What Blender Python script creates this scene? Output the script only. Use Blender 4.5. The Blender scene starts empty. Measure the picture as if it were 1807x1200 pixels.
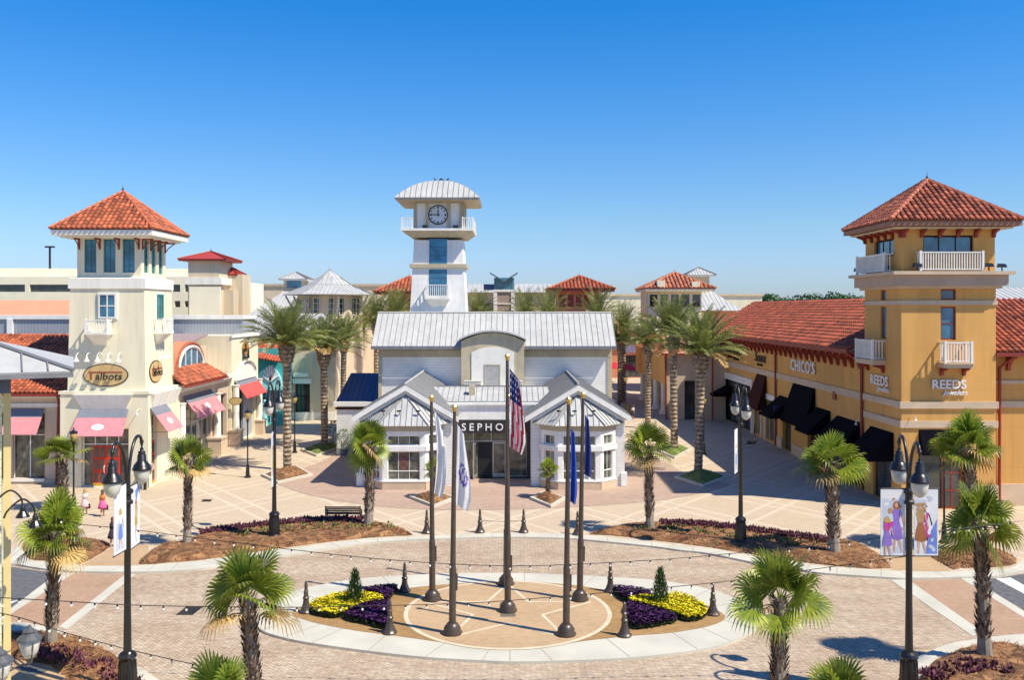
import bpy, bmesh, math, random
from mathutils import Vector, Matrix, geometry
R = math.radians
rnd = random.Random(7)
scene = bpy.context.scene
# ---------------------------------------------------------------- camera
CAMH = 12.0; FPX = 1610.0; VX = 900.0; HY = 547.0        # photo pixels (1807x1200) used to survey the place
cd = bpy.data.cameras.new('camera'); cam = bpy.data.objects.new('camera', cd)
scene.collection.objects.link(cam); scene.camera = cam
cam.location = (0, 0, CAMH); cam.rotation_euler = (R(90), 0, 0)
cd.sensor_width = 36.0; cd.lens = 36.0*FPX/1807.0
cd.shift_x = (903.5-VX)/1807.0; cd.shift_y = -(600.0-HY)/1807.0
cd.clip_start = 0.1; cd.clip_end = 6000
# ---------------------------------------------------------------- world, sun, exposure
SKYK = 0.87; SUN_EL = 53.0; SUN_AZ = Vector((math.cos(R(27)), -math.sin(R(27)), 0))   # horizontal direction towards the sun
w = bpy.data.worlds.new("World"); scene.world = w; w.use_nodes = True
nt = w.node_tree; bg = nt.nodes['Background']
sky = nt.nodes.new('ShaderNodeTexSky'); sky.sky_type = 'NISHITA'; sky.sun_disc = False
sky.sun_elevation = R(SUN_EL); sky.sun_rotation = math.atan2(SUN_AZ.x, SUN_AZ.y)
sky.air_density = 1.0; sky.dust_density = 0.35; sky.ozone_density = 3.0; sky.altitude = 0
hsv = nt.nodes.new('ShaderNodeHueSaturation'); hsv.inputs['Saturation'].default_value = 1.18
nt.links.new(sky.outputs[0], hsv.inputs['Color'])
# deep, clean-air sky: grade the physical sky by elevation (sky colour only)
stc = nt.nodes.new('ShaderNodeTexCoord'); ssp = nt.nodes.new('ShaderNodeSeparateXYZ'); nt.links.new(stc.outputs['Generated'], ssp.inputs[0])
srp = nt.nodes.new('ShaderNodeValToRGB'); srp.color_ramp.interpolation = 'LINEAR'
for k_, (p_, c_) in enumerate(((0.0, (.60, .74, 1.15)), (.048, (.70, .83, 1.18)), (.091, (.74, .90, 1.10)), (.152, (.65, .92, 1.18)), (.239, (.41, .91, 1.28)), (.316, (.19, .88, 1.33)), (.6, (.30, .72, 1.20)))):
    e_ = srp.color_ramp.elements[k_] if k_ < 2 else srp.color_ramp.elements.new(p_)
    e_.position = p_; e_.color = (*[v_/2 for v_ in c_], 1)
smx = nt.nodes.new('ShaderNodeVectorMath'); smx.operation = 'MULTIPLY'; nt.links.new(ssp.outputs[2], srp.inputs[0]); nt.links.new(hsv.outputs[0], smx.inputs[0]); nt.links.new(srp.outputs[0], smx.inputs[1])
ssc = nt.nodes.new('ShaderNodeVectorMath'); ssc.operation = 'SCALE'; ssc.inputs['Scale'].default_value = 2.0; nt.links.new(smx.outputs[0], ssc.inputs[0]); nt.links.new(ssc.outputs[0], bg.inputs[0]); bg.inputs[1].default_value = 0.105*SKYK
sd = bpy.data.lights.new('sun', 'SUN'); sun = bpy.data.objects.new('sun', sd); scene.collection.objects.link(sun)
sd.energy = 4.5; sd.angle = R(0.5); sd.color = (1.0, 0.915, 0.75)
sdir = Vector((SUN_AZ.x*math.cos(R(SUN_EL)), SUN_AZ.y*math.cos(R(SUN_EL)), math.sin(R(SUN_EL))))
sun.rotation_euler = sdir.to_track_quat('Z', 'Y').to_euler(); sun.location = (60, -40, 90)
vs = scene.view_settings; vs.view_transform = 'Standard'; vs.look = 'None'; vs.gamma = 1; vs.exposure = 0.55
try: vs.use_curve_mapping = False
except Exception: pass
scene.cycles.max_bounces = 6
# ---------------------------------------------------------------- survey helpers (photo pixel -> metres)
def G(x, y):
    Y = FPX*CAMH/(y-HY); return ((x-VX)*Y/FPX, Y)
def PX(x, Y): return (x-VX)*Y/FPX
def PZ(y, Y): return CAMH-(y-HY)*Y/FPX
def YB(y): return FPX*CAMH/(y-HY)
# ---------------------------------------------------------------- object helpers
C = scene.collection
ORG = {}
def thing(name, label, cat, loc=(0, 0, 0), rotz=0, group=None):
    o = bpy.data.objects.new(name, None); C.objects.link(o); o.empty_display_size = 0.3
    o.location = loc; o.rotation_euler = (0, 0, rotz); o['label'] = label; o['category'] = cat
    if group: o['group'] = group
    ORG[o.name] = Vector(loc); return o
def tag(o, label, cat, group=None):
    o['label'] = label; o['category'] = cat
    if group: o['group'] = group
    return o
def kids(o): return KID.get(o.name, [])
KID = {}
def dup(root, loc, rotz=0, label=None, scale=None, parent=None):
    def rec(o, par):
        c = o.copy(); C.objects.link(c)
        if par: c.parent = par; KID.setdefault(par.name, []).append(c)
        for k in list(KID.get(o.name, [])): rec(k, c)
        return c
    r = rec(root, parent); r.location = loc; r.rotation_euler = (0, 0, rotz)
    if scale: r.scale = scale if not isinstance(scale, (int, float)) else (scale,)*3
    if label: r['label'] = label
    return r
class Fr:
    """facade frame: a to the right (seen from outside), z up, d outwards"""
    def __init__(s, x, y, ux, uy, z=0):
        l = math.hypot(ux, uy); s.o = Vector((x, y, z)); s.u = Vector((ux/l, uy/l, 0)); s.n = Vector((uy/l, -ux/l, 0))
    def p(s, a, z, d=0): return s.o+s.u*a+Vector((0, 0, z))+s.n*d
class MB:
    def __init__(s): s.v = []; s.f = []; s.mi = []; s.t = []; s.m = 0; s.tint = 0.5
    def V(s, p): s.v.append(tuple(p)); return len(s.v)-1
    def F(s, ids): s.f.append(tuple(ids)); s.mi.append(s.m); s.t.append(s.tint)
    def poly(s, pts): s.F([s.V(p) for p in pts])
    def hexa(s, p):  # 8 points: bottom 0-3 ccw, top 4-7
        i = [s.V(q) for q in p]
        for f in ((3, 2, 1, 0), (4, 5, 6, 7), (0, 1, 5, 4), (1, 2, 6, 5), (2, 3, 7, 6), (3, 0, 4, 7)): s.F([i[k] for k in f])
    def box(s, x0, x1, y0, y1, z0, z1):
        s.hexa([(x0, y0, z0), (x1, y0, z0), (x1, y1, z0), (x0, y1, z0), (x0, y0, z1), (x1, y0, z1), (x1, y1, z1), (x0, y1, z1)])
    def frus(s, cx, cy, z0, z1, a0, b0, a1, b1):
        s.hexa([(cx-a0, cy-b0, z0), (cx+a0, cy-b0, z0), (cx+a0, cy+b0, z0), (cx-a0, cy+b0, z0), (cx-a1, cy-b1, z1), (cx+a1, cy-b1, z1), (cx+a1, cy+b1, z1), (cx-a1, cy+b1, z1)])
    def fbox(s, fr, a0, a1, z0, z1, d0, d1):
        s.hexa([fr.p(a0, z0, d1), fr.p(a1, z0, d1), fr.p(a1, z0, d0), fr.p(a0, z0, d0), fr.p(a0, z1, d1), fr.p(a1, z1, d1), fr.p(a1, z1, d0), fr.p(a0, z1, d0)])
    def prism(s, pts, z0, z1):
        b = [s.V((p[0], p[1], z0)) for p in pts]; t = [s.V((p[0], p[1], z1)) for p in pts]; n = len(pts)
        s.F(b[::-1]); s.F(t)
        for i in range(n): s.F((b[i], b[(i+1) % n], t[(i+1) % n], t[i]))
    def ext(s, pts, vec):     # pts: planar 3d loop, swept along vec
        vec = Vector(vec); b = [s.V(p) for p in pts]; t = [s.V(Vector(p)+vec) for p in pts]; n = len(pts)
        s.F(b[::-1]); s.F(t)
        for i in range(n): s.F((b[i], b[(i+1) % n], t[(i+1) % n], t[i]))
    def tube(s, pts, r, n=6, cap=True):
        pts = [Vector(p) for p in pts]; m = len(pts); rs = r if isinstance(r, (list, tuple)) else [r]*m
        rings = []; ref = None
        for i, p in enumerate(pts):
            d = (pts[min(i+1, m-1)]-pts[max(i-1, 0)]).normalized()
            if ref is None: ref = Vector((0, 0, 1)) if abs(d.z) < .9 else Vector((1, 0, 0))
            a = d.cross(ref).normalized(); b = a.cross(d).normalized(); ref = b
            rings.append([s.V(p+(a*math.cos(2*math.pi*k/n)+b*math.sin(2*math.pi*k/n))*rs[i]) for k in range(n)])
        for i in range(m-1):
            for k in range(n): s.F((rings[i][k], rings[i][(k+1) % n], rings[i+1][(k+1) % n], rings[i+1][k]))
        if cap: s.F(rings[0][::-1]); s.F(rings[-1])
    def lathe(s, prof, c=(0, 0, 0), n=12, jit=0):
        rings = []
        for r, z in prof: rings.append([s.V((c[0]+r*math.cos(2*math.pi*k/n), c[1]+r*math.sin(2*math.pi*k/n), c[2]+z)) for k in range(n)])
        for i in range(len(prof)-1):
            for k in range(n): s.F((rings[i][k], rings[i][(k+1) % n], rings[i+1][(k+1) % n], rings[i+1][k]))
        if prof[0][0] > 1e-4: s.F(rings[0][::-1])
        if prof[-1][0] > 1e-4: s.F(rings[-1])
    def ball(s, c, r, n=8, m=5, sz=1):
        s.lathe([(max(r*math.sin(math.pi*i/m), 1e-5), -r*sz*math.cos(math.pi*i/m)) for i in range(m+1)], c, n)
    def build(s, name, mats, parent=None, smooth=False, kind=None, label=None):
        off = ORG.get(parent.name, Vector((0, 0, 0))) if parent else Vector((0, 0, 0))
        me = bpy.data.meshes.new(name); me.from_pydata([(a-off.x, b-off.y, c-off.z) for a, b, c in s.v], [], s.f)
        if not isinstance(mats, (list, tuple)): mats = [mats]
        for m in mats: me.materials.append(m)
        if len(mats) > 1: me.polygons.foreach_set('material_index', s.mi)
        at = me.attributes.new('tint', 'FLOAT', 'FACE'); at.data.foreach_set('value', s.t)
        if smooth: me.polygons.foreach_set('use_smooth', [True]*len(me.polygons))
        me.update()
        o = bpy.data.objects.new(name, me); C.objects.link(o)
        if parent: o.parent = parent; KID.setdefault(parent.name, []).append(o)
        if kind: o['kind'] = kind
        if label: o['label'] = label
        ORG[o.name] = off
        return o
def build_split(m, name, mt, parent):
    """every loose piece of m becomes a part of its own"""
    par = list(range(len(m.v)))
    def fd(i):
        while par[i] != i: par[i] = par[par[i]]; i = par[i]
        return i
    for f in m.f:
        for k in f[1:]: par[fd(k)] = fd(f[0])
    gr = {}
    for i, f in enumerate(m.f): gr.setdefault(fd(f[0]), []).append(i)
    for ids in gr.values():
        q = MB(); mp = {}
        for i in ids:
            for k in m.f[i]:
                if k not in mp: mp[k] = q.V(m.v[k])
            q.m = m.mi[i]; q.tint = m.t[i]; q.F([mp[k] for k in m.f[i]])
        q.build(name, mt, parent)
# ---------------------------------------------------------------- materials
MT = {}
def score_lines(m, pz, ph, k=.86, w_=.03):
    """thin control joints scored in the render"""
    n, L, b = nodes(m); tc = n.nodes.new('ShaderNodeTexCoord'); sp = n.nodes.new('ShaderNodeSeparateXYZ'); L.new(tc.outputs['Object'], sp.inputs[0])
    a = math_n(n, 'LESS_THAN', math_n(n, 'FRACT', math_n(n, 'DIVIDE', sp.outputs[2], pz)), w_/pz)
    c = math_n(n, 'LESS_THAN', math_n(n, 'FRACT', math_n(n, 'DIVIDE', math_n(n, 'ADD', sp.outputs[0], sp.outputs[1]), ph)), w_/ph)
    g = math_n(n, 'MAXIMUM', a, c); s = n.nodes.new('ShaderNodeVectorMath'); s.operation = 'SCALE'; L.new(b.inputs['Base Color'].links[0].from_socket, s.inputs[0]); L.new(math_n(n, 'SUBTRACT', 1.0, math_n(n, 'MULTIPLY', g, 1-k)), s.inputs['Scale']); L.new(s.outputs[0], b.inputs['Base Color'])
def weather(m, k=.22, sc=.9):
    """soft rain streaks and grime blotches on a wall paint"""
    n, L, b = nodes(m); tc = n.nodes.new('ShaderNodeTexCoord'); mp = n.nodes.new('ShaderNodeMapping'); mp.inputs['Scale'].default_value = (2.2, 2.2, .22); L.new(tc.outputs['Object'], mp.inputs[0])
    no = n.nodes.new('ShaderNodeTexNoise'); no.inputs['Scale'].default_value = sc; no.inputs['Detail'].default_value = 8; no.inputs['Roughness'].default_value = .7; L.new(mp.outputs[0], no.inputs['Vector'])
    mr = n.nodes.new('ShaderNodeMapRange'); mr.inputs[1].default_value = .45; mr.inputs[2].default_value = .8; mr.inputs[3].default_value = 1; mr.inputs[4].default_value = 1-k; L.new(no.outputs['Fac'], mr.inputs[0])
    s = n.nodes.new('ShaderNodeVectorMath'); s.operation = 'SCALE'; L.new(b.inputs['Base Color'].links[0].from_socket, s.inputs[0]); L.new(mr.outputs[0], s.inputs['Scale']); L.new(s.outputs[0], b.inputs['Base Color'])
def mat(name, col, rough=.7, var=.08, vs=3.0, bump=0.0, bs=40.0, metal=0.0, tint=0.0, spec=.5, col2=None, streak=False, **kw):
    if name in MT: return MT[name]
    m = bpy.data.materials.new(name); m.use_nodes = True; n = m.node_tree; L = n.links; b = n.nodes['Principled BSDF']
    b.inputs['Roughness'].default_value = rough; b.inputs['Metallic'].default_value = metal
    b.inputs['Specular IOR Level'].default_value = spec
    tc = n.nodes.new('ShaderNodeTexCoord')
    c0 = (*col, 1); c = n.nodes.new('ShaderNodeMixRGB'); c.blend_type = 'MIX'
    k = col2 if col2 else tuple(x*(1-var*2) for x in col)
    c.inputs[1].default_value = (*k, 1); c.inputs[2].default_value = c0 if col2 else (*[min(1, x*(1+var)) for x in col], 1)
    no = n.nodes.new('ShaderNodeTexNoise'); no.inputs['Scale'].default_value = vs; no.inputs['Detail'].default_value = 5
    mp = n.nodes.new('ShaderNodeMapping')
    if streak: mp.inputs['Scale'].default_value = (1, 1, .15)
    L.new(tc.outputs['Object'], mp.inputs[0]); L.new(mp.outputs[0], no.inputs['Vector'])
    rp = n.nodes.new('ShaderNodeValToRGB'); rp.color_ramp.elements[0].position = .32; rp.color_ramp.elements[1].position = .68
    L.new(no.outputs['Fac'], rp.inputs[0]); L.new(rp.outputs[0], c.inputs[0])
    out = c.outputs[0]
    if tint:
        at = n.nodes.new('ShaderNodeAttribute'); at.attribute_name = 'tint'
        mr = n.nodes.new('ShaderNodeMapRange'); mr.inputs[3].default_value = 1-tint; mr.inputs[4].default_value = 1+tint
        L.new(at.outputs['Fac'], mr.inputs[0])
        mu = n.nodes.new('ShaderNodeVectorMath'); mu.operation = 'SCALE'; L.new(out, mu.inputs[0]); L.new(mr.outputs[0], mu.inputs['Scale']); out = mu.outputs[0]
    L.new(out, b.inputs['Base Color'])
    if bump:
        n2 = n.nodes.new('ShaderNodeTexNoise'); n2.inputs['Scale'].default_value = bs; n2.inputs['Detail'].default_value = 3
        L.new(tc.outputs['Object'], n2.inputs['Vector'])
        bm = n.nodes.new('ShaderNodeBump'); bm.inputs['Strength'].default_value = bump; bm.inputs['Distance'].default_value = .03
        L.new(n2.outputs['Fac'], bm.inputs['Height']); L.new(bm.outputs[0], b.inputs['Normal'])
    for kk, v in kw.items(): b.inputs[kk.replace('_', ' ')].default_value = v
    m['outn'] = ''; MT[name] = m; return m
def nodes(m): return m.node_tree, m.node_tree.links, m.node_tree.nodes['Principled BSDF']
def math_n(n, op, a, b=None, c=None):
    x = n.nodes.new('ShaderNodeMath'); x.operation = op
    for i, v in enumerate((a, b, c)):
        if v is None: continue
        if isinstance(v, (int, float)): x.inputs[i].default_value = v
        else: n.links.new(v, x.inputs[i])
    return x.outputs[0]
def lines_mat(name, col, linecol, axis, period, width, rough=.6, bumpd=.012, var=.04, streak=False):
    """lap siding / corrugation: a groove every period along one axis"""
    if name in MT: return MT[name]
    m = mat(name, col, rough, var, 1.5, streak=streak); n, L, b = nodes(m)
    tc = n.nodes.new('ShaderNodeTexCoord'); sp = n.nodes.new('ShaderNodeSeparateXYZ'); L.new(tc.outputs['Object'], sp.inputs[0])
    src = sp.outputs[axis] if isinstance(axis, int) else math_n(n, 'ADD', sp.outputs[0], sp.outputs[1])
    fr = math_n(n, 'FRACT', math_n(n, 'DIVIDE', src, period))
    ln = math_n(n, 'LESS_THAN', fr, width/period)
    mx = n.nodes.new('ShaderNodeMixRGB'); L.new(ln, mx.inputs[0]); L.new(b.inputs['Base Color'].links[0].from_socket, mx.inputs[1]); mx.inputs[2].default_value = (*linecol, 1)
    L.new(mx.outputs[0], b.inputs['Base Color'])
    bm = n.nodes.new('ShaderNodeBump'); bm.inputs['Distance'].default_value = bumpd; L.new(fr, bm.inputs['Height']); L.new(bm.outputs[0], b.inputs['Normal'])
    return m
def brick_mat(name, c1, c2, mortar, sc, w=.5, h=.25, msize=.02, var=.3, rot=0, big=.35, bigcol=None, rough=.85):
    if name in MT: return MT[name]
    m = mat(name, c1, rough, 0.05, .4); n, L, b = nodes(m)
    tc = n.nodes.new('ShaderNodeTexCoord'); mp = n.nodes.new('ShaderNodeMapping'); mp.inputs['Rotation'].default_value = (0, 0, R(rot))
    L.new(tc.outputs['Object'], mp.inputs[0])
    br = n.nodes.new('ShaderNodeTexBrick'); br.inputs['Scale'].default_value = sc; br.inputs['Brick Width'].default_value = w; br.inputs['Row Height'].default_value = h
    br.inputs['Mortar Size'].default_value = msize; br.inputs['Color1'].default_value = (*c1, 1); br.inputs['Color2'].default_value = (*c2, 1); br.inputs['Mortar'].default_value = (*mortar, 1)
    L.new(mp.outputs[0], br.inputs['Vector'])
    no = n.nodes.new('ShaderNodeTexNoise'); no.inputs['Scale'].default_value = .22; no.inputs['Detail'].default_value = 6; no.inputs['Roughness'].default_value = .65
    mp2 = n.nodes.new('ShaderNodeMapping'); mp2.inputs['Scale'].default_value = (1, 2.2, 1); L.new(tc.outputs['Object'], mp2.inputs[0]); L.new(mp2.outputs[0], no.inputs['Vector'])
    rp = n.nodes.new('ShaderNodeValToRGB'); rp.color_ramp.elements[0].position = .4; rp.color_ramp.elements[1].position = .66; L.new(no.outputs['Fac'], rp.inputs[0])
    mx = n.nodes.new('ShaderNodeMixRGB'); mx.blend_type = 'MULTIPLY'; L.new(math_n(n, 'MULTIPLY', rp.outputs[0], big), mx.inputs[0]); L.new(br.outputs['Color'], mx.inputs[1])
    mx.inputs[2].default_value = (*(bigcol or (.6, .52, .48)), 1)
    n3 = n.nodes.new('ShaderNodeTexNoise'); n3.inputs['Scale'].default_value = 3.0; n3.inputs['Detail'].default_value = 4
    mp3 = n.nodes.new('ShaderNodeMapping'); mp3.inputs['Scale'].default_value = (1, 2.5, 1); L.new(tc.outputs['Object'], mp3.inputs[0]); L.new(mp3.outputs[0], n3.inputs['Vector'])
    mr = n.nodes.new('ShaderNodeMapRange'); mr.inputs[1].default_value = .3; mr.inputs[2].default_value = .7; mr.inputs[3].default_value = 1-var; mr.inputs[4].default_value = 1+var*.5; L.new(n3.outputs['Fac'], mr.inputs[0])
    sc_ = n.nodes.new('ShaderNodeVectorMath'); sc_.operation = 'SCALE'; L.new(mx.outputs[0], sc_.inputs[0]); L.new(mr.outputs[0], sc_.inputs['Scale'])
    L.new(sc_.outputs[0], b.inputs['Base Color'])
    bm = n.nodes.new('ShaderNodeBump'); bm.inputs['Strength'].default_value = .25; bm.inputs['Distance'].default_value = .01; L.new(br.outputs['Fac'], bm.inputs['Height']); bm.invert = True; L.new(bm.outputs[0], b.inputs['Normal'])
    return m
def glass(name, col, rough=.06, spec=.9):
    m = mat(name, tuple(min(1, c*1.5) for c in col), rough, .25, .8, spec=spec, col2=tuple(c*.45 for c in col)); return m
def leafmat(name, col, col2):
    if name in MT: return MT[name]
    m = mat(name, col, .42, .2, 2.5, tint=.45, col2=col2); n, L, b = nodes(m)
    tr = n.nodes.new('ShaderNodeBsdfTranslucent'); L.new(b.inputs['Base Color'].links[0].from_socket, tr.inputs['Color'])
    mx = n.nodes.new('ShaderNodeMixShader'); mx.inputs[0].default_value = .38
    o = n.nodes['Material Output']; L.new(b.outputs[0], mx.inputs[1]); L.new(tr.outputs[0], mx.inputs[2]); L.new(mx.outputs[0], o.inputs[0]); return m
M_cream = mat('cream_stucco', (.83, .76, .55), .85, .035, .6, .15, 60, streak=True)
M_creamw = mat('white_stucco', (.86, .82, .73), .85, .03, .8, .1, 60, streak=True)
M_beige = mat('beige_stucco', (.66, .55, .39), .85, .04, .5, .15, 60, streak=True)
M_pinkb = mat('rose_beige_stucco', (.64, .50, .38), .85, .04, .6, .12, 60)
M_terra = mat('terracotta_stucco', (.62, .24, .12), .85, .05, .8, .1, 60)
M_ochre = mat('ochre_stucco', (.69, .37, .105), .85, .06, .35, .2, 50, streak=True)
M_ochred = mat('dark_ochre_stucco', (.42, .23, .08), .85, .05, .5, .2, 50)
M_tanstone = mat('tan_limestone', (.60, .46, .32), .85, .05, 1.2, .12, 40)
M_tile = mat('clay_tile', (.45, .135, .055), .6, .12, 2.5, tint=.5, col2=(.38, .09, .04))
M_tile2 = mat('dark_clay_tile', (.34, .085, .05), .55, .12, 2.0, tint=.55, col2=(.26, .06, .04))
M_tilerow = mat('weathered_red_tile', (.40, .10, .04), .65, .15, 1.2, tint=.5, col2=(.33, .075, .035))
M_tilebase = mat('tile_underlay', (.22, .055, .03), .8, .1)
M_redwood = mat('oxblood_trim', (.27, .035, .02), .5, .1, 2)
M_white = mat('white_paint', (.86, .84, .79), .5, .03, 2)
M_offw = mat('offwhite_paint', (.80, .77, .70), .55, .04, 1.5)
M_tan = mat('khaki_trim', (.52, .44, .30), .6, .05, 1.5)
M_metal = mat('pale_metal_roof', (.50, .50, .48), .5, .05, .7, metal=0)
M_metal2 = mat('grey_metal_roof', (.47, .465, .45), .5, .06, .7, metal=0)
M_seam = mat('roof_seam', (.21, .21, .215), .5, .05, 1, metal=0)
M_skymetal = mat('sky_tinted_metal', (.045, .11, .25), .35, .06, .7, metal=.2)  # blue base colour imitates sky reflection and shade on the metal
M_siding = lines_mat('white_lap_siding', (.85, .835, .79), (.58, .58, .56), 2, .22, .022, .5)
M_ysiding = lines_mat('yellow_lap_siding', (.80, .78, .50), (.33, .32, .2), 2, .21, .018, .55)
M_ytrim = mat('yellow_trim', (.72, .56, .24), .55, .05, 2)
M_corr = lines_mat('grey_ribbed_cladding', (.36, .38, .42), (.27, .29, .33), 'xy', .3, .07, .5)
M_gblue = glass('blue_glass', (.05, .17, .27)); M_gdark = glass('dark_glass', (.045, .05, .05)); M_gteal = glass('teal_glass', (.03, .16, .2))
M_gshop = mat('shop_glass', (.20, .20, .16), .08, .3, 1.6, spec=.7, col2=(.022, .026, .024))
M_tealf = mat('teal_frame', (.03, .22, .22), .5, .05)
M_black = mat('black_iron', (.013, .012, .013), .34, .15, 3, spec=.6)
M_bronze = mat('bronze_iron', (.07, .05, .038), .38, .15, 3, spec=.6)
M_navy = mat('navy_canvas', (.004, .004, .008), 1, .1, 3, spec=.1)
M_brown = mat('brown_canvas', (.06, .022, .018), 1, .1, 3, spec=.1)
M_pink = mat('rose_canvas', (.66, .25, .27), .8, .05, 2); M_red = mat('coral_canvas', (.66, .09, .08), .8, .05, 2)
M_greyc = mat('slate_canvas', (.20, .21, .25), .8, .05, 2)
M_reddoor = mat('red_door_paint', (.55, .035, .015), .4, .08, 2)
M_brass = mat('brass', (.75, .5, .13), .3, .05, metal=.8)
M_dark = mat('dark_fascia', (.028, .024, .026), .5, .1, 2)
M_green = mat('green_canvas', (.01, .25, .14), .7, .1)
M_teal = mat('teal_stucco', (.05, .42, .42), .8, .06, 1); M_aqua = mat('aqua_stucco', (.28, .66, .68), .8, .05, 1)
M_conc = mat('pale_concrete', (.60, .56, .48), .85, .05, .8, .1, 30)
M_kerb = mat('kerb_concrete', (.54, .515, .43), .85, .06, .6, .1, 30)
M_asph = mat('asphalt', (.12, .122, .13), .9, .12, 4, .3, 60)
M_paint = mat('road_paint', (.75, .75, .73), .7, .1, 5)
M_mulch = mat('pine_straw_mulch', (.28, .15, .065), .95, .4, 2.2, .9, 22, tint=.6, col2=(.155, .06, .022))
M_grass = mat('lawn', (.18, .20, .05), .9, .3, 6, .6, 40, tint=.4, col2=(.08, .15, .02))
M_globe = mat('frosted_globe', (.62, .60, .52), .25, .1, 6); M_amber = mat('amber_globe', (.62, .43, .13), .25, .15, 6)
M_skin = mat('skin', (.62, .36, .24), .6, .05)
M_gfoil = leafmat('fan_palm_leaf', (.30, .34, .035), (.11, .18, .02))
M_ydry = mat('dry_palm_leaf', (.42, .27, .09), .7, .2, 5, tint=.4)
M_dfoil = leafmat('date_palm_leaf', (.30, .31, .09), (.15, .19, .05))
M_trunk = mat('palm_bark', (.21, .14, .095), .9, .3, 6, .6, 20, tint=.6)
M_dtrunk = mat('date_palm_bark', (.30, .225, .155), .9, .25, 5, .6, 20, tint=.75)
M_gtrunk = mat('smooth_grey_bark', (.30, .25, .19), .9, .15, 4, .4, 20)
M_terraw = mat('salmon_wall', (.70, .30, .17), .85, .04, .5)

M_gar = mat('pale_yellow_precast', (.92, .84, .62), .85, .03, .5)
score_lines(M_ochre, 2.4, 3.1); score_lines(M_cream, 3.3, 4.7, .93)
for q_ in (M_cream, M_creamw, M_ochre, M_beige, M_pinkb, M_white, M_metal, M_metal2, M_tan): weather(q_, .22)
for q_ in (M_tilerow, M_tile): weather(q_, .25, .5)
# ---------------------------------------------------------------- building parts
def facade(mb, fr, W, H, ops=(), dep=.22, a0=0, z0=0):
    """wall skin with real openings; ops = (a0,a1,z0,z1)"""
    us = sorted({a0, W}|{o[0] for o in ops}|{o[1] for o in ops}); zs = sorted({z0, H}|{o[2] for o in ops}|{o[3] for o in ops})
    for i in range(len(us)-1):
        for j in range(len(zs)-1):
            ca, cz = (us[i]+us[i+1])/2, (zs[j]+zs[j+1])/2
            if any(o[0] < ca < o[1] and o[2] < cz < o[3] for o in ops): continue
            mb.poly([fr.p(us[i], zs[j]), fr.p(us[i+1], zs[j]), fr.p(us[i+1], zs[j+1]), fr.p(us[i], zs[j+1])])
    for a, b, c, d in ops:
        for q in (((a, c), (a, d)), ((a, d), (b, d)), ((b, d), (b, c)), ((b, c), (a, c))):
            (p, r), (s, t) = q; mb.poly([fr.p(p, r), fr.p(s, t), fr.p(s, t, -dep), fr.p(p, r, -dep)])
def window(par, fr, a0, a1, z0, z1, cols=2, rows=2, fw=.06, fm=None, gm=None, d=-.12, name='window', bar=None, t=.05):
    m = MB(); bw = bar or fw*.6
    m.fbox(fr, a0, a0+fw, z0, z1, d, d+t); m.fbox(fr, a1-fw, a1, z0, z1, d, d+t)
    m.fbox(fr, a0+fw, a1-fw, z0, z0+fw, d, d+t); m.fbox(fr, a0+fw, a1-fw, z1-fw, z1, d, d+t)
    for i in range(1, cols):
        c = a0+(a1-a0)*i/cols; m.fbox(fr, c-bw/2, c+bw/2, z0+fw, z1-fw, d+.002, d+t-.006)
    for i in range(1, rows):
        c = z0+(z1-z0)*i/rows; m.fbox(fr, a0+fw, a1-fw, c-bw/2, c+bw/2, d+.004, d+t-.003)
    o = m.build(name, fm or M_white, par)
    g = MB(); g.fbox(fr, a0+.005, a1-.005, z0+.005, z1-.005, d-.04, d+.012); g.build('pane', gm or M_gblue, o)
    return o
def awning(par, fr, a0, a1, zt, zb, p, mats, split=None, val=.0, fl=0, oval=None):
    m = MB(); th = .04
    def strip(t0, t1, mi):
        m.m = mi
        def q(a, t, o): return fr.p(a, zt+(zb-zt)*t+o, p*t+.03)
        A0, A1 = a0-fl*t0, a1+fl*t0; B0, B1 = a0-fl*t1, a1+fl*t1
        m.hexa([q(B0, t1, -th), q(B1, t1, -th), q(A1, t0, -th), q(A0, t0, -th), q(B0, t1, 0), q(B1, t1, 0), q(A1, t0, 0), q(A0, t0, 0)])
    if split: strip(0, split, 1); strip(split, 1, 0)
    else: strip(0, 1, 0)
    m.m = 0
    for a in (a0-fl, a1+fl):
        aa = a0 if a < a0+1e-6 else a1
        if val: m.poly([fr.p(a, zb, p+.03), fr.p(a, zb-val, p+.03), fr.p(aa, zb-val, .03), fr.p(aa, zt, .03)])
    if val: m.fbox(fr, a0-fl, a1+fl, zb-val, zb-th, p, p+.03)
    o = m.build('awning', mats, par)
    if oval:
        ca, t, ra, rt = oval; k = MB(); nrm = Vector((0, 0, 0)); pts = []
        L = math.hypot(p, zt-zb); nn = (fr.n*((zt-zb)/L)+Vector((0, 0, p/L)))*.012
        for i in range(20):
            an = 2*math.pi*i/20; tt = t+rt*math.sin(an); pts.append(fr.p(ca+ra*math.cos(an), zt+(zb-zt)*tt, p*tt+.03)+nn)
        k.ext(pts, nn*.5); k.build('emblem', M_white, o)
    # slim arms
    k = MB()
    for a in (a0+.05, a1-.05): k = MB(); k.tube([fr.p(a, zb-.05, .02), fr.p(a, zb-.03, p)], .018, 5); k.build('awning_arm', M_black, o)
    return o
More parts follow.
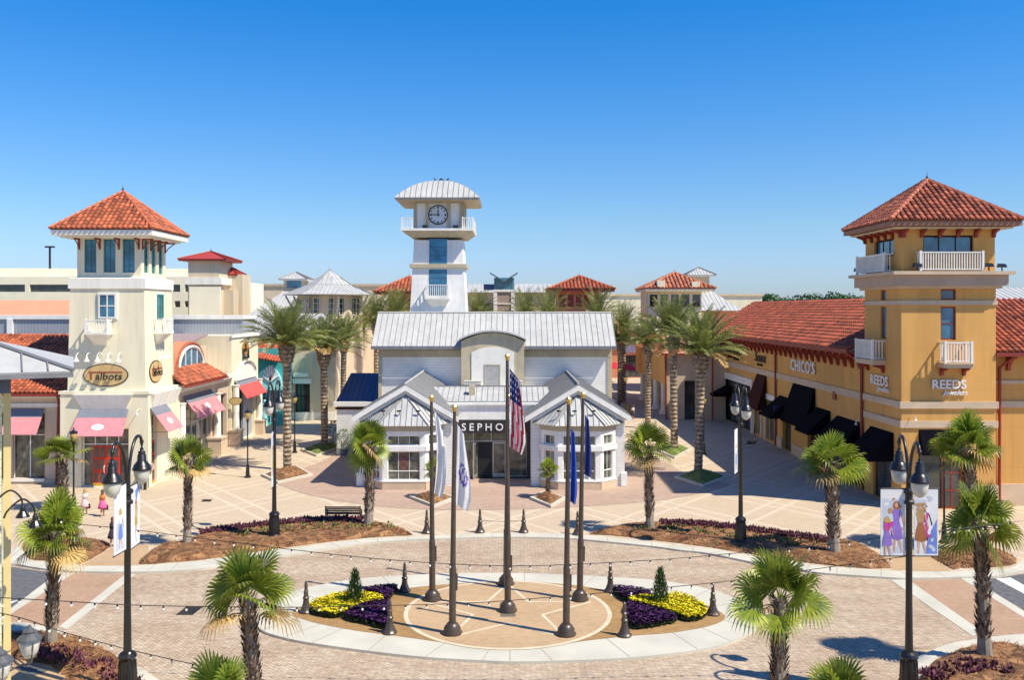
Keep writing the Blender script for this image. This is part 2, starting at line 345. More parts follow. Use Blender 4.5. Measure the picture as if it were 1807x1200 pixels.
def railing(par, fr, a0, a1, z0, z1, d0, d1, step=.14, name='balcony_railing', m_=None, ends=True, post=.09, br=.028):
    m = MB()
    def run(p, q):
        L = (q-p).length; u = (q-p)/L; k = max(2, int(L/step)); side = Vector((-u.y, u.x, 0))
        def bar(a, b, za, zb, w):
            P = p+u*a; Q = p+u*b
            m.hexa([P-side*w+Vector((0, 0, za)), Q-side*w+Vector((0, 0, za)), Q+side*w+Vector((0, 0, za)), P+side*w+Vector((0, 0, za)),
                    P-side*w+Vector((0, 0, zb)), Q-side*w+Vector((0, 0, zb)), Q+side*w+Vector((0, 0, zb)), P+side*w+Vector((0, 0, zb))])
        h = z1-z0
        bar(0, L, h-.07, h, .045); bar(0, L, .06, .12, .03)
        for i in range(1, k): c = L*i/k; bar(c-br, c+br, .12, h-.07, br)
    c = [fr.p(a0, z0, d0), fr.p(a0, z0, d1), fr.p(a1, z0, d1), fr.p(a1, z0, d0)]
    if ends: run(c[0], c[1]); run(c[2], c[3])
    run(c[1], c[2])
    for q in (c[1], c[2]): m.box(q.x-post/2*1.3, q.x+post/2*1.3, q.y-post/2*1.3, q.y+post/2*1.3, q.z, q.z+(z1-z0)+.06)
    return m.build(name, m_ or M_white, par)
def uvframe(A, B, D):
    A, B, D = Vector(A), Vector(B), Vector(D); u = (B-A).normalized(); v = (D-A)-u*(D-A).dot(u); v.normalize(); return A, u, v, u.cross(v)
def span(poly, uc):
    ys = []
    for i in range(len(poly)):
        (x0, y0), (x1, y1) = poly[i], poly[(i+1) % len(poly)]
        if (x0-uc)*(x1-uc) <= 0 and abs(x1-x0) > 1e-9: ys.append(y0+(y1-y0)*(uc-x0)/(x1-x0))
    return (min(ys), max(ys)) if len(ys) >= 2 else None
def tile_plane(mb, A, B, Cc, D, w=.31, L=.4, mi=0, base=1, h=None, seg=4, over=.0, lip=.045):
    A, u, v, n = uvframe(A, B, D if (Vector(D)-Vector(A)).length > .01 else Cc)
    pl = [((Vector(q)-A).dot(u), (Vector(q)-A).dot(v)) for q in (A, B, Cc, D)]
    mb.m = base; mb.tint = .5; mb.ext([A+u*a+v*b-n*.06 for a, b in pl], n*.05); mb.m = mi
    lo = min(a for a, b in pl); hi = max(a for a, b in pl); k = max(1, round((hi-lo)/w)); w = (hi-lo)/k; r = w*.40; h = h or r*.85
    for i in range(k):
        uc = lo+(i+.5)*w; sp = span(pl, uc)
        if not sp or sp[1]-sp[0] < .08: continue
        v0, v1 = sp[0]-over, sp[1]; nn = max(1, round((v1-v0)/L)); l = (v1-v0)/nn
        for j in range(nn):
            mb.tint = rnd.random()*.8+.1 if rnd.random() > .06 else rnd.choice((0, 1.25))
            a, b = v0+j*l-.02, v0+(j+1)*l+.03; lf = lip; rr = []
            for (vv, off, k2) in ((a, lf, 1.0), (b, .0, .9)):
                rr.append([mb.V(A+u*(uc+r*k2*math.cos(math.pi*t/seg))+v*vv+n*(off+h*math.sin(math.pi*t/seg))) for t in range(seg+1)])
            for t in range(seg): mb.F((rr[0][t+1], rr[0][t], rr[1][t], rr[1][t+1]))
            mb.F(rr[0])
    mb.m = 0
def seam_plane(mb, A, B, Cc, D, step=.45, mi=1, base=0, h=.035, wd=.026, th=.06):
    A, u, v, n = uvframe(A, B, D if (Vector(D)-Vector(A)).length > .01 else Cc)
    pl = [((Vector(q)-A).dot(u), (Vector(q)-A).dot(v)) for q in (A, B, Cc, D)]
    mb.m = base; mb.ext([A+u*a+v*b-n*th for a, b in pl], n*th); mb.m = mi
    lo = min(a for a, b in pl); hi = max(a for a, b in pl); k = max(1, round((hi-lo)/step))
    for i in range(k+1):
        uc = lo+(hi-lo)*i/k; uc = min(max(uc, lo+wd), hi-wd); sp = span(pl, uc)
        if not sp or sp[1]-sp[0] < .1: continue
        q = lambda a, b, c: A+u*a+v*b+n*c
        m0, m1 = sp[0]+.01, sp[1]-.01
        mb.hexa([q(uc-wd/2, m0, .002), q(uc+wd/2, m0, .002), q(uc+wd/2, m1, .002), q(uc-wd/2, m1, .002), q(uc-wd/2, m0, h), q(uc+wd/2, m0, h), q(uc+wd/2, m1, h), q(uc-wd/2, m1, h)])
    mb.m = 0
def hip_roof(par, cx, cy, hx, hy, ze, zr, kind='tile', ridge=0, mats=None, w=.31, cap=.09, name='roof', fascia=None, fh=.3, fin=True, step=.45, rdir='x'):
    m = MB(); c = [(cx-hx, cy-hy, ze), (cx+hx, cy-hy, ze), (cx+hx, cy+hy, ze), (cx-hx, cy+hy, ze)]
    if rdir == 'x': r0, r1 = (cx-ridge, cy, zr), (cx+ridge, cy, zr); tops = [(r1, r0), (r1, r1), (r0, r1), (r0, r0)]
    else: r0, r1 = (cx, cy-ridge, zr), (cx, cy+ridge, zr); tops = [(r0, r0), (r1, r0), (r1, r1), (r0, r1)]
    for i in range(4):
        A, B = c[i], c[(i+1) % 4]; Cc, D = tops[i]
        (tile_plane if kind == 'tile' else seam_plane)(m, A, B, Cc, D, **({'w': w} if kind == 'tile' else {'step': step}))
    m.m = 0 if kind == 'tile' else 1; m.tint = .75
    for i, q in enumerate(c):
        t = (r0, r1, r1, r0)[i] if rdir == 'x' else (r0, r0, r1, r1)[i]
        p0 = Vector(q)+Vector((0, 0, .05)); p1 = Vector(t)+Vector((0, 0, .05)); k = max(2, int((p1-p0).length/.4)) if kind == 'tile' else 1
        for j in range(k):
            a = p0.lerp(p1, j/k); b = p0.lerp(p1, (j+1)/k); m.tint = .5+.5*rnd.random(); m.tube([a, b], [cap*1.1, cap*.85], 6)
    if ridge: m.tube([Vector(r0)+Vector((0, 0, .05)), Vector(r1)+Vector((0, 0, .05))], cap, 6)
    o = m.build(name, mats or ([M_tile, M_tilebase] if kind == 'tile' else [M_metal, M_seam]), par)
    f = MB(); f.box(cx-hx+.06, cx+hx-.06, cy-hy+.06, cy+hy-.06, ze-fh, ze-.07); f.build('fascia', fascia or M_white, par)
    if fin:
        g = MB(); g.lathe([(.09, 0), (.05, .12), (.09, .2), (.02, .3), (.008, .55)], (cx, cy, zr), 8); g.build('finial', M_bronze, par)
    return o
def brackets(par, fr, positions, zt, h, p, w=.12, m_=None, name='bracket', style=0):
    for a in positions:
        m = MB()
        if style == 0:
            prof = [(0, zt), (p, zt), (p, zt-.12), (p*.72, zt-.16), (p*.35, zt-h*.5), (.14, zt-h), (0, zt-h)]
            m.ext([fr.p(a-w/2, z, d) for d, z in prof], fr.u*w)
        else:
            m.fbox(fr, a-w/2, a+w/2, zt-h, zt, 0, .08); m.fbox(fr, a-w/2, a+w/2, zt-.1, zt, .08, p)
            m.tube([fr.p(a, zt-h+.05, .05), fr.p(a, zt-h*.55, p*.35), fr.p(a, zt-.08, p-.05)], w*.4, 5)
        m.build(name, m_ or M_redwood, par)
def text_thing(name, txt, fr, a, z, size, m_, label, shear=0, d=.05, ext=.03, bold=.0, sx=1.0, align='CENTER', parent=None, cat='sign', space=1.0, tilt=None):
    cu = bpy.data.curves.new(name+'_c', 'FONT'); cu.body = txt; cu.size = size; cu.extrude = ext; cu.offset = bold; cu.align_x = align; cu.shear = shear; cu.space_character = space
    cu.align_y = 'CENTER'; cu.resolution_u = 3
    t = bpy.data.objects.new('tmp', cu); C.objects.link(t); dg = bpy.context.evaluated_depsgraph_get(); dg.update()
    me = bpy.data.meshes.new_from_object(t.evaluated_get(dg)); bpy.data.objects.remove(t); bpy.data.curves.remove(cu)
    me.name = name; me.materials.clear(); me.materials.append(m_)
    o = bpy.data.objects.new(name, me); C.objects.link(o)
    X = fr.u*sx; Zv = Vector((0, 0, 1)); N = fr.n
    if tilt: Zv = tilt[0]; N = tilt[1]
    M = Matrix((X, Zv, N)).transposed(); me.transform(M.to_4x4())
    P = fr.p(a, z, d+ext)
    if parent: o.parent = parent; KID.setdefault(parent.name, []).append(o); o.location = P-ORG.get(parent.name, Vector()); ORG[o.name] = P
    else: o.location = P; tag(o, label, cat)
    if parent and label: o['label'] = label
    return o
# ---------------------------------------------------------------- ground shapes
def crom(pts, n=6, closed=False):
    out = []; m = len(pts); P = [Vector(p) for p in pts]
    rng = range(m) if closed else range(m-1)
    for i in rng:
        p0 = P[(i-1) % m] if closed or i > 0 else P[0]*2-P[1]; p1 = P[i]; p2 = P[(i+1) % m]; p3 = P[(i+2) % m] if closed or i+2 < m else P[-1]*2-P[-2]
        for k in range(n):
            t = k/n; out.append(.5*((2*p1)+(p2-p0)*t+(2*p0-5*p1+4*p2-p3)*t*t+(3*p1-p0-3*p2+p3)*t*t*t))
    if not closed: out.append(P[-1])
    return [tuple(q) for q in out]
def gp(px): return [G(*p) for p in px]
def sheet(name, pts, z, m_, th=0, label=None, cat=None, kind='structure', mb=None):
    m = mb or MB(); v3 = [Vector((p[0], p[1], z)) for p in pts]
    tr = geometry.tessellate_polygon([v3]); ids = [m.V(q) for q in v3]
    for t in tr:
        a, b, c = [v3[i] for i in t]; s = (b-a).cross(c-a).z
        m.F([ids[i] for i in (t if s > 0 else t[::-1])])
    if th:
        lo = [m.V((p[0], p[1], z-th)) for p in pts]; n = len(pts)
        for i in range(n): m.F((ids[i], ids[(i+1) % n], lo[(i+1) % n], lo[i]))
    if mb: return m
    return m.build(name, m_, kind=kind)
def inside(p, poly):
    x, y = p; c = False; n = len(poly)
    for i in range(n):
        x0, y0 = poly[i]; x1, y1 = poly[(i+1) % n]
        if (y0 > y) != (y1 > y) and x < (x1-x0)*(y-y0)/(y1-y0)+x0: c = not c
    return c
def edist(p, poly):
    d = 1e9; P = Vector(p); n = len(poly)
    for i in range(n):
        a = Vector(poly[i]); b = Vector(poly[(i+1) % n]); ab = b-a; t = max(0, min(1, (P-a).dot(ab)/max(ab.length_squared, 1e-9))); d = min(d, (a+ab*t-P).length)
    return d
def mound(name, pts, z, hgt, step, m_, straw=0, sl=.35, rough=.03, strawcol=None, slope=.45, label=None, cat=None, kind=None, parent=None, skirt=True):
    pts = [tuple(p) for p in pts]; xs = [p[0] for p in pts]; ys = [p[1] for p in pts]
    ins = []
    y = min(ys)
    while y < max(ys):
        x = min(xs)
        while x < max(xs):
            q = (x+rnd.uniform(-.3, .3)*step, y+rnd.uniform(-.3, .3)*step)
            if inside(q, pts) and edist(q, pts) > step*.4: ins.append(q)
            x += step
        y += step
    vin = [Vector(p) for p in pts]+[Vector(p) for p in ins]; n = len(pts)
    r = geometry.delaunay_2d_cdt(vin, [(i, (i+1) % n) for i in range(n)], [], 1, 1e-5)
    m = MB(); H = {}
    def hz(q):
        d = edist(q, pts); return z+.02+min(d*slope, hgt)*(1-.0)+(rnd.uniform(-rough, rough) if d > .05 else 0)
    for q in r[0]: m.V((q.x, q.y, hz(q)))
    for f in r[2]:
        a, b, c = [r[0][i] for i in f[:3]]
        m.tint = rnd.random(); s = (b-a).x*(c-a).y-(b-a).y*(c-a).x; m.F(f if s > 0 else f[::-1])
    if skirt:
        for i in range(n):
            p, q = pts[i], pts[(i+1) % n]; a = [m.V((p[0], p[1], z-.1)), m.V((q[0], q[1], z-.1)), m.V((q[0], q[1], z+.02)), m.V((p[0], p[1], z+.02))]; m.F(a)
    k = 0; tries = 0
    while k < straw and tries < straw*6:
        tries += 1; q = (rnd.uniform(min(xs), max(xs)), rnd.uniform(min(ys), max(ys)))
        if not inside(q, pts): continue
        k += 1; d = edist(q, pts); zz = z+.03+min(d*slope, hgt)+rnd.uniform(0, .03); an = rnd.uniform(0, math.pi); l = rnd.uniform(.4, 1)*sl; ww = .012+sl*.02
        du = Vector((math.cos(an)*l/2, math.sin(an)*l/2, rnd.uniform(-.02, .06))); sd_ = Vector((-math.sin(an)*ww, math.cos(an)*ww, 0)); c0 = Vector((q[0], q[1], zz)); m.tint = rnd.uniform(0, 1.6)
        m.poly([c0-du-sd_, c0+du-sd_*.3, c0+du+sd_*.3, c0-du+sd_])
    o = m.build(name, m_, parent)
    if kind: o['kind'] = kind
    if label: tag(o, label, cat)
    return o
def tufts(mb, pts, z, count, h, sp, tints=(0, 1), shape='leaf', zf=None):
    xs = [p[0] for p in pts]; ys = [p[1] for p in pts]; k = 0; tr = 0
    while k < count and tr < count*10:
        tr += 1; q = (rnd.uniform(min(xs), max(xs)), rnd.uniform(min(ys), max(ys)))
        if not inside(q, pts): continue
        k += 1; c = Vector((q[0], q[1], z+(zf(q) if zf else 0))); hh = h*rnd.uniform(.5, 1.1)
        for i in range(5):
            an = rnd.uniform(0, 6.28); r = sp*rnd.uniform(.4, 1); mb.tint = rnd.uniform(*tints)
            t = c+Vector((math.cos(an)*r, math.sin(an)*r, hh*rnd.uniform(.6, 1))); s = Vector((-math.sin(an), math.cos(an), 0))*sp*.35
            mb.poly([c+Vector((0, 0, hh*.2)), c.lerp(t, .6)+s, t, c.lerp(t, .6)-s])
# ================================================================ GROUND
g = MB(); g.poly([(-3000, -200, -.1), (3000, -200, -.1), (3000, 5500, -.1), (-3000, 5500, -.1)])
g.build('ground', mat('far_ground', (.22, .21, .15), .95, .25, .02), kind='structure')
ZR, ZP = 0.0, 0.08
M_road = brick_mat('roundabout_brick', (0.574, 0.47, 0.348), (0.47, 0.357, 0.257), (0.348, 0.27, 0.191), 1.7, .44, .22, .022, .30, 45, .55, (.66, .56, .48))
M_walk = brick_mat('crosswalk_brick', (0.461, 0.3, 0.196), (0.4, 0.252, 0.161), (0.348, 0.235, 0.165), 2.6, .44, .22, .012, .12, 40, .25)
M_apron = brick_mat('rose_brick_paving', (0.487, 0.357, 0.27), (0.435, 0.296, 0.226), (0.4, 0.296, 0.226), 2.2, .44, .22, .015, .16, 0, .3)
M_isl = brick_mat('golden_brick_paving', (0.522, 0.365, 0.209), (0.479, 0.322, 0.183), (0.418, 0.296, 0.174), 3.0, .44, .22, .012, .12, 30, .25)
# plaza pavers: tan slabs with a diamond lattice of pale bands
M_plaza = brick_mat('plaza_pavers', (0.548, 0.444, 0.309), (0.522, 0.413, 0.287), (0.435, 0.339, 0.252), 1.4, .5, .25, .012, .08, 45, .22, (.8, .72, .66))
n, L, b = nodes(M_plaza); tc = n.nodes.new('ShaderNodeTexCoord'); sp = n.nodes.new('ShaderNodeSeparateXYZ'); L.new(tc.outputs['Object'], sp.inputs[0])
def band(a, bq, per, wd, off):
    s = math_n(n, 'ADD', math_n(n, 'MULTIPLY', sp.outputs[0], a), math_n(n, 'MULTIPLY', sp.outputs[1], bq))
    f = math_n(n, 'FRACT', math_n(n, 'DIVIDE', math_n(n, 'ADD', s, off), per)); return math_n(n, 'LESS_THAN', f, wd/per)
bs_ = [band(.80, .6, 5.2, .28, 0), band(.80, .6, 5.2, .28, 1.1), band(-.80, .6, 5.2, .28, 0), band(-.80, .6, 5.2, .28, 1.1)]
mxx = bs_[0]
for q in bs_[1:]: mxx = math_n(n, 'MAXIMUM', mxx, q)
mm = n.nodes.new('ShaderNodeMixRGB'); L.new(math_n(n, 'MULTIPLY', mxx, .6), mm.inputs[0]); L.new(b.inputs['Base Color'].links[0].from_socket, mm.inputs[1]); mm.inputs[2].default_value = (.62, .53, .41, 1); L.new(mm.outputs[0], b.inputs['Base Color'])
r = MB(); r.poly([(-60, 4, ZR), (60, 4, ZR), (60, 56, ZR), (-60, 56, ZR)]); r.build('road', M_road, kind='structure')
T = [(-250, 975), (-60, 985), (20, 975), (30, 968), (43, 978), (50, 990), (62, 994), (128, 999), (142, 1002), (243, 1002), (300, 998), (360, 993), (400, 987), (452, 979), (525, 970), (600, 960), (650, 954), (720, 950), (775, 948), (850, 945), (925, 944), (1000, 946), (1050, 949), (1150, 960), (1200, 966), (1252, 972), (1355, 990), (1411, 997), (1455, 1003), (1555, 1010), (1605, 1013), (1692, 1012), (1747, 1009), (1787, 1005), (1798, 996), (1830, 985), (1900, 980), (2100, 975)]
Lw = [(-250, 1005), (-60, 1003), (20, 999), (50, 1003), (76, 1007), (104, 1009), (140, 1012), (240, 1013), (300, 1011), (360, 1007), (400, 999), (452, 990), (525, 980), (600, 968), (650, 961), (720, 956), (775, 954), (850, 951), (925, 951), (1000, 953), (1050, 957), (1150, 967), (1200, 974), (1252, 980), (1355, 1001), (1411, 1009), (1455, 1015), (1555, 1022), (1605, 1024), (1692, 1022), (1760, 1020), (1800, 1012), (1850, 1004), (1950, 1000), (2100, 998)]
Tg, Lg = crom(gp(T), 4), crom(gp(Lw), 4)
pl = Tg+[(60, Tg[-1][1]), (75, 190), (-75, 190), (-60, Tg[0][1])]
sheet('plaza_pavement', pl, ZP, M_plaza, th=.09)
sheet('kerb', Lg+Tg[::-1], ZP+.012, M_kerb, th=.1)
# thin joints across the kerb band
jm = MB()
for i in range(8, len(Tg)-8, 3):
    if i >= len(Lg)-4: break
    a = Vector(Tg[i]); b2 = min((Vector(q) for q in Lg), key=lambda q: (q-a).length); u = (b2-a).normalized()*.0; s = Vector((-(b2-a).y, (b2-a).x)).normalized()*.012
    jm.poly([(*(a-s), ZP+.0145), (*(b2-s), ZP+.0145), (*(b2+s), ZP+.0145), (*(a+s), ZP+.0145)])
jm.build('kerb_joints', mat('joint', (.3, .27, .22), .9), kind='structure')
# crossings, side roads
sheet('side_road', gp([(-300, 1008), (20, 1001), (76, 1009), (104, 1011), (20, 1074), (-120, 1180), (-300, 1180)]), ZR+.004, M_asph)
sheet('side_road', gp([(1713, 1022), (1760, 1021), (1800, 1014), (2000, 1003), (2300, 1010), (2300, 1250), (2100, 1250)]), ZR+.004, M_asph)
sheet('crosswalk', gp([(130, 1013), (225, 1014), (104, 1108), (20, 1105), (-60, 1112), (-100, 1165), (20, 1080)]), ZR+.008, M_walk)
sheet('crosswalk', gp([(1603, 1025), (1697, 1022), (1820, 1098), (1950, 1180), (1900, 1160), (1807, 1125), (1728, 1122)]), ZR+.008, M_walk)
bm_ = MB()
for q in ([(221, 1014), (240, 1014), (118, 1112), (104, 1107)], [(104, 1010), (130, 1013), (20, 1084), (-100, 1168), (-130, 1165), (20, 1074)],
          [(1571, 1024), (1603, 1024), (1735, 1117), (1717, 1124)], [(1695, 1021), (1715, 1021), (1807, 1080), (1960, 1175), (1940, 1175), (1807, 1091)]):
    sheet('', gp(q), ZR+.012, None, mb=bm_)
bm_.build('crossing_band', M_kerb, kind='structure')
sheet('stop_line', gp([(1757, 1022), (1783, 1020), (1830, 1046), (1810, 1050)]), ZR+.009, M_paint)
sheet('stop_line', gp([(20, 1062), (34, 1060), (-40, 1090), (-60, 1092)]), ZR+.009, M_paint)
# near corner kerbs
sheet('kerb_corner', crom(gp([(-200, 1108), (20, 1104), (60, 1107), (105, 1117), (160, 1137), (212, 1165), (272, 1200), (330, 1245)]), 4)+gp([(300, 1400), (-300, 1400)]), .10, M_kerb, th=.1)
sheet('kerb_corner', crom(gp([(1590, 1200), (1600, 1182), (1615, 1168), (1667, 1144), (1717, 1134), (1807, 1124), (2000, 1120)]), 4)+gp([(2200, 1400), (1500, 1400)]), .10, M_kerb, th=.1)
sheet('plaza_edge_paving', gp([(-20, 1160), (90, 1172), (150, 1230), (-100, 1230)]), .112, M_isl)
sheet('entry_mat', gp([(22, 1186), (48, 1178), (86, 1190), (60, 1200)]), .118, M_asph)
# approach walks
sheet('path', gp([(142, 1003), (180, 981), (205, 965), (262, 965), (262, 978), (243, 1003)]), ZP+.006, M_isl)
sheet('path', gp([(1575, 1009), (1555, 985), (1600, 975), (1640, 984), (1663, 998), (1680, 1013)]), ZP+.006, M_isl)
# rose paving before the white shop
ap = crom(gp([(462, 843), (500, 860), (550, 877), (640, 893), (720, 900), (800, 903), (925, 901), (1050, 895), (1160, 886), (1240, 872), (1290, 858)]), 4)
sheet('forecourt_paving', ap+gp([(1210, 838), (1170, 815), (1115, 800), (1090, 780), (650, 780), (600, 800), (560, 820), (500, 838)]), ZP+.004, M_apron)
em = MB()
for i in range(len(ap)-1):
    a, b2 = Vector(ap[i]), Vector(ap[i+1]); s = Vector((-(b2-a).y, (b2-a).x)).normalized()*.06
    em.poly([(*(a-s), ZP+.008), (*(b2-s), ZP+.008), (*(b2+s), ZP+.008), (*(a+s), ZP+.008)])
em.build('forecourt_edging', mat('dark_edging', (.33, .26, .2), .9), kind='structure')
# ---------------------------------------------------------------- island
oi = [(455, 1098), (462, 1117), (500, 1130), (550, 1140), (650, 1154), (750, 1165), (852, 1171), (900, 1173), (975, 1172), (1112, 1166), (1232, 1152), (1290, 1137), (1332, 1115), (1340, 1092), (1310, 1066), (1252, 1045), (1175, 1030), (1050, 1021), (925, 1016), (800, 1016), (675, 1022), (600, 1030), (525, 1046), (480, 1068)]
sheet('island_kerb', crom(gp(oi), 4, True), .10, M_kerb, th=.11)
ii = [(515, 1088), (550, 1103), (625, 1118), (700, 1128), (770, 1138), (830, 1147), (900, 1151), (970, 1147), (1030, 1137), (1112, 1128), (1187, 1122), (1252, 1110), (1280, 1096), (1262, 1080), (1225, 1067), (1175, 1058), (1100, 1051), (1050, 1043), (1000, 1036), (900, 1030), (800, 1035), (725, 1042), (675, 1048), (625, 1053), (575, 1062), (535, 1075)]
sheet('island_border', crom(gp(ii), 4, True), .108, brick_mat('ochre_brick_border', (0.4, 0.244, 0.096), (0.348, 0.204, 0.078), (0.296, 0.174, 0.07), 3.0, .44, .22, .012, .2, 0, .3))
sheet('island_paving', [(-.09+4.085*math.cos(math.pi*k/48), 35.95+4.085*math.sin(math.pi*k/48)) for k in range(96)], .1105, M_isl)
jm = MB(); cx0, cy0 = 0, 35.9
ob = crom(gp(oi), 4, True); ib = crom(gp(ii), 4, True)
for i in range(0, len(ob), 4):
    a = Vector(ob[i]); b2 = min((Vector(q) for q in ib), key=lambda q: (q-a).length); s = Vector((-(b2-a).y, (b2-a).x)).normalized()*.012
    jm.poly([(*(a-s), .104), (*(b2-s), .104), (*(b2+s), .104), (*(a+s), .104)])
jm.build('island_joints', MT['joint'], kind='structure')
cm = MB(); ccx, ccy = -.09, 35.95; rr = 4.08
M_star = mat('pale_star_band', (.62, .53, .37), .85, .06, 2)
for k in range(64):
    a0_, a1_ = 2*math.pi*k/64, 2*math.pi*(k+1)/64
    cm.poly([(ccx+(rr-.17)*math.cos(a0_), ccy+(rr-.17)*math.sin(a0_), .114), (ccx+rr*math.cos(a0_), ccy+rr*math.sin(a0_), .114), (ccx+rr*math.cos(a1_), ccy+rr*math.sin(a1_), .114), (ccx+(rr-.17)*math.cos(a1_), ccy+(rr-.17)*math.sin(a1_), .114)])
SR = 3.55; stv = []
for k in range(10):
    an = math.pi/2+math.pi*k/5; rad = SR if k % 2 == 0 else SR*.40; stv.append(Vector((ccx+rad*math.cos(an), ccy+.05+rad*math.sin(an))))
for k in range(10):
    a, b2 = stv[k], stv[(k+1) % 10]; s = Vector((-(b2-a).y, (b2-a).x)).normalized()*.065
    cm.poly([(*(a-s), .1145+.0006*(k % 2)), (*(b2-s), .1145+.0006*(k % 2)), (*(b2+s), .1145+.0006*(k % 2)), (*(a+s), .1145+.0006*(k % 2))])
cm.build('star_inlay', M_star, kind='structure')
# drain grates and plaques
def plate(px, z, name, label, m_):
    t = MB(); P = gp(px); t.prism(P, z, z+.012); o = t.build(name, m_)
    tag(o, label, 'drain' if 'drain' in name else 'plaque'); return o
plate([(310, 1086), (340, 1086), (358, 1072), (328, 1072)], .002, 'drain_cover', 'dark iron drain grate in the brick roundabout left of the island', M_black)
plate([(883, 1094), (910, 1094), (909, 1086), (884, 1086)], .113, 'plaque', 'small dark square plaque set in the paving in front of the centre flagpole', mat('plaque_bronze', (.16, .14, .11), .5))
plate([(882, 1077), (907, 1077), (906, 1069), (883, 1069)], .113, 'plaque', 'small dark plaque behind the foot of the centre flagpole', MT['plaque_bronze'])
plate([(355, 888), (372, 888), (374, 884), (358, 884)], ZP+.002, 'drain_cover', 'small dark drain grate in the tan plaza left of the tall double lamp', M_black)
plate([(640, 886), (655, 886), (655, 882), (640, 882)], ZP+.01, 'drain_cover', 'round dark cover in the rose paving behind the fan palm', M_black)
plate([(1317, 786), (1332, 786), (1336, 780), (1320, 780)], ZP+.002, 'drain_cover', 'dark drain grate in the shaded street beside the ochre shops', M_black)
# ---------------------------------------------------------------- planting beds
M_straw = M_mulch
bed1 = crom(gp([(43, 978), (50, 987), (62, 992), (128, 996), (142, 999), (180, 979), (194, 963), (165, 957), (120, 954), (60, 955), (42, 964)]), 2, True)
bed2 = crom(gp([(245, 999), (300, 996), (360, 991), (452, 977), (560, 962), (640, 953), (700, 949), (728, 947), (705, 935), (660, 926), (600, 923), (560, 923), (500, 928), (430, 938), (370, 945), (350, 950), (320, 960), (280, 967), (262, 980)]), 2, True)
bed3 = crom(gp([(1040, 946), (1070, 937), (1110, 930), (1150, 927), (1200, 927), (1280, 931), (1350, 943), (1420, 950), (1500, 960), (1540, 975), (1572, 1006), (1480, 1003), (1380, 990), (1250, 969), (1150, 956), (1080, 948)]), 2, True)
bed4 = crom(gp([(1641, 984), (1663, 998), (1683, 1009), (1695, 1006), (1747, 1005), (1785, 1001), (1794, 995), (1787, 985), (1747, 972), (1707, 968), (1657, 976)]), 2, True)
bed5 = crom(gp([(-60, 1128), (60, 1122), (104, 1126), (140, 1131), (180, 1148), (210, 1168), (240, 1205), (260, 1260)]), 3)+gp([(200, 1420), (60, 1240), (120, 1205), (88, 1180), (30, 1170), (-60, 1165)])
bed6 = crom(gp([(1625, 1200), (1649, 1172), (1677, 1160), (1697, 1150), (1747, 1141), (1787, 1143), (1830, 1160), (2000, 1250)]), 3)+gp([(1900, 1420), (1560, 1420), (1590, 1250)])
BED = {}
for nm, bd, st, lb in (('a', bed1, 900, 'small pine straw bed at the left street corner'), ('b', bed2, 2600, 'long pine straw bed with the bench behind it, left of the flagpoles'),
                       ('c', bed3, 2600, 'long pine straw bed right of the flagpoles with a black double lamp in it'), ('d', bed4, 1000, 'small pine straw bed at the right street corner'),
                       ('e', bed5, 2200, 'pine straw bed in the near left corner'), ('f', bed6, 2200, 'pine straw bed in the near right corner')):
    mound('mulch_bed', bd, .09, .22, .35, M_mulch, straw=st, sl=.32, kind='stuff', label=lb, cat='mulch bed', rough=.035)
# purple edging plants
M_purp = mat('purple_foliage', (.13, .035, .055), .7, .3, 6, tint=.7); M_bush = mat('low_green_foliage', (.16, .19, .04), .7, .3, 6, tint=.6)
def strip(pts, wd):
    P = [Vector(p) for p in crom(gp(pts), 3)]; l = []; r_ = []
    for i, p in enumerate(P):
        d = (P[min(i+1, len(P)-1)]-P[max(i-1, 0)]).normalized(); s = Vector((-d.y, d.x))*wd; l.append(tuple(p+s)); r_.append(tuple(p-s))
    return l+r_[::-1]
for pts, wd, nn, lb in (([(352, 950), (400, 945), (450, 938), (520, 931), (580, 927), (640, 928)], .55, 1500, 'low purple-leaved planting along the back of the left bed under the bench'),
                    ([(1165, 933), (1220, 935), (1280, 940), (1340, 948), (1400, 956), (1465, 966)], .55, 1500, 'low purple-leaved planting along the back of the right bed'),
                    ([(60, 1160), (100, 1172), (150, 1185), (200, 1202), (230, 1235)], .5, 330, 'dark purple low shrubs in the near left bed'),
                    ([(1640, 1215), (1690, 1198), (1740, 1192), (1790, 1200)], .5, 260, 'dark purple low shrubs in the near right bed')):
    m = MB(); tufts(m, strip(pts, wd), .25, int(nn*.85), .28, .11, (0, 1.3)); o = m.build('purple_groundcover', M_purp, kind='stuff'); tag(o, lb, 'low plants')
m = MB(); tufts(m, strip([(420, 955), (560, 940), (640, 940), (700, 940)], .8), .28, 130, .25, .13); tufts(m, strip([(1120, 940), (1200, 945), (1300, 955), (1450, 975)], .8), .28, 130, .25, .13)
o = m.build('green_groundcover', M_bush, kind='stuff'); tag(o, 'sparse small green plants dotted through the two long pine straw beds', 'low plants')
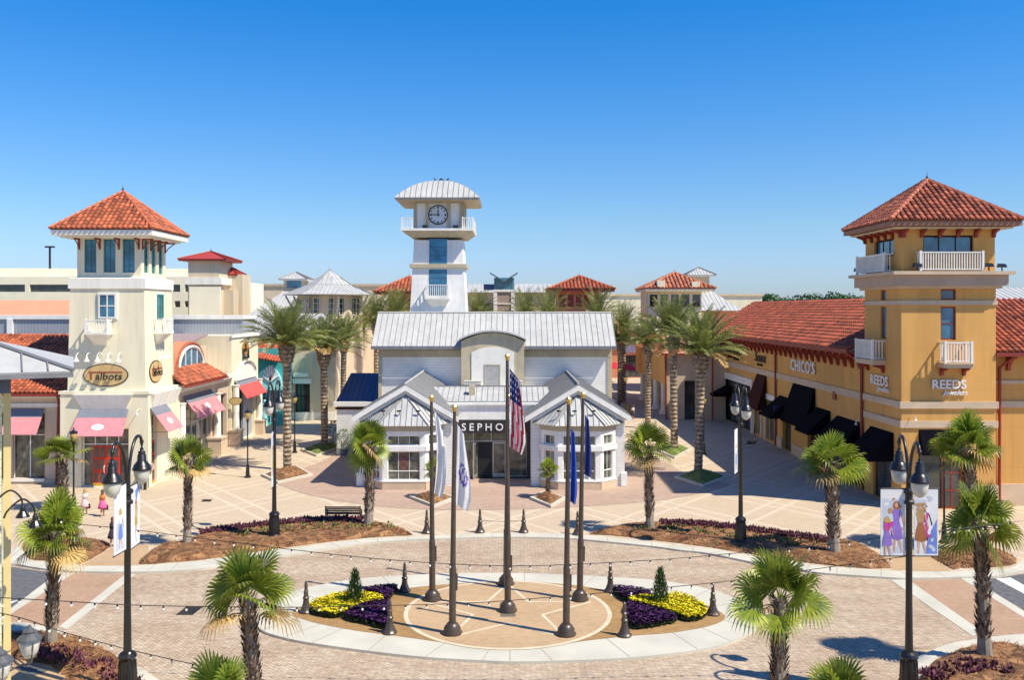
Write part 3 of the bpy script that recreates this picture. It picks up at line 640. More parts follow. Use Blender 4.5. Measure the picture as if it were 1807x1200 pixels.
# island flower beds
M_yel = mat('yellow_flowers', (.80, .70, .02), .7, .1, 8, tint=.2); M_vio = mat('violet_flowers', (.07, .014, .10), .7, .3, 8, tint=.8); M_fl = mat('flower_leaves', (.04, .07, .02), .8, .2, 8, tint=.5)
def flowers(pts, mt, nn, lb):
    P = crom(gp(pts), 3, True); m = MB(); m.m = 0; tufts(m, P, .14, nn, .2, .11, (0, 1)); m.m = 1
    xs = [p[0] for p in P]; ys = [p[1] for p in P]; k = 0
    while k < nn*3:
        q = (rnd.uniform(min(xs), max(xs)), rnd.uniform(min(ys), max(ys)))
        if not inside(q, P): continue
        k += 1; m.tint = rnd.random(); r_ = rnd.uniform(.032, .06); c = Vector((q[0], q[1], .14+rnd.uniform(.16, .27))); tx, ty = rnd.uniform(-.5, .5), rnd.uniform(-.7, .2)
        m.F([m.V(c+Vector((r_*math.cos(a), r_*math.sin(a), r_*(tx*math.cos(a)+ty*math.sin(a))))) for a in (0, 1.05, 2.1, 3.14, 4.19, 5.24)])
    o = m.build('flower_bed', [M_fl, mt], kind='stuff'); tag(o, lb, 'flowers')
flowers([(546, 1082), (560, 1072), (590, 1062), (625, 1058), (660, 1062), (677, 1070), (650, 1076), (625, 1084), (605, 1096), (580, 1097), (556, 1092)], M_yel, 1100, 'bright yellow flowers at the left end of the island')
flowers([(640, 1052), (700, 1046), (690, 1062), (683, 1072), (665, 1060)], M_vio, 420, 'violet flowers behind the left conifer on the island')
flowers([(683, 1075), (687, 1100), (684, 1118), (650, 1110), (610, 1100), (628, 1086), (652, 1078)], M_vio, 800, 'violet flowers in front of the left conifer on the island')
flowers([(1108, 1071), (1140, 1064), (1165, 1068), (1195, 1060), (1225, 1070), (1245, 1084), (1244, 1098), (1215, 1104), (1190, 1096), (1160, 1085), (1130, 1078)], M_yel, 1100, 'bright yellow flowers at the right end of the island')
flowers([(1083, 1050), (1110, 1050), (1140, 1055), (1150, 1062), (1120, 1067), (1103, 1068)], M_vio, 420, 'violet flowers behind the right conifer on the island')
flowers([(1108, 1076), (1135, 1083), (1165, 1092), (1195, 1104), (1160, 1113), (1118, 1117), (1108, 1100)], M_vio, 800, 'violet flowers in front of the right conifer on the island')
# ================================================================ PLANTS
def fan_palm(seed, trunk_h, R_, nl=26, tr=.215, boots=True, smooth_base=.8):
    r = random.Random(seed); t = thing('fan_palm', '', 'palm tree')
    m = MB(); prof = []; nseg = 14; lean = r.uniform(-.03, .03)
    pts = [(lean*z*z*.3, 0, z) for z in [trunk_h*i/nseg for i in range(nseg+1)]]
    m.m = 1; m.tube(pts, [tr*(1.35-.35*min(1, i/3)) if i < 4 else tr*(1-.12*i/nseg) for i in range(nseg+1)], 10)
    if boots:
        m.m = 0; z = smooth_base
        while z < trunk_h:
            for k in range(10):
                an = r.uniform(0, 6.28); rad = tr*.95; c = Vector((rad*math.cos(an)+lean*z*z*.3, rad*math.sin(an), z+r.uniform(-.05, .05)))
                o = Vector((math.cos(an), math.sin(an), 0)); s = Vector((-o.y, o.x, 0))*r.uniform(.035, .06); L_ = r.uniform(.09, .22); tip = c+o*L_*.75+Vector((0, 0, L_*.9))
                m.tint = r.uniform(0, 1.9)
                m.poly([c-s-Vector((0, 0, .05)), c+s-Vector((0, 0, .05)), tip+s*.4, tip-s*.4]); m.tint *= .5; m.poly([c-s*.9+o*.02, tip-s*.4, tip+s*.4, c+s*.9+o*.02])
            z += .085
    m.build('trunk', [M_trunk, M_gtrunk], t)
    m = MB(); top = Vector(pts[-1])
    for k in range(nl):
        f = k/nl; el = R(84-116*f+r.uniform(-12, 12)); an = k*2.39996+r.uniform(-.25, .25); dry = f > .8 and r.random() < .6
        d = Vector((math.cos(an)*math.cos(el), math.sin(an)*math.cos(el), math.sin(el))); pet = R_*r.uniform(.30, .58)
        p0 = top+Vector((0, 0, -.15*f)); hub = p0+d*pet+Vector((0, 0, -.04)); side = d.cross(Vector((0, 0, 1)));
        if side.length < .1: side = Vector((1, 0, 0))
        side.normalize(); up = side.cross(d).normalized(); m.m = 1 if dry else 0; m.tint = .9
        m.tube([p0, p0.lerp(hub, .5)+up*.03, hub], [.022, .016, .012], 4, cap=False)
        bl = R_*r.uniform(.56, .74); N = 26; roll = r.uniform(-.9, .9); tb = r.uniform(.1, 1.15)
        sd2 = (side*math.cos(roll)+up*math.sin(roll)); up2 = sd2.cross(d).normalized()
        for i in range(N):
            th = R(-118+236*i/(N-1)); dr = d*math.cos(th)+sd2*math.sin(th); ln = bl*(1-.20*abs(th)/R(118)); w_ = bl*.054
            cr = (-d*math.sin(th)+sd2*math.cos(th)); dp = .04+.12*r.random()+.42*f*(.4+.6*r.random())
            a = hub; b1 = hub+dr*ln*.45+up2*.02*bl*(1 if i % 2 else -1); b2 = hub+dr*ln*.8-Vector((0, 0, ln*.05)); tip = hub+dr*ln-Vector((0, 0, ln*dp))
            m.tint = tb+r.uniform(-.22, .22); i0 = m.V(a); i1 = m.V(b1+cr*w_); i2 = m.V(b1-cr*w_); i3 = m.V(b2+cr*w_*.6); i4 = m.V(b2-cr*w_*.6); i5 = m.V(tip)
            m.F((i0, i2, i1)); m.F((i1, i2, i4, i3)); m.F((i3, i4, i5))
    m.build('crown', [M_gfoil, M_ydry], t); return t
def date_palm(seed, trunk_h, R_=3.6, nf=74, tr=.31, nle=26, kind='date_palm'):
    r = random.Random(seed); t = thing(kind, '', 'palm tree'); m = MB(); z = 0; rings = []
    nz = int(trunk_h/.16)
    for i in range(nz+1):
        z = trunk_h*i/nz; rad = tr*(1.05 if i % 2 else .92)
        if z > trunk_h-1.5: rad *= 1+1.0*math.sin(min(1, (z-trunk_h+1.5)/1.5)*math.pi*.62)
        m_ = [m.V(((rad*(1+r.uniform(-.06, .06)))*math.cos(6.283*(k+.5*(i % 2))/12), rad*math.sin(6.283*(k+.5*(i % 2))/12), z)) for k in range(12)]; rings.append(m_)
    for i in range(nz):
        for k in range(12): m.tint = (.35+.65*r.random()) if i % 2 else .12+.3*r.random(); m.F((rings[i][k], rings[i][(k+1) % 12], rings[i+1][(k+1) % 12], rings[i+1][k]))
    m.F(rings[-1])
    for k in range(170):     # boots of the old fronds under the crown
        an = r.uniform(0, 6.28); z = trunk_h-1.35+1.5*r.random(); f = (z-trunk_h+1.35)/1.5; rad = tr*(1.0+.85*math.sin(f*2.1)); o = Vector((math.cos(an), math.sin(an), 0)); s = Vector((-o.y, o.x, 0))*.06
        c = o*rad+Vector((0, 0, z)); tp = c+o*.13+Vector((0, 0, .12)); m.tint = r.uniform(0, 1.6); m.poly([c-s-o*.06, c+s-o*.06, tp+s*.6, tp-s*.6]); m.poly([tp-s*.6, tp+s*.6, c+s*.5+Vector((0, 0, .16)), c-s*.5+Vector((0, 0, .16))])
    m.build('trunk', M_dtrunk, t, smooth=False)
    m = MB(); top = Vector((0, 0, trunk_h-.05))
    for k in range(nf):
        f = k/nf; el = R(86-76*f**.95+r.uniform(-6, 6)); an = k*2.39996+r.uniform(-.2, .2); ln = R_*r.uniform(.85, 1.08)*(1 if f < .8 else .9)
        hd = Vector((math.cos(an), math.sin(an), 0)); side = Vector((-hd.y, hd.x, 0)); pts = []; p = top+hd*.18; e = el; ns = 9; dry = f > .93
        for i in range(ns+1):
            pts.append(p.copy()); p = p+(hd*math.cos(e)+Vector((0, 0, math.sin(e))))*ln/ns; e -= R(4.0+4.2*math.cos(el))*(.5+i/ns)*.86
        m.m = 1 if dry else 0; m.tint = 1.15
        m.tube(pts, [.035*(1-i/ns*.8) for i in range(ns+1)], 4, cap=False)
        tb = r.uniform(0, 1.0)
        for i in range(nle):
            q = .1+.88*i/(nle-1); x = q*ns; j = min(int(x), ns-1); c = pts[j].lerp(pts[j+1], x-j); tg = (pts[j+1]-pts[j]).normalized(); upv = side.cross(tg).normalized()
            if upv.z < 0: upv = -upv
            L_ = R_*.185*math.sin(math.pi*(.16+.8*q))**.7;
            for sg in (1, -1):
                dv = (side*sg*.72+tg*.62+upv*r.uniform(.05, .42)).normalized(); tip = c+dv*L_-Vector((0, 0, L_*.16)); wv = tg.cross(dv).cross(dv).normalized()*.036*R_/3
                m.tint = tb+r.uniform(-.2, .25); m.poly([c-tg*.012, c+dv*L_*.5+wv, tip, c+dv*L_*.5-wv])
    m.build('crown', [M_dfoil, M_ydry], t)
    return t
fp = [fan_palm(1, 4.2, 1.5, 14), fan_palm(2, 4.3, 1.5, 17), fan_palm(3, 4.1, 1.5, 20), fan_palm(8, 4.2, 1.5, 13), fan_palm(9, 4.2, 1.5, 16)]
FPL = [  # base px, crown y, crown radius px, proto, label
    (330, 968, 818, 52, 0, 'fan palm standing at the left end of the long left straw bed'),
    (112, 905, 806, 62, 1, 'fan palm before the red doors and rose awning of the cream tower shop'),
    (90, 1150, 940, 74, 2, 'thick spiky fan palm in the near left straw bed'),
    (650, 935, 794, 58, 1, 'fan palm beside the bench, in front of the left white bay'),
    (1147, 942, 792, 55, 0, 'fan palm at the left end of the right straw bed, beside the right white bay'),
    (1472, 984, 820, 80, 2, 'broad shaggy fan palm with yellowing leaves at the right end of the right straw bed'),
    (1716, 976, 790, 75, 0, 'fan palm in front of the ochre tower doors'),
    (1738, 1172, 936, 88, 1, 'thick spiky fan palm in the near right straw bed'),
    (452, 1330, 1058, 100, 0, 'near fan palm left of the island, its trunk cut by the bottom edge'),
    (392, 1560, 1262, 95, 1, 'near fan palm, only its top showing, at the bottom left'),
    (1372, 1345, 1066, 108, 2, 'near fan palm right of the island, its trunk cut by the bottom edge'),
    (1480, 1560, 1275, 100, 0, 'near fan palm, only its top showing, beside the near right double lamp')]
used = set(); used2 = []
for bx, by, cy, cr, k, lb in FPL:
    k = (k, 3, 2, 1, 0, 4, 2, 1, 0, 4, 3, 1)[len(used2)]; used2.append(1)
    x, y = G(bx, by); s = (by-HY)/CAMH; h = (by-cy)/s; Rr = cr/s; p = fp[k]
    o = p if k not in used else dup(p, (0, 0, 0)); used.add(k)
    o.location = (x, y, .1); o.rotation_euler = (rnd.uniform(-.04, .04), rnd.uniform(-.04, .04), rnd.uniform(0, 6.28)); o['label'] = lb; o['group'] = 'fan palms around the roundabout'
    sz = h/4.2; sr = Rr/1.5; o.scale = (sr*.82, sr*.82, sz)
# date palms
dp = [date_palm(11, 9.0), date_palm(12, 8.8, 3.7), date_palm(13, 9.2, 3.4, 64)]
DPL = [(507, 832, 612, 0, 'tall date palm in the straw plot, leftmost of the row left of the white shop'),
       (573, 794, 618, 1, 'tall date palm on the small lawn left of the white shop'),
       (605, 745, 606, 2, 'tall date palm closest to the white shop in the left row'),
       (1232, 842, 622, 1, 'tall date palm nearest the ochre shops, on a small round lawn'),
       (1190, 800, 596, 0, 'tall slim date palm in the middle of the right row'),
       (1143, 757, 612, 2, 'tall date palm nearest the white shop in the right row'),
       (1093, 712, 606, 0, 'tall date palm beside the right end of the white shop roof')]
us2 = set()
for bx, by, cy, k, lb in DPL:
    x, y = G(bx, by); s = (by-HY)/CAMH; h = (by-cy)/s; p = dp[k]; o = p if k not in us2 else dup(p, (0, 0, 0)); us2.add(k)
    o.location = (x, y, .08); o.rotation_euler = (rnd.uniform(-.02, .02), rnd.uniform(-.025, .025), rnd.uniform(0, 6.28)); o['label'] = lb; o['group'] = 'tall date palms lining the streets'; z = h/9.0; o.scale = (1, 1, z)
far = date_palm(14, 8.6, 3.5, 54, nle=18)
FARP = [(664, 556, 112, 'date palm behind the left end of the white shop, leftmost of those behind its roof'), (700, 548, 112, 'date palm between the far palm and the white clock tower'), (845, 548, 128, 'date palm just right of the clock tower, behind the grey roof'),
        (928, 548, 118, 'date palm behind the grey roof, just right of the stone pylon'), (968, 550, 112, 'date palm behind the grey roof, in front of the red hipped pavilion'),
        (1055, 548, 114, 'date palm behind the grey roof, just right of the red hipped pavilion'), (1100, 565, 118, 'date palm behind the right end of the grey roof'), (636, 566, 118, 'date palm behind the row left of the white shop')]
for i, (px, cy, Y, lb) in enumerate(FARP):
    z = PZ(cy, Y)-1.0; o = far if i == 0 else dup(far, (0, 0, 0)); o.location = (PX(px, Y), Y, .05); o.rotation_euler = (0, 0, i*1.3); o.scale = (1, 1, z/8.6); o['label'] = lb; o['group'] = 'date palms behind the white shop'
# small potted-plot palms
sp_ = fan_palm(5, 1.75, .75, 13, .08, smooth_base=.2)
for i, (bx, by, lb) in enumerate(((967, 882, 'very small fan palm in the square planter right of the shop entrance'), (765, 882, 'very small fan palm in the square planter left of the shop entrance'))):
    o = sp_ if i == 0 else dup(sp_, (0, 0, 0)); o.location = (*G(bx, by), .2); o['label'] = lb; o['group'] = 'small palms in square planters'
# planters (square kerbed plots)
def kerb_plot(px, label, fill, lb2, hgt=.35, name='planter', straw=260, kh=.16):
    P = [Vector(q) for q in gp(px)]; cx = sum((q.x for q in P))/len(P); cy = sum((q.y for q in P))/len(P); c = Vector((cx, cy))
    m = MB(); n_ = len(P)
    for i in range(n_):
        a, b2 = P[i], P[(i+1) % n_]; ia, ib_ = a+(c-a).normalized()*.28, b2+(c-b2).normalized()*.28
        m.hexa([(*a, ZP), (*b2, ZP), (*ib_, ZP), (*ia, ZP), (*a, ZP+kh), (*b2, ZP+kh), (*ib_, ZP+kh), (*ia, ZP+kh)])
    t = thing(name, label, 'planter', (cx, cy, ZP)); m.build('kerb', M_kerb, t)
    inn = [tuple(q+(c-q).normalized()*.29) for q in P]; pts = []
    for i in range(n_):
        for k in range(4): pts.append(tuple(Vector(inn[i]).lerp(Vector(inn[(i+1) % n_]), k/4)))
    o = mound('soil', pts, ZP+kh-.06, hgt, .3, fill, straw=straw, parent=t, skirt=False)
    return t
kerb_plot([(722, 882), (766, 899), (806, 884), (768, 872)], 'square concrete planter with pine straw left of the shop entrance', M_mulch, '')
kerb_plot([(935, 884), (972, 899), (1000, 884), (960, 872)], 'square concrete planter with pine straw right of the shop entrance', M_mulch, '')
kerb_plot([(460, 842), (490, 856), (552, 842), (522, 826)], 'kerbed pine straw plot at the foot of the leftmost date palm', M_mulch, '')
kerb_plot([(530, 797), (558, 808), (605, 792), (575, 784)], 'kerbed lawn plot around the second date palm left of the white shop', M_grass, '')
kerb_plot([(1150, 794), (1190, 812), (1222, 796), (1180, 785)], 'kerbed lawn plot around the middle date palm on the right', M_grass, '')
kerb_plot([(1190, 846), (1240, 862), (1286, 846), (1236, 832)], 'kerbed lawn plot around the date palm nearest the ochre shops', M_grass, '')
# conifers
def conifer():
    t = thing('conifer_shrub', '', 'shrub'); r = random.Random(4); m = MB(); m.lathe([(.05, 0), (.03, 1.2)], n=6); m.build('trunk', M_trunk, t); m = MB()
    for k in range(1500):
        z = 1.45*(1-r.random()**.62); rad = .44*(1-z/1.5)**.7*r.uniform(.35, 1); an = r.uniform(0, 6.28); c = Vector((rad*math.cos(an), rad*math.sin(an), z+.03)); d = Vector((math.cos(an)*.45, math.sin(an)*.45, 1)).normalized()*r.uniform(.09, .2); s = Vector((-math.sin(an), math.cos(an), 0))*.022
        m.tint = r.random(); m.poly([c-s, c+d*.5+s*.8, c+d, c+d*.5-s*.8])
    m.build('foliage', leafmat('conifer_leaf', (.045, .12, .03), (.02, .06, .02)), t); return t
cf = conifer(); cf.location = (*G(626, 1076), .12); cf['label'] = 'small dark green conifer in the left flower bed of the island'; cf.scale = (1.05, 1.05, 1.0)
c2 = dup(cf, (*G(1165, 1076), .12), 1.5, 'small dark green conifer in the right flower bed of the island'); c2.scale = (1.0, 1.0, 1.03)
cf['group'] = c2['group'] = 'conifers on the island'
# shrub in a pot by the left wing
def shrub(loc, h, r_, label, pot=False, seed=3, mt=None, n_=500, name='shrub', cat='shrub'):
    t = thing(name, label, cat, loc); r = random.Random(seed); b = 0
    if pot: m = MB(); m.lathe([(.24, 0), (.34, .45), (.36, .5), (.3, .5), (.28, .42)], loc, 12); m.build('pot', mat('blue_pot', (.12, .15, .25), .4), t); b = .4
    m = MB(); c = Vector(loc)
    for k in range(n_):
        z = b+h*r.random(); q = r_*math.sin(math.pi*min(1, max(.08, (z-b)/h*.85+.12)))*r.uniform(.3, 1)**.6; an = r.uniform(0, 6.28); p = c+Vector((q*math.cos(an), q*math.sin(an), z)); d = Vector((math.cos(an), math.sin(an), r.uniform(-.2, .9))).normalized()*.2; s = Vector((-math.sin(an), math.cos(an), 0))*.06; m.tint = r.random()*1.2
        m.poly([p-s, p+d*.5+s, p+d, p+d*.5-s*1.2])
    m.build('foliage', mt or leafmat('shrub_leaf', (.16, .24, .05), (.07, .13, .03)), t); m = MB(); m.tube([c+Vector((0, 0, b*.9)), c+Vector((0, 0, b+h*.6))], .03, 5); m.build('stem', M_trunk, t); return t
shrub((*G(607, 805), ZP), 1.7, .9, 'potted leafy shrub at the low-roofed corner of the white shop', True, 3)
shrub((*G(588, 790), ZP), 2.2, .8, 'leafy shrub against the white siding left of the white shop', False, 5)
shrub((*G(1108, 738), ZP), 1.0, .6, 'potted yellow-green shrub in the shaded street right of the white shop', True, 6, leafmat('yellow_leaf', (.55, .5, .03), (.35, .33, .03)), 300)
# far trees
M_ft = leafmat('far_tree_leaf', (.07, .16, .03), (.035, .09, .02))
def far_tree(cx, Y, h, r_, label, seed):
    t = thing('tree', label, 'tree', (cx, Y, 0), group='distant trees on the horizon'); r = random.Random(seed); m = MB(); m.tube([(cx, Y, 0), (cx, Y, h*.6)], [r_*.06, r_*.04], 6); m.build('trunk', M_trunk, t); m = MB()
    cl = [(r.uniform(-.6, .6)*r_, r.uniform(-.6, .6)*r_, h*r.uniform(.55, .86), r_*r.uniform(.3, .5)) for _ in range(11)]
    for k in range(1100):
        a, b2, z, q = r.choice(cl); u = Vector((r.gauss(0, 1), r.gauss(0, 1), r.gauss(0, 1))).normalized()*q*r.uniform(.6, 1.05); p = Vector((cx+a, Y+b2, z))+u; s = r_*.06
        v1 = Vector((r.gauss(0, 1), r.gauss(0, 1), r.gauss(0, 1))).normalized(); v2 = v1.cross(u).normalized(); m.tint = r.random(); m.poly([p-v1*s, p+v2*s, p+v1*s, p-v2*s])
    m.build('crown', M_ft, t)
for i, (px, top, Y) in enumerate([(1352, 522, 420), (1375, 520, 430), (1400, 523, 440), (1428, 522, 430), (1452, 521, 450), (1478, 520, 430), (1500, 521, 440), (1518, 522, 430), (410, 530, 300), (425, 534, 320)]):
    h = PZ(top, Y)+1; far_tree(PX(px, Y), Y, h, 8.5 if Y > 350 else 3.5, ['distant round tree', 'distant broad tree'][i % 2]+(' on the horizon beyond the red tiled roof, %s from the left' % ['first', 'second', 'third', 'fourth', 'fifth', 'sixth', 'seventh', 'eighth'][i] if i < 8 else [' in the gap beside the far red-roofed stair tower', ' behind the beige store, beside the gap'][i-8]), i)
# ================================================================ STREET FURNITURE
def lamp_head(t, x, y, z, s=1.0, glassm=None):
    """hanging bell hood with an acorn globe; z = top of hood cap"""
    m = MB(); m.lathe([(.02, .28), (.045, .2), (.02, .12), (.06, .06), (.05, 0), (.12, -.04), (.10, -.10), (.13, -.13), (.14, -.32), (.18, -.37), (.24, -.45), (.275, -.55), (.29, -.57), (.29, -.61), (.2, -.60)], (x, y, z), 16)
    h = m.build('lamp_hood', M_black, t, smooth=True); g = MB(); g.lathe([(.25, -.60), (.25, -.66), (.23, -.80), (.19, -.94), (.10, -1.03), (.015, -1.07)], (x, y, z), 16); g.build('globe', glassm or M_globe, h, smooth=True)
def double_lamp(H=8.0):
    t = thing('street_lamp', '', 'street lamp', (0, 0, 0)); m = MB()
    m.lathe([(.42, 0), (.42, .10), (.34, .16), (.36, .22), (.28, .3), (.26, .85), (.22, 1.15), (.24, 1.2), (.28, 1.27), (.24, 1.36), (.15, 1.42)], n=16)
    for k in range(12):
        an = 6.283*k/12; m.tube([(.275*math.cos(an), .275*math.sin(an), .3), (.235*math.cos(an), .235*math.sin(an), 1.14)], .025, 4)
    m.build('base', M_black, t)
    m = MB(); m.lathe([(.12, 1.4), (.10, 3), (.095, H-2.1), (.16, H-2.08), (.16, H-2.0), (.11, H-1.95), (.11, H-1.8), (.17, H-1.75), (.17, H-1.66), (.09, H-1.6), (.07, H-1.1)], n=14); m.build('pole', M_black, t)
    for s in (1, -1):
        a = MB(); pts = [(0, s*.04, H-1.5), (0, s*.16, H-.9), (0, s*.36, H-.42), (0, s*.66, H-.14), (0, s*.95, H-.16), (0, s*1.08, H-.34)]
        a.tube([tuple(q) for q in crom(pts, 4)], .05, 8); a.ball((0, s*1.08, H-.34), .07); a.build('arm', M_black, t, smooth=True)
        lamp_head(t, 0, s*1.08, H-.62)
    return t
L1 = double_lamp()
LP = [((225, 1237), 0, 8.05, 'near left black double-arm street lamp with banners, behind the brick roundabout kerb'), ((484, 956), 0, 8.3, 'black double-arm street lamp rising from the long left straw bed'),
      ((1307, 966), 0, 8.2, 'black double-arm street lamp rising from the long right straw bed'), ((1604, 1237), -8, 8.05, 'near right black double-arm street lamp with two big fashion banners')]
LAMP = []
for i, (b_, rz, h, lb) in enumerate(LP):
    o = L1 if i == 0 else dup(L1, (0, 0, 0)); o.location = (*G(*b_), .09); o.rotation_euler = (0, 0, R(rz)); o.scale = (1, 1, h/8.0); o['label'] = lb; o['group'] = 'double-arm street lamps around the roundabout'; LAMP.append(o)
def post_lamp():
    t = thing('post_lamp', '', 'street lamp'); m = MB(); m.lathe([(.24, 0), (.24, .08), (.15, .14), (.12, .7), (.10, .95), (.07, 1.0)], n=12); m.build('base', M_black, t)
    m = MB(); m.lathe([(.055, 1.0), (.045, 3.9), (.08, 3.92), (.08, 4.0), (.05, 4.02), (.13, 4.1), (.14, 4.14)], n=10); m.build('pole', M_black, t)
    m = MB(); m.lathe([(.12, 4.14), (.2, 4.45), (.215, 4.6), (.19, 4.66)], n=12); m.build('globe', M_amber, t, smooth=True)
    m = MB(); m.lathe([(.24, 4.62), (.22, 4.7), (.1, 4.78), (.05, 4.84), (.03, 4.95), (.001, 5.0)], n=12); m.build('cap', M_black, t); return t
pl_ = post_lamp()
for i, (bx, by, lb) in enumerate(((437, 845, 'single post lamp with amber globe in front of the logo tower'), (520, 801, 'single post lamp with amber globe between the two front date palms on the left'),
        (1242, 804, 'single post lamp with amber globe half behind the right date palm'), (1666, 961, 'single post lamp with amber globe between the near banners and the ochre tower doors'),
        (130, 905, 'single post lamp behind the fan palm before the red doors'), (1104, 742, 'farther single post lamp in the shaded street right of the white shop'), (646, 742, 'single post lamp left of the white shop, in front of the parked white car'),
        (1092, 716, 'farthest single post lamp in the shaded street right of the white shop'))):
    o = pl_ if i == 0 else dup(pl_, (0, 0, 0)); o.location = (*G(bx, by), .08); o['label'] = lb; o['group'] = 'single post lamps'
def bollard():
    t = thing('bollard', '', 'bollard'); m = MB(); m.lathe([(.26, 0), (.27, .06), (.22, .12), (.2, .16), (.13, .34), (.105, .52), (.13, .56), (.13, .6), (.095, .64), (.085, .8)], n=14); m.build('base', M_bronze, t, smooth=False)
    m = MB(); m.lathe([(.085, .8), (.1, .84), (.065, .88), (.065, 1.1), (.045, 1.16), (.06, 1.2), (.001, 1.26)], n=12); m.build('post', M_bronze, t); return t
bo = bollard()
BL = [(753, 944, 'leftmost bronze bollard of the far row before the white shop'), (847, 943, 'second bronze bollard of the far row, left of the centre flagpole'), (924, 943, 'third bronze bollard of the far row, right of the centre flagpole'),
      (1019, 947, 'rightmost bronze bollard of the far row, half behind a flagpole'), (714, 1049, 'bronze bollard at the back of the island, left'), (688, 1123, 'bronze bollard at the front of the island, left'), (540, 1086, 'bronze bollard at the left tip of the island behind palm leaves'),
      (1077, 1049, 'bronze bollard at the back of the island, right'), (1102, 1128, 'bronze bollard at the front of the island, right'), (1258, 1090, 'bronze bollard at the right tip of the island')]
for i, (bx, by, lb) in enumerate(BL):
    o = bo if i == 0 else dup(bo, (0, 0, 0)); o.location = (*G(bx, by), .1); o['label'] = lb; o['group'] = 'bronze bollards'
m = MB(); a = G(847, 943); b_ = G(924, 943); m.tube([(a[0], a[1], .72), ((a[0]+b_[0])/2, a[1], .68), (b_[0], b_[1], .72)], .012, 5); tag(m.build('chain', M_black), 'thin chain between the two middle bollards of the far row', 'chain')
# bench
bx, by = G(605, 925); t = thing('park_bench', 'dark slatted bench with its back to the left straw bed', 'bench', (bx, by, .08)); F_ = Fr(bx-1.0, by, 1, 0, .08)
m = MB(); M_bw = mat('dark_bench_wood', (.07, .04, .03), .5, .2, 4)
for z in (.52, .62, .72, .82): m.fbox(F_, 0, 2.0, z, z+.075, -.02+.0*z, .02)
m.build('backrest', M_bw, t); m = MB()
for d in (-.12, -.22, -.32, -.42, -.52): m.fbox(F_, .02, 1.98, .44, .475, d, d+.075)
m.build('seat', M_bw, t)
for a in (0.0, 1.93):
    m = MB(); m.fbox(F_, a, a+.07, 0, .92, -.04-.02, -.022); m.fbox(F_, a, a+.07, 0, .64, -.56, -.52); m.fbox(F_, a, a+.07, .6, .65, -.52, -.06); m.fbox(F_, a, a+.07, .40, .44, -.52, -.06); m.build('leg', M_black, t)
# flagpoles
def flagpole(h):
    t = thing('flagpole', '', 'flagpole'); m = MB(); m.lathe([(.36, 0), (.38, .06), (.3, .16), (.32, .22), (.2, .38), (.15, .42)], n=16); m.build('base', M_bronze, t, smooth=True)
    m = MB(); m.lathe([(.13, .4), (.125, h*.25), (.13, h*.27), (.13, h*.29), (.105, h*.3), (.06, h)], n=12); m.box(.1, .18, -.05, .05, 1.6, 2.2); m.build('pole', M_bronze, t); m = MB(); m.ball((0, 0, h+.12), .11); m.lathe([(.08, h-.04), (.1, h), (.02, h+.03)], n=8); m.build('finial', M_brass, t)
    return t
FPO = {}
for key, bx, by, ty, tx, lb in (('c', 896, 1084, 630, 895, 'tallest bronze flagpole in the middle of the star, with the striped flag'), ('b', 893, 1036, 700, 897, 'bronze flagpole at the back point of the star, almost hidden by the middle pole'), ('l2', 763, 1064, 703, 761, 'bronze flagpole at the back left point of the star'),
        ('r2', 1023, 1064, 697, 1030, 'bronze flagpole at the back right point of the star'), ('l1', 798, 1124, 720, 803, 'bronze flagpole at the front left point of the star'), ('r1', 999, 1126, 707, 1004, 'bronze flagpole at the front right point of the star')):
    s = (by-HY)/CAMH; h = (by-ty)/s-.2; o = flagpole(h); o.location = (*G(bx, by), .11); o.rotation_euler = (0, math.atan2(tx-bx, by-ty)*.85, 0); o['label'] = lb; o['group'] = 'flagpoles on the star island'; FPO[key] = (*G(bx, by), h, math.tan(math.atan2(tx-bx, by-ty)*.85))
def flag(name, key, w0, w1, L_, drop, fn, label, mats, folds=3, amp=.12, dx=1, dy=.35, nu=14, nv=34, bow=0):
    """a limp flag: hoist along the pole, fly end falling in folds; fn(u,v)->material index"""
    x, y, h, lean = FPO[key]; z0 = h-drop; m = MB(); ids = []
    for j in range(nv+1):
        v = j/nv; row = []
        for i in range(nu+1):
            u = i/nu; wd = w0+(w1-w0)*math.sin(min(1, v*1.15)*math.pi*.5)**1.3
            wd *= 1 if v < .85 else (1-(v-.85)*1.6*u)
            X = x+lean*(z0-v*L_)+dx*(.09+u*wd)+bow*math.sin(v*3.1); Yv = y-dy*u*wd-amp*math.sin(u*folds*math.pi*2+v*2.5)*(.25+.75*v); Z = z0-v*L_-u*w1*.75*(1-v*.35)
            row.append(m.V((X, Yv, Z)))
        ids.append(row)
    for j in range(nv):
        for i in range(nu): m.m = fn((i+.5)/nu, (j+.5)/nv); m.F((ids[j][i], ids[j][i+1], ids[j+1][i+1], ids[j+1][i]))
    o = m.build(name, mats, smooth=True); tag(o, label, 'flag', 'flags on the flagpoles'); return o
F_red = mat('flag_red', (.60, .02, .035), .7, .1); F_wht = mat('flag_white', (.80, .80, .80), .7, .05); F_blu = mat('flag_navy', (.02, .03, .16), .7, .1); F_roy = mat('flag_royal', (.015, .06, .36), .6, .1); F_clo = leafmat('flag_white_cloth', (.88, .88, .86), (.80, .80, .80)); F_vio = mat('flag_violet', (.16, .10, .42), .7, .1)
flag('flag', 'c', .38, .62, 3.1, .25, lambda u, v: (1 if (int(u*14) % 3 == 1 and int(v*34) % 3 == 1) else 2) if (v < .37 and u < .86) else (0 if int(u*6.5+v*1.6) % 2 == 0 else 1), 'limp red and white striped flag with a starred blue corner on the tallest pole', [F_red, F_clo, F_blu], 2.2, .12, 1, .3)
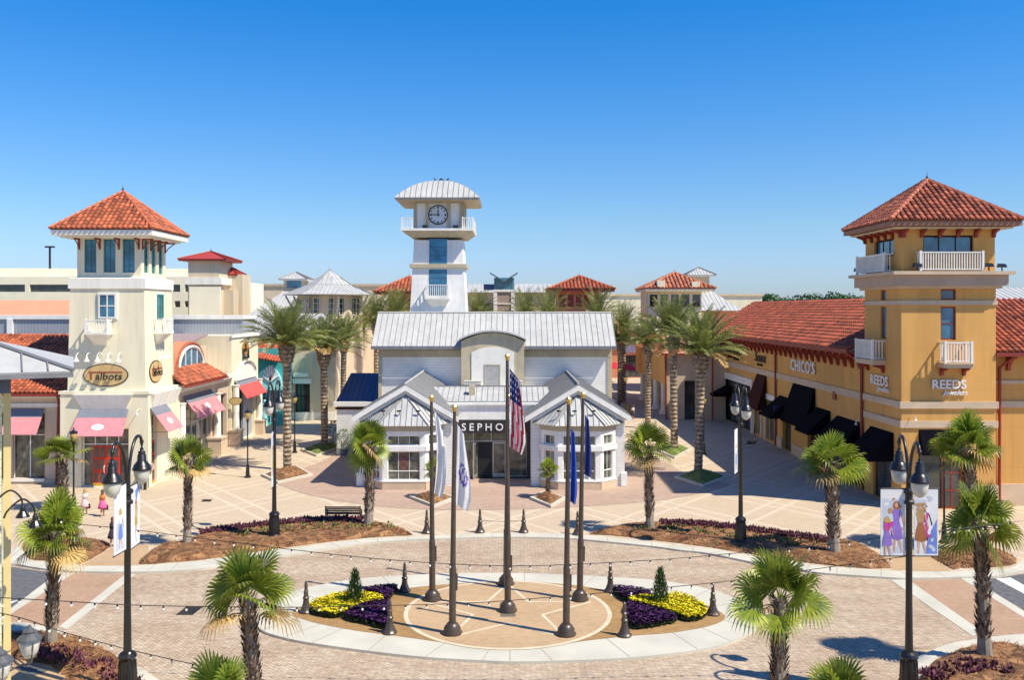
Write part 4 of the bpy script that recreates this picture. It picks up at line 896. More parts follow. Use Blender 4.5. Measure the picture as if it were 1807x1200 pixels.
flag('flag', 'l1', .26, .55, 3.0, .35, lambda u, v: 1 if ((u-.5)**2/.11+(v-.58)**2/.02 < 1 and ((u-.5)**2/.11+(v-.58)**2/.02 > .55 or (int(u*9)+int(v*22)) % 3 == 0)) else 0, 'limp white flag with a round violet emblem on the front left pole', [F_clo, F_vio], 1.6, .08, 1, .2)
flag('flag', 'l2', .24, .40, 3.4, .3, lambda u, v: 0, 'limp plain white flag on the back left pole', [F_clo, F_vio], 1.6, .1, 1, .2, bow=.12)
flag('flag', 'r1', .14, .26, 2.7, .8, lambda u, v: 0, 'narrow limp bright blue flag on the front right pole', [F_roy], 1.4, .08, 1, .2)
flag('flag', 'r2', .16, .32, 2.6, .6, lambda u, v: 1 if v > .93 else 0, 'narrow limp dark navy flag on the back right pole', [F_blu, F_wht], 1.4, .08, 1, .2)
0 and flag('flag', 'b', .16, .3, 2.6, .4, lambda u, v: 0, 'narrow limp dark blue flag on the pole hidden behind the tallest one', [F_blu], 1.2, .06, -1, .1)
# banners
B_wh = mat('banner_white', (.74, .75, .76), .7, .05, 1.5); B_gr = mat('banner_grey', (.55, .60, .68), .7, .08, 2); B_vi = mat('banner_violet', (.28, .17, .55), .7, .1); B_mg = mat('banner_magenta', (.55, .05, .30), .7, .1); B_hr = mat('banner_auburn', (.36, .13, .05), .7, .1); B_ta = mat('banner_tan', (.50, .30, .12), .7, .1); B_bl = mat('banner_blue', (.16, .25, .62), .7, .1); B_or = mat('banner_gold', (.55, .38, .05), .7, .1)
def ell(m, fr, a, z, ra, rz_, d, mi, rot=0):
    m.m = mi; m.F([m.V(fr.p(a+ra*math.cos(t)*math.cos(rot)-rz_*math.sin(t)*math.sin(rot), z+ra*math.cos(t)*math.sin(rot)+rz_*math.sin(t)*math.cos(rot), d)) for t in [6.283*k/14 for k in range(14)]])
def pgon(m, fr, pts, d, mi): m.m = mi; m.F([m.V(fr.p(a, z, d)) for a, z in pts])
def banner(px0, px1, yt, yb, Y0, Y1, label, fig, grp='fashion banners on the double lamps'):
    p0 = Vector((PX(px0, Y0), Y0)); p1 = Vector((PX(px1, Y1), Y1)); zt = PZ(yt, (Y0+Y1)/2); zb = PZ(yb, (Y0+Y1)/2); f = Fr(p0.x, p0.y, p1.x-p0.x, p1.y-p0.y); W = (p1-p0).length
    t = thing('banner', label, 'banner', (p0.x, p0.y, zb), group=grp); m = MB(); m.fbox(f, 0, W, zb, zt, -.012, .012); m.build('cloth', B_wh, t)
    [(lambda m, z: (m.tube([f.p(-.05, z), f.p(W+.05, z)], .022, 6), m.build('rod', M_black, t)))(MB(), z) for z in (zt+.01, zb-.01)]
    m = MB(); fig(m, f, W, zb, zt-zb); m.build('print', [B_gr, B_vi, B_mg, B_hr, M_skin, B_ta, B_bl, B_or, F_wht], t)
def lady(m, f, a, z, h, dress, hair, top=None, d=.016, hat=False):
    ell(m, f, a, z+h*.90, h*.062, h*.075, d, hair); ell(m, f, a+h*.01, z+h*.86, h*.085, h*.05, d+.0015, hair); ell(m, f, a, z+h*.895, h*.032, h*.045, d+.003, 4)
    if hat: ell(m, f, a, z+h*.965, h*.12, h*.025, d+.005, 5)
    pgon(m, f, [(a-h*.03, z+h*.84), (a+h*.03, z+h*.84), (a+h*.085, z+h*.79), (a+h*.05, z+h*.58), (a-h*.045, z+h*.57), (a-h*.08, z+h*.79)], d+.001, top if top is not None else dress)
    pgon(m, f, [(a-h*.045, z+h*.6), (a+h*.05, z+h*.6), (a+h*.10, z+h*.42), (a+h*.13, z+h*.25), (a+h*.02, z+h*.22), (a-h*.11, z+h*.26), (a-h*.09, z+h*.44)], d+.002, dress)
    for s in (-1, 1): pgon(m, f, [(a+s*h*.035-h*.03, z+h*.3), (a+s*h*.035+h*.03, z+h*.3), (a+s*h*.07+h*.014+h*.03, z), (a+s*h*.07-h*.014+h*.03, z)], d, 4)
    pgon(m, f, [(a+h*.07, z+h*.78), (a+h*.1, z+h*.76), (a+h*.17, z+h*.5), (a+h*.14, z+h*.5)], d, 4)
def blots(m, f, W, zb, H, seed):
    r = random.Random(seed)
    for k in range(16): ell(m, f, W*r.uniform(.15, .85), zb+H*r.uniform(.08, .9), W*r.uniform(.04, .13), H*r.uniform(.01, .05), .0142+.0002*k, r.choice((0, 0, 0, 5, 6)) if k % 3 else 8, r.uniform(-.6, .6))
def figA(m, f, W, zb, H):
    blots(m, f, W, zb, H, 1)
    pgon(m, f, [(.04, zb+H*.55), (W-.04, zb+H*.62), (W-.04, zb+H*.85), (.04, zb+H*.85)], .0135, 0)
    lady(m, f, W*.64, zb+H*.06, H*.78, 1, 3, None, .018, False); lady(m, f, W*.25, zb+H*.01, H*.6, 1, 7, 2, .03); pgon(m, f, [(W*.45, zb+H*.03), (W*.95, zb+H*.05), (W*.9, zb+H*.22), (W*.5, zb+H*.25)], .014, 0)
    pgon(m, f, [(W*.32, zb+H*.42), (W*.5, zb+H*.45), (W*.5, zb+H*.52), (W*.32, zb+H*.5)], .036, 2)
def figB(m, f, W, zb, H):
    blots(m, f, W, zb, H, 5)
    pgon(m, f, [(W*.45, zb+H*.03), (W-.03, zb+H*.03), (W-.03, zb+H*.55), (W*.6, zb+H*.3)], .0135, 6); pgon(m, f, [(.04, zb+H*.6), (W*.5, zb+H*.6), (W*.5, zb+H*.84), (.04, zb+H*.84)], .0135, 0)
    lady(m, f, W*.26, zb+H*.04, H*.76, 3, 5, 5, .018, True); lady(m, f, W*.46, zb+H*.12, H*.66, 2, 3, 2, .012)
def figC(m, f, W, zb, H): pgon(m, f, [(W*.1, zb+H*.05), (W*.9, zb+H*.05), (W*.8, zb+H*.5), (W*.2, zb+H*.45)], .0135, 0); lady(m, f, W*.5, zb+H*.06, H*.62, 6, 7, 8, .018)
def figD(m, f, W, zb, H): pgon(m, f, [(W*.5, zb+H*.9), (W*.95, zb+H*.96), (W*.6, zb+H*.68)], .0135, 6); lady(m, f, W*.6, zb+H*.2, H*.58, 7, 3, 7, .018)
banner(1554, 1597, 863, 981, 28, 28, 'banner with a violet-dressed woman and a child, left of the near right lamp', figA)
banner(1613, 1655, 863, 981, 28, 28, 'banner with a tan-jacketed woman, right of the near right lamp', figB)
banner(201, 222, 858, 976, 26.9, 27.7, 'angled white banner with a woman in blue trousers, left of the near left lamp', figC)
banner(229, 246, 855, 964, 28.3, 29.2, 'angled banner with a woman in a gold dress, right of the near left lamp', figD)
banner(1296, 1301, 757, 835, 46.7, 47.4, 'narrow white banner seen edge-on at the lamp in the right straw bed', figC)
banner(479, 482, 762, 860, 46.6, 47.2, 'narrow white banner seen edge-on at the lamp in the left straw bed', figD)
# sign post
x, y = G(132, 985); t = thing('parking_sign', 'white post with a small blue and white sign in the left corner bed', 'sign', (x, y, .1)); m = MB(); m.box(x-.05, x+.05, y-.05, y+.05, .1, 1.45); m.build('post', M_white, t); m = MB(); m.box(x-.2, x+.2, y-.085, y-.055, 1.05, 1.6); sg = m.build('panel', F_roy, t)
m = MB(); F_ = Fr(x-.2, y-.085, 1, 0, 1.05); ell(m, F_, .2, .45, .045, .045, .005, 0); pgon(m, F_, [(.16, .4), (.22, .4), (.22, .28), (.3, .28), (.34, .14), (.29, .14), (.26, .23), (.16, .23)], .005, 0)
for k in range(14): a0_, a1_ = R(150+k*15), R(165+k*15); pgon(m, F_, [(.2+.11*math.cos(a0_), .2+.11*math.sin(a0_)), (.2+.11*math.cos(a1_), .2+.11*math.sin(a1_)), (.2+.085*math.cos(a1_), .2+.085*math.sin(a1_)), (.2+.085*math.cos(a0_), .2+.085*math.sin(a0_))], .0055, 0)
m.build('symbol', F_wht, sg)
# string lights
M_bulb = mat('clear_bulb', (.82, .8, .72), .15, .05)
bulb = None
def string_light(pts, label, step=.62):
    global bulb
    P = [Vector((PX(a, Y), Y, PZ(b, Y))) for a, b, Y in pts]; P = [Vector(q) for q in crom(P, 8)]; t = thing('string_light', label, 'string light', tuple(P[0]), group='strings of bulbs across the roundabout'); m = MB(); m.tube(P, .011, 4); m.build('cable', M_black, t)
    d = 0; nx = .3; k = 0
    for i in range(len(P)-1):
        L_ = (P[i+1]-P[i]).length
        while nx < d+L_ and k < 95:
            q = P[i].lerp(P[i+1], (nx-d)/L_)
            if bulb is None:
                b = MB(); b.m = 1; b.lathe([(.022, 0), (.024, -.05), (.02, -.06)], tuple(P[0]), n=6); b.m = 0; b.lathe([(.02, -.058), (.030, -.085), (.030, -.11), (.001, -.14)], tuple(P[0]), n=8)
                o = b.build('bulb', [M_bulb, M_black], t); bulb = o
            else:
                o = bulb.copy(); C.objects.link(o); o.parent = t
            o.location = q-P[0]; nx += step; k += 1
        d += L_
string_light([(-40, 1053, 20.5), (120, 1062, 22), (225, 1068, 23.2), (355, 1071, 24.5), (540, 1072, 26), (820, 1065, 27), (1000, 1052, 27.5), (1250, 1030, 27.8), (1400, 1010, 28), (1564, 987, 28), (1602, 982, 28)], 'upper near string of bulbs from the yellow house to the near right lamp')
string_light([(-40, 1074, 20), (40, 1092, 21.5), (115, 1117, 23), (200, 1140, 24.6), (235, 1149, 25), (350, 1175, 26), (450, 1197, 26.5), (560, 1222, 27)], 'lowest string of bulbs sloping down from the yellow house in the near left corner')
string_light([(92, 912, 28.8), (140, 925, 28.8), (225, 934, 28.8), (350, 950, 28.6), (450, 962, 28.5), (520, 971, 28.4), (660, 986, 28.3), (800, 996, 28.2), (900, 999, 28.2), (1000, 997, 28.2), (1150, 989, 28.2), (1250, 981, 28.3), (1450, 962, 28.3), (1602, 943, 28.3), (1690, 934, 29), (1800, 920, 30), (1860, 912, 30)], 'far string of bulbs sagging between the two near double lamps')
# people
def person(x, y, h, label, dress, hair, bag=None, face=0, top=None, stride=.12, legs=None):
    t = thing('person', label, 'person', (x, y, ZP)); c = math.cos(face); s = math.sin(face)
    def W(a, b_, z): return (x+a*c-b_*s, y+a*s+b_*c, ZP+z*h)
    V = {'pel': (0, 0, .52, .085), 'wst': (0, 0, .62, .07), 'chs': (0, 0, .74, .085), 'nck': (0, .0, .83, .035), 'hd1': (0, .01, .88, .05), 'hd2': (0, .015, .94, .06), 'hd3': (0, .01, .985, .03)}
    for q, sg in (('l', -1), ('r', 1)):
        V['hp'+q] = (sg*.05, 0, .49, .062); V['kn'+q] = (sg*.05, sg*stride*.5, .27, .04); V['an'+q] = (sg*.05, sg*stride-.03, .045, .025); V['ft'+q] = (sg*.055, sg*stride+.06, .02, .022)
        V['sh'+q] = (sg*.10, 0, .79, .038); V['el'+q] = (sg*.135, -sg*.02, .63, .028); V['wr'+q] = (sg*.14, -sg*.07+.02, .50, .02); V['hn'+q] = (sg*.14, -sg*.07+.04, .46, .022)
    E = [('pel', 'wst'), ('wst', 'chs'), ('chs', 'nck'), ('nck', 'hd1'), ('hd1', 'hd2'), ('hd2', 'hd3')]
    for q in 'lr': E += [('pel', 'hp'+q), ('hp'+q, 'kn'+q), ('kn'+q, 'an'+q), ('an'+q, 'ft'+q), ('chs', 'sh'+q), ('sh'+q, 'el'+q), ('el'+q, 'wr'+q), ('wr'+q, 'hn'+q)]
    ks = list(V); me = bpy.data.meshes.new('body'); og = ORG[t.name]; me.from_pydata([tuple(Vector(W(*V[k][:3]))-og) for k in ks], [(ks.index(a), ks.index(b_)) for a, b_ in E], [])
    o = bpy.data.objects.new('body', me); C.objects.link(o); o.parent = t; sk = o.modifiers.new('s', 'SKIN'); me.materials.append(M_skin)
    for i, k in enumerate(ks): me.skin_vertices[0].data[i].radius = (V[k][3]*h,)*2
    me.skin_vertices[0].data[0].use_root = True; sb = o.modifiers.new('u', 'SUBSURF'); sb.levels = 1; sb.render_levels = 1; sk.use_smooth_shade = True
    m = MB(); cc = (x, y, ZP); m.m = 0; m.lathe([(.17*h, .30*h), (.15*h, .40*h), (.11*h, .52*h), (.085*h, .62*h)], cc, 14); m.m = 1; m.lathe([(.09*h, .61*h), (.105*h, .73*h), (.10*h, .79*h), (.045*h, .825*h)], cc, 14); m.build('dress', [dress, top or dress], t, smooth=True)
    m = MB(); hx = Vector(W(0, -.005, .935)); m.ball(hx, .068*h, 10, 7, 1.1); hb = Vector(W(0, -.045, .86)); m.ball(hb, .055*h, 8, 5, 1.6); m.build('hair', hair, t, smooth=True)
    if bag: b_ = Vector(W(.17, .0, .36)); m = MB(); m.frus(b_.x, b_.y, b_.z-.12*h, b_.z+.06*h, .09*h, .04*h, .07*h, .03*h); m.tube([b_+Vector((0, 0, .05*h)), Vector(W(.14, .0, .46))], .008, 4); g_ = m.build('handbag', bag); tag(g_, 'handbag carried by the '+label.split(' walking')[0].split(' half')[0], 'bag')
P_w = mat('cloth_white', (.78, .70, .66), .8, .05); P_p = mat('cloth_pink', (.75, .12, .30), .8, .1); P_lp = mat('cloth_pale_pink', (.80, .50, .50), .8, .1); H_bl = mat('hair_blond', (.50, .33, .12), .6, .2, 20); H_br = mat('hair_brown', (.15, .06, .03), .6, .2, 20); P_bk = mat('cloth_dark', (.05, .03, .05), .8, .1)
x, y = G(150, 911); person(x, y, 1.52, 'woman in white top and pale pink skirt walking on the left plaza', P_lp, H_bl, P_bk, 0, P_w)
x, y = G(181, 914); person(x, y, 1.55, 'woman in orange top and bright pink skirt walking on the left plaza', P_p, H_br, P_bk, .3, mat('cloth_orange', (.6, .2, .06), .8))
x, y = G(199, 968); person(x, y, 1.5, 'dark-clothed woman half hidden behind the angled white banner', P_bk, H_br, mat('bag_red', (.35, .03, .12), .6), 0)
x, y = G(1117, 742); person(x, y, 1.6, 'woman in a light shirt far down the shaded street', P_bk, H_br, None, 0, P_w)
# ================================================================ LEFT SIDE
# ---- cream tower shop
cx, cy = -27.2, 64.1
T_ = thing('tower_shop', 'cream stucco tower shop with red tiled hip roof, red double doors and rose awnings', 'shop', (cx, cy, 0))
hb = 2.95; F1 = Fr(cx-hb, cy-hb, 1, 0); F2 = Fr(cx+hb, cy-hb, 0, 1)      # lower block
fx = lambda px, Y, x0=cx-hb: PX(px, Y)-x0
ops = [(fx(143, 61.15), fx(227, 61.15), .12, 4.05)]
sops = [(.55, 1.55, .1, 5.0)]
m = MB(); facade(m, F1, 2*hb, 6.35, ops, .45); facade(m, F2, 2*hb, 6.35, sops, .35); m.box(cx-hb+.01, cx+hb-.5, cy-hb+.5, cy+hb, 0, 6.3); m.box(cx-hb-.08, cx+hb+.08, cy-hb-.08, cy+hb+.08, 6.35, 6.55)
m.poly([(cx-hb, cy-hb, 0), (cx-hb, cy-hb, 6.35), (cx-hb, cy+hb, 6.35), (cx-hb, cy+hb, 0)])
m.box(cx-hb-.05, cx-hb+1.0, cy-hb-.06, cy-hb-.003, 0, 1.0); m.box(cx+hb-1.15, cx+hb+.05, cy-hb-.06, cy-hb-.003, 0, 1.05); m.box(cx+hb+.003, cx+hb+.06, cy-hb-.06, cy-hb+.5, 0, 1.05)
# shaft, battered
s0, s1 = 2.62, 2.5; m.frus(cx, cy, 6.55, 13.45, s0, s0, s1, s1); m.build('wall', M_cream, T_)
m = MB(); m.frus(cx, cy, 13.45, 14.15, 2.6, 2.6, 2.6, 2.6); m.frus(cx, cy, 14.15, 14.22, 2.6, 2.6, 2.3, 2.3)
m.hexa([F1.p(1.5, 5.35, .02), F1.p(2*hb-1.5, 5.35, .02), F1.p(2*hb-1.5, 5.35, 0), F1.p(1.5, 5.35, 0), F1.p(.95, 6.34, .32), F1.p(2*hb-.95, 6.34, .32), F1.p(2*hb-.95, 6.34, 0), F1.p(.95, 6.34, 0)])
m.hexa([F2.p(.6, 5.35, .02), F2.p(2*hb-.9, 5.35, .02), F2.p(2*hb-.9, 5.35, 0), F2.p(.6, 5.35, 0), F2.p(.3, 6.34, .32), F2.p(2*hb-.4, 6.34, .32), F2.p(2*hb-.4, 6.34, 0), F2.p(.3, 6.34, 0)])
build_split(m, 'cornice', M_creamw, T_)
hl = 2.18; FL = Fr(cx-hl, cy-hl, 1, 0, 14.2); FR = Fr(cx+hl, cy-hl, 0, 1, 14.2)
wf = [(a, a+.82, .35, 2.62) for a in (.48, 1.78, 3.08)]
m = MB(); facade(m, FL, 2*hl, 3.2, wf, .25); facade(m, FR, 2*hl, 3.2, wf, .25); m.box(cx-hl+.004, cx+hl-.35, cy-hl+.35, cy+hl, 14.2, 17.3); m.poly([(cx-hl, cy-hl, 14.2), (cx-hl, cy-hl, 17.4), (cx-hl, cy+hl, 17.4), (cx-hl, cy+hl, 14.2)]); m.build('lantern_wall', M_cream, T_)
for o in wf: window(T_, FL, *o, 2, 5, .07, M_tealf, M_gblue, -.16); window(T_, FR, *o, 2, 5, .07, M_tealf, M_gteal, -.16)
hip_roof(T_, cx, cy, 3.45, 3.45, 17.42, 20.3, fascia=M_creamw, fh=.42, w=.34, cap=.12)
m = MB(); m.box(cx-2.95, cx+2.95, cy-2.95, cy+2.95, 16.86, 16.99); m.build('soffit', M_creamw, T_)
FLb = Fr(cx-hl, cy-hl, 1, 0, 0); FRb = Fr(cx+hl, cy-hl, 0, 1, 0)
brackets(T_, FLb, (.15, 1.55, 2.85, 4.2), 16.86, .75, .75, .1, style=1); brackets(T_, FRb, (.15, 1.55, 2.85, 4.2), 16.86, .75, .75, .1, style=1)
FM = Fr(cx-2.55, cy-2.55, 1, 0); FN = Fr(cx+2.55, cy-2.55, 0, 1)
m = MB(); m.fbox(FM, 1.92, 3.3, 11.35, 13.2, -.2, .05); m.fbox(FN, 1.9, 3.2, 11.35, 13.2, -.2, .05); build_split(m, 'window_surround', M_creamw, T_)
window(T_, FM, 2.02, 3.2, 11.45, 13.1, 2, 2, .09, M_offw, M_gblue, .07, bar=.07); window(T_, FN, 2.0, 3.1, 11.45, 13.1, 2, 2, .09, M_tealf, M_gteal, .07)
for F_, a in ((FM, 1.45), (FN, 1.55)):
    m = MB(); b_ = a+1.45; q = F_.p
    m.hexa([q(a+.35, 9.6, 0), q(b_-.35, 9.6, 0), q(b_-.35, 9.6, -.1), q(a+.35, 9.6, -.1), q(a, 10.35, .75), q(b_, 10.35, .75), q(b_, 10.35, -.1), q(a, 10.35, -.1)]); m.fbox(F_, a-.08, b_+.08, 10.35, 10.5, -.1, .85); m.build('balcony', M_creamw, T_)
    railing(T_, F_, a, b_, 10.5, 11.35, 0, .75, .17)
# doors and glazing
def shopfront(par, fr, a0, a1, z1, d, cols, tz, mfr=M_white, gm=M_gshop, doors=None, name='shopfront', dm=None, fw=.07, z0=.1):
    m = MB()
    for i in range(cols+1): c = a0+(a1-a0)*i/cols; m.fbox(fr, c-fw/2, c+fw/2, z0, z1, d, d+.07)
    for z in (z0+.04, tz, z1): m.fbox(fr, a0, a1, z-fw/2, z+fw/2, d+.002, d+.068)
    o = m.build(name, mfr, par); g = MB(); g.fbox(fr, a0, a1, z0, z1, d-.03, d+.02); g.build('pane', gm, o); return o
a0, a1 = ops[0][0], ops[0][1]; shopfront(T_, F1, a0+.03, a1-.03, 4.0, -.40, 4, 2.95)
def red_door(par, fr, a0, a1, z0, z1, d):
    w_ = (a1-a0)/2
    for i in range(2):
        m = MB(); A = a0+i*w_; m.fbox(fr, A+.01, A+w_-.01, z0, z1, d, d+.06)
        o = m.build('door', M_reddoor, par); p = MB()
        for r_ in range(3):
            for c_ in range(2): p.fbox(fr, A+.12+c_*w_*.44, A+.12+c_*w_*.44+w_*.30, z0+.3+r_*(z1-z0)*.31, z0+.3+r_*(z1-z0)*.31+(z1-z0)*.22, d+.05, d+.075)
        p.build('door_panel', M_gdark, o); h = MB(); c = A+w_-.12 if i == 0 else A+.12; h.tube([fr.p(c, z0+.9, d+.07), fr.p(c, z0+1.0, d+.15), fr.p(c, z0+1.3, d+.15), fr.p(c, z0+1.4, d+.07)], .025, 5); h.build('handle', M_offw, o)
        k = MB(); k.fbox(fr, A+.02, A+w_-.02, z0, z0+.22, d+.055, d+.08); k.build('kick_plate', M_brass, o)
red_door(T_, F1, fx(160, 61.15), fx(209, 61.15), .12, 2.85, -.33)
red_door(T_, F2, .6, 1.5, .12, 3.1, -.25); window(T_, F2, .6, 1.5, 3.15, 4.9, 1, 2, .06, M_white, M_gshop, -.25)
awning(T_, F1, fx(141, 61.15), fx(227, 61.15), 5.35, 3.72, 1.25, [M_pink, M_greyc], .33, fl=.12, oval=((fx(141, 61.15)+fx(227, 61.15))/2-.05, .68, .42, .115))
awning(T_, F2, .25, 3.15, 5.4, 3.8, 1.2, [M_pink, M_greyc], .33, oval=(1.75, .65, .38, .13))
m = MB(); m.fbox(F2, 3.45, 3.65, 1.0, 2.9, 0, .12); m.build('pilaster', M_creamw, T_)
# oval signs, lights
def oval_sign(fr, a, z, ra, rz_, label, size):
    t = thing('oval_sign', label, 'sign', tuple(fr.p(a, z, .05))); m = MB()
    def el(r1, r2, d0, d1, mi):
        m.m = mi; m.ext([fr.p(a+r1*math.cos(6.283*k/32), z+r2*math.sin(6.283*k/32), d0) for k in range(32)], fr.n*(d1-d0))
    el(ra, rz_, .03, .10, 1); el(ra-.07, rz_-.07, .101, .13, 0); m.build('plaque', [mat('sign_tan', (.62, .43, .19), .6, .05), M_black], t)
    text_thing('lettering', 'albots', fr, a+ra*.14, z-rz_*.12, size*.84, M_black, None, .12, d=.13, ext=.015, parent=t, sx=1.1 if ra > 1.3 else 1.0)
    M_sr = mat('sign_red', (.35, .04, .02), .5); m = MB(); m.fbox(fr, a-ra*.72, a+ra*.76, z+rz_*.22, z+rz_*.30, .13, .16); m.fbox(fr, a-ra*.66, a-ra*.60, z-rz_*.35, z+rz_*.22, .13, .16); m.build('letter_stroke', M_sr, t); return t
oval_sign(FM, (PX(187, 61.5)-(cx-2.55)), PZ(662, 61.5), 1.52, .78, 'tan oval sign reading Talbots on the front of the cream tower', .82)
oval_sign(FN, 1.75, PZ(656, 63.1), 1.15, .78, 'tan oval sign reading Talbots on the street side of the cream tower', .78)
def goose(name, root, tip, drop, label, m_=M_creamw, r_=.19, grp=None, arm=.022, hood=.34):
    t = thing(name, label, 'wall lamp', tuple(root), group=grp); root, tip = Vector(root), Vector(tip); m = MB(); mid = (root+tip)/2+Vector((0, 0, drop)); m.tube(crom([tuple(root), tuple(mid), tuple(tip+Vector((0, 0, .05))), tuple(tip)], 5), arm, 6); m.build('arm', m_, t)
    h = MB(); h.lathe([(r_, -hood), (r_*.85, -hood*.85), (r_*.35, -hood*.35), (r_*.28, 0), (.01, .02)], tuple(tip), 12); h.build('shade', m_, t); return t
for i in range(5): a = PX(143+18.3*i, 61.5)-(cx-2.55); goose('sign_lamp', FM.p(a, 8.95, 0), FM.p(a, 8.9, .75), .22, ('leftmost', 'second', 'middle', 'fourth', 'rightmost')[i]+' white gooseneck lamp over the front Talbots oval', grp='white gooseneck lamps on the cream tower')
for i in range(3): goose('sign_lamp', FN.p(1.0+.8*i, 9.0, 0), FN.p(1.0+.8*i, 9.0, .7), .25, ('near', 'middle', 'far')[i]+' white gooseneck lamp over the street side Talbots oval', grp='white gooseneck lamps on the cream tower')
for i, (fr, a, z, lb) in enumerate(((F1, 5.35, 5.3, 'small white wall lamp at the right of the front rose awning'),)): goose('wall_lamp', fr.p(a, z, 0), fr.p(a+.0, z-.1, .5), .12, lb, r_=.09, hood=.16)
m = MB(); bx, by = PX(256, 60.4), 60.4; t = thing('mailbox', 'dark grey box on a post beside the red doors of the cream tower', 'post box', (bx, by, .08)); m.box(bx-.08, bx+.08, by-.08, by+.08, .08, 1.2); m.build('post', M_black, t); m = MB(); m.tube([(bx, by-.35, 1.5), (bx, by+.35, 1.5)], .32, 10); m.box(bx-.3, bx+.3, by-.3, by+.3, 1.1, 1.5); m.build('box', mat('grey_box', (.12, .12, .1), .5), t)
# ---- left wing
YW = 62.6; t = thing('shop_wing', 'low red-tiled left wing of the cream tower shop with one rose awning', 'shop', (-33, YW, 0)); FW = Fr(-41, YW, 1, 0); wx = lambda px: PX(px, YW)+41
opw = [(wx(22), wx(79), .45, 5.0), (2.0, wx(22)-.6, .45, 5.0)]
m = MB(); W_ = 41-30.15; facade(m, FW, W_, 6.2, opw, .4); m.box(-41, -30.16, YW+.4, YW+9, 0, 6.2); m.fbox(FW, 0, W_, 0, .35, .004, .1); m.build('wall', M_pinkb, t)
m = MB(); m.fbox(FW, 0, W_, 5.35, 5.6, .004, .08); m.fbox(FW, 0, W_, 5.95, 6.15, .004, .22); m.fbox(FW, wx(20), wx(81), .25, .44, .10, .22); build_split(m, 'trim', M_creamw, t)
shopfront(t, FW, opw[0][0], opw[0][1], 4.95, -.3, 2, 3.4); shopfront(t, FW, opw[1][0], opw[1][1], 4.95, -.3, 3, 3.4)
awning(t, FW, wx(16), wx(79), 5.25, 3.62, 1.1, [M_pink, M_greyc], .35)
m = MB(); tile_plane(m, (-41, YW-.7, 6.35), (-30.2, YW-.7, 6.35), (-30.2, YW+8, 10.1), (-41, YW+8, 10.1), .32, .42, base=1); m.build('roof', [M_tile, M_tilebase], t)
m = MB(); m.box(-41, -30.15, YW-.86, YW-.68, 6.14, 6.32); m.tube([(PX(101, YW-.3), YW-.3, 6.15), (PX(101, YW-.3), YW-.12, 5.7), (PX(101, YW), YW-.12, .1)], .08, 8); m.build('gutter', M_redwood, t)
# ---- grey ribbed hall behind, salmon roof, garage
t = thing('ribbed_hall', 'long grey ribbed-metal building behind the cream tower', 'building', (-30, 84, 0)); m = MB(); m.box(-62, -27.5, 84, 96, 0, 11.15); m.box(-27.5, -24.6, 84, 88, 0, 11.15); m.build('wall', M_corr, t); m = MB(); m.box(-62.1, -24.5, 83.85, 88.1, 11.15, 11.5); m.build('parapet', M_white, t); m = MB(); m.box(PX(14, 84), PX(24, 84), 83.8, 83.995, 5, 11.15); m.build('corner_strip', M_white, t)
t = thing('salmon_building', 'low building with a plain salmon roof behind the grey ribbed hall', 'building', (-52, 104, 0)); m = MB(); m.box(-70, PX(235, 104), 104, 120, 0, 10.2); m.build('wall', M_cream, t); m = MB(); x1 = PX(235, 104); m.ext([(-70, 103, 10.6), (-70, 112, 13.2), (-70, 112, 13.0), (-70, 103, 10.35)], (70+x1, 0, 0)); m.build('roof', M_terraw, t)
def box_thing(name, label, cat, x0, x1, y0, y1, z1, m_, wins=(), wm=M_gdark, cap=None, capm=None):
    t = thing(name, label, cat, ((x0+x1)/2, y0, 0)); m = MB(); fr = Fr(x0, y0, 1, 0); facade(m, fr, x1-x0, z1, wins, .3); m.box(x0, x1, y0+.31, y1, 0, z1-.01); m.poly([(x1, y0, 0), (x1, y0+.31, 0), (x1, y0+.31, z1), (x1, y0, z1)]); m.poly([(x0, y0, 0), (x0, y0+.31, 0), (x0, y0+.31, z1), (x0, y0, z1)]); m.poly([(x0, y0, z1), (x1, y0, z1), (x1, y0+.35, z1), (x0, y0+.35, z1)]); m.build('wall', m_, t)
    for w_ in wins: g = MB(); g.fbox(fr, w_[0], w_[1], w_[2], w_[3], -.3, -.25); g.build('window', wm, t)
    if cap: m = MB(); m.box(x0-cap, x1+cap, y0-cap, y1+cap, z1, z1+cap*1.2+.1); m.build('parapet', capm or m_, t)
    return t
YG = 135; gx = lambda px: PX(px, YG)-PX(-300, YG)
wins = [(gx(a), gx(b), PZ(515, YG), PZ(502, YG)) for a, b in ((-280, -160), (-150, -40), (-25, 44), (52, 125), (304, 318), (326, 334))]+[(gx(a), gx(b), PZ(542, YG), PZ(531, YG)) for a, b in ((-280, -160), (-25, 44), (308, 318), (326, 334))]
t = box_thing('parking_garage', 'long cream parking garage with dark open bays at the far left', 'garage', PX(-300, YG), PX(336, YG), YG, YG+40, PZ(488, YG), M_gar, wins)
m = MB(); z = PZ(488, YG); m.box(PX(-300, YG), PX(336, YG), YG+3, YG+3.4, z, PZ(474, YG+3)); m.box(PX(-300, YG), PX(50, YG), YG+8, YG+9, z, PZ(473, YG+3)+.2); m.build('upper_wall', M_gar, t)
m = MB(); x0 = PX(88, YG+5); m.tube([(x0, YG+5, z), (x0, YG+5, PZ(437, YG+5))], .16, 6); m.box(x0-.7, x0+.7, YG+4.8, YG+5.2, PZ(437, YG+5), PZ(437, YG+5)+.25); tag(m.build('parking_lot_lamp', M_black), 'thin dark lamp mast standing on the roof of the far parking garage', 'street lamp')
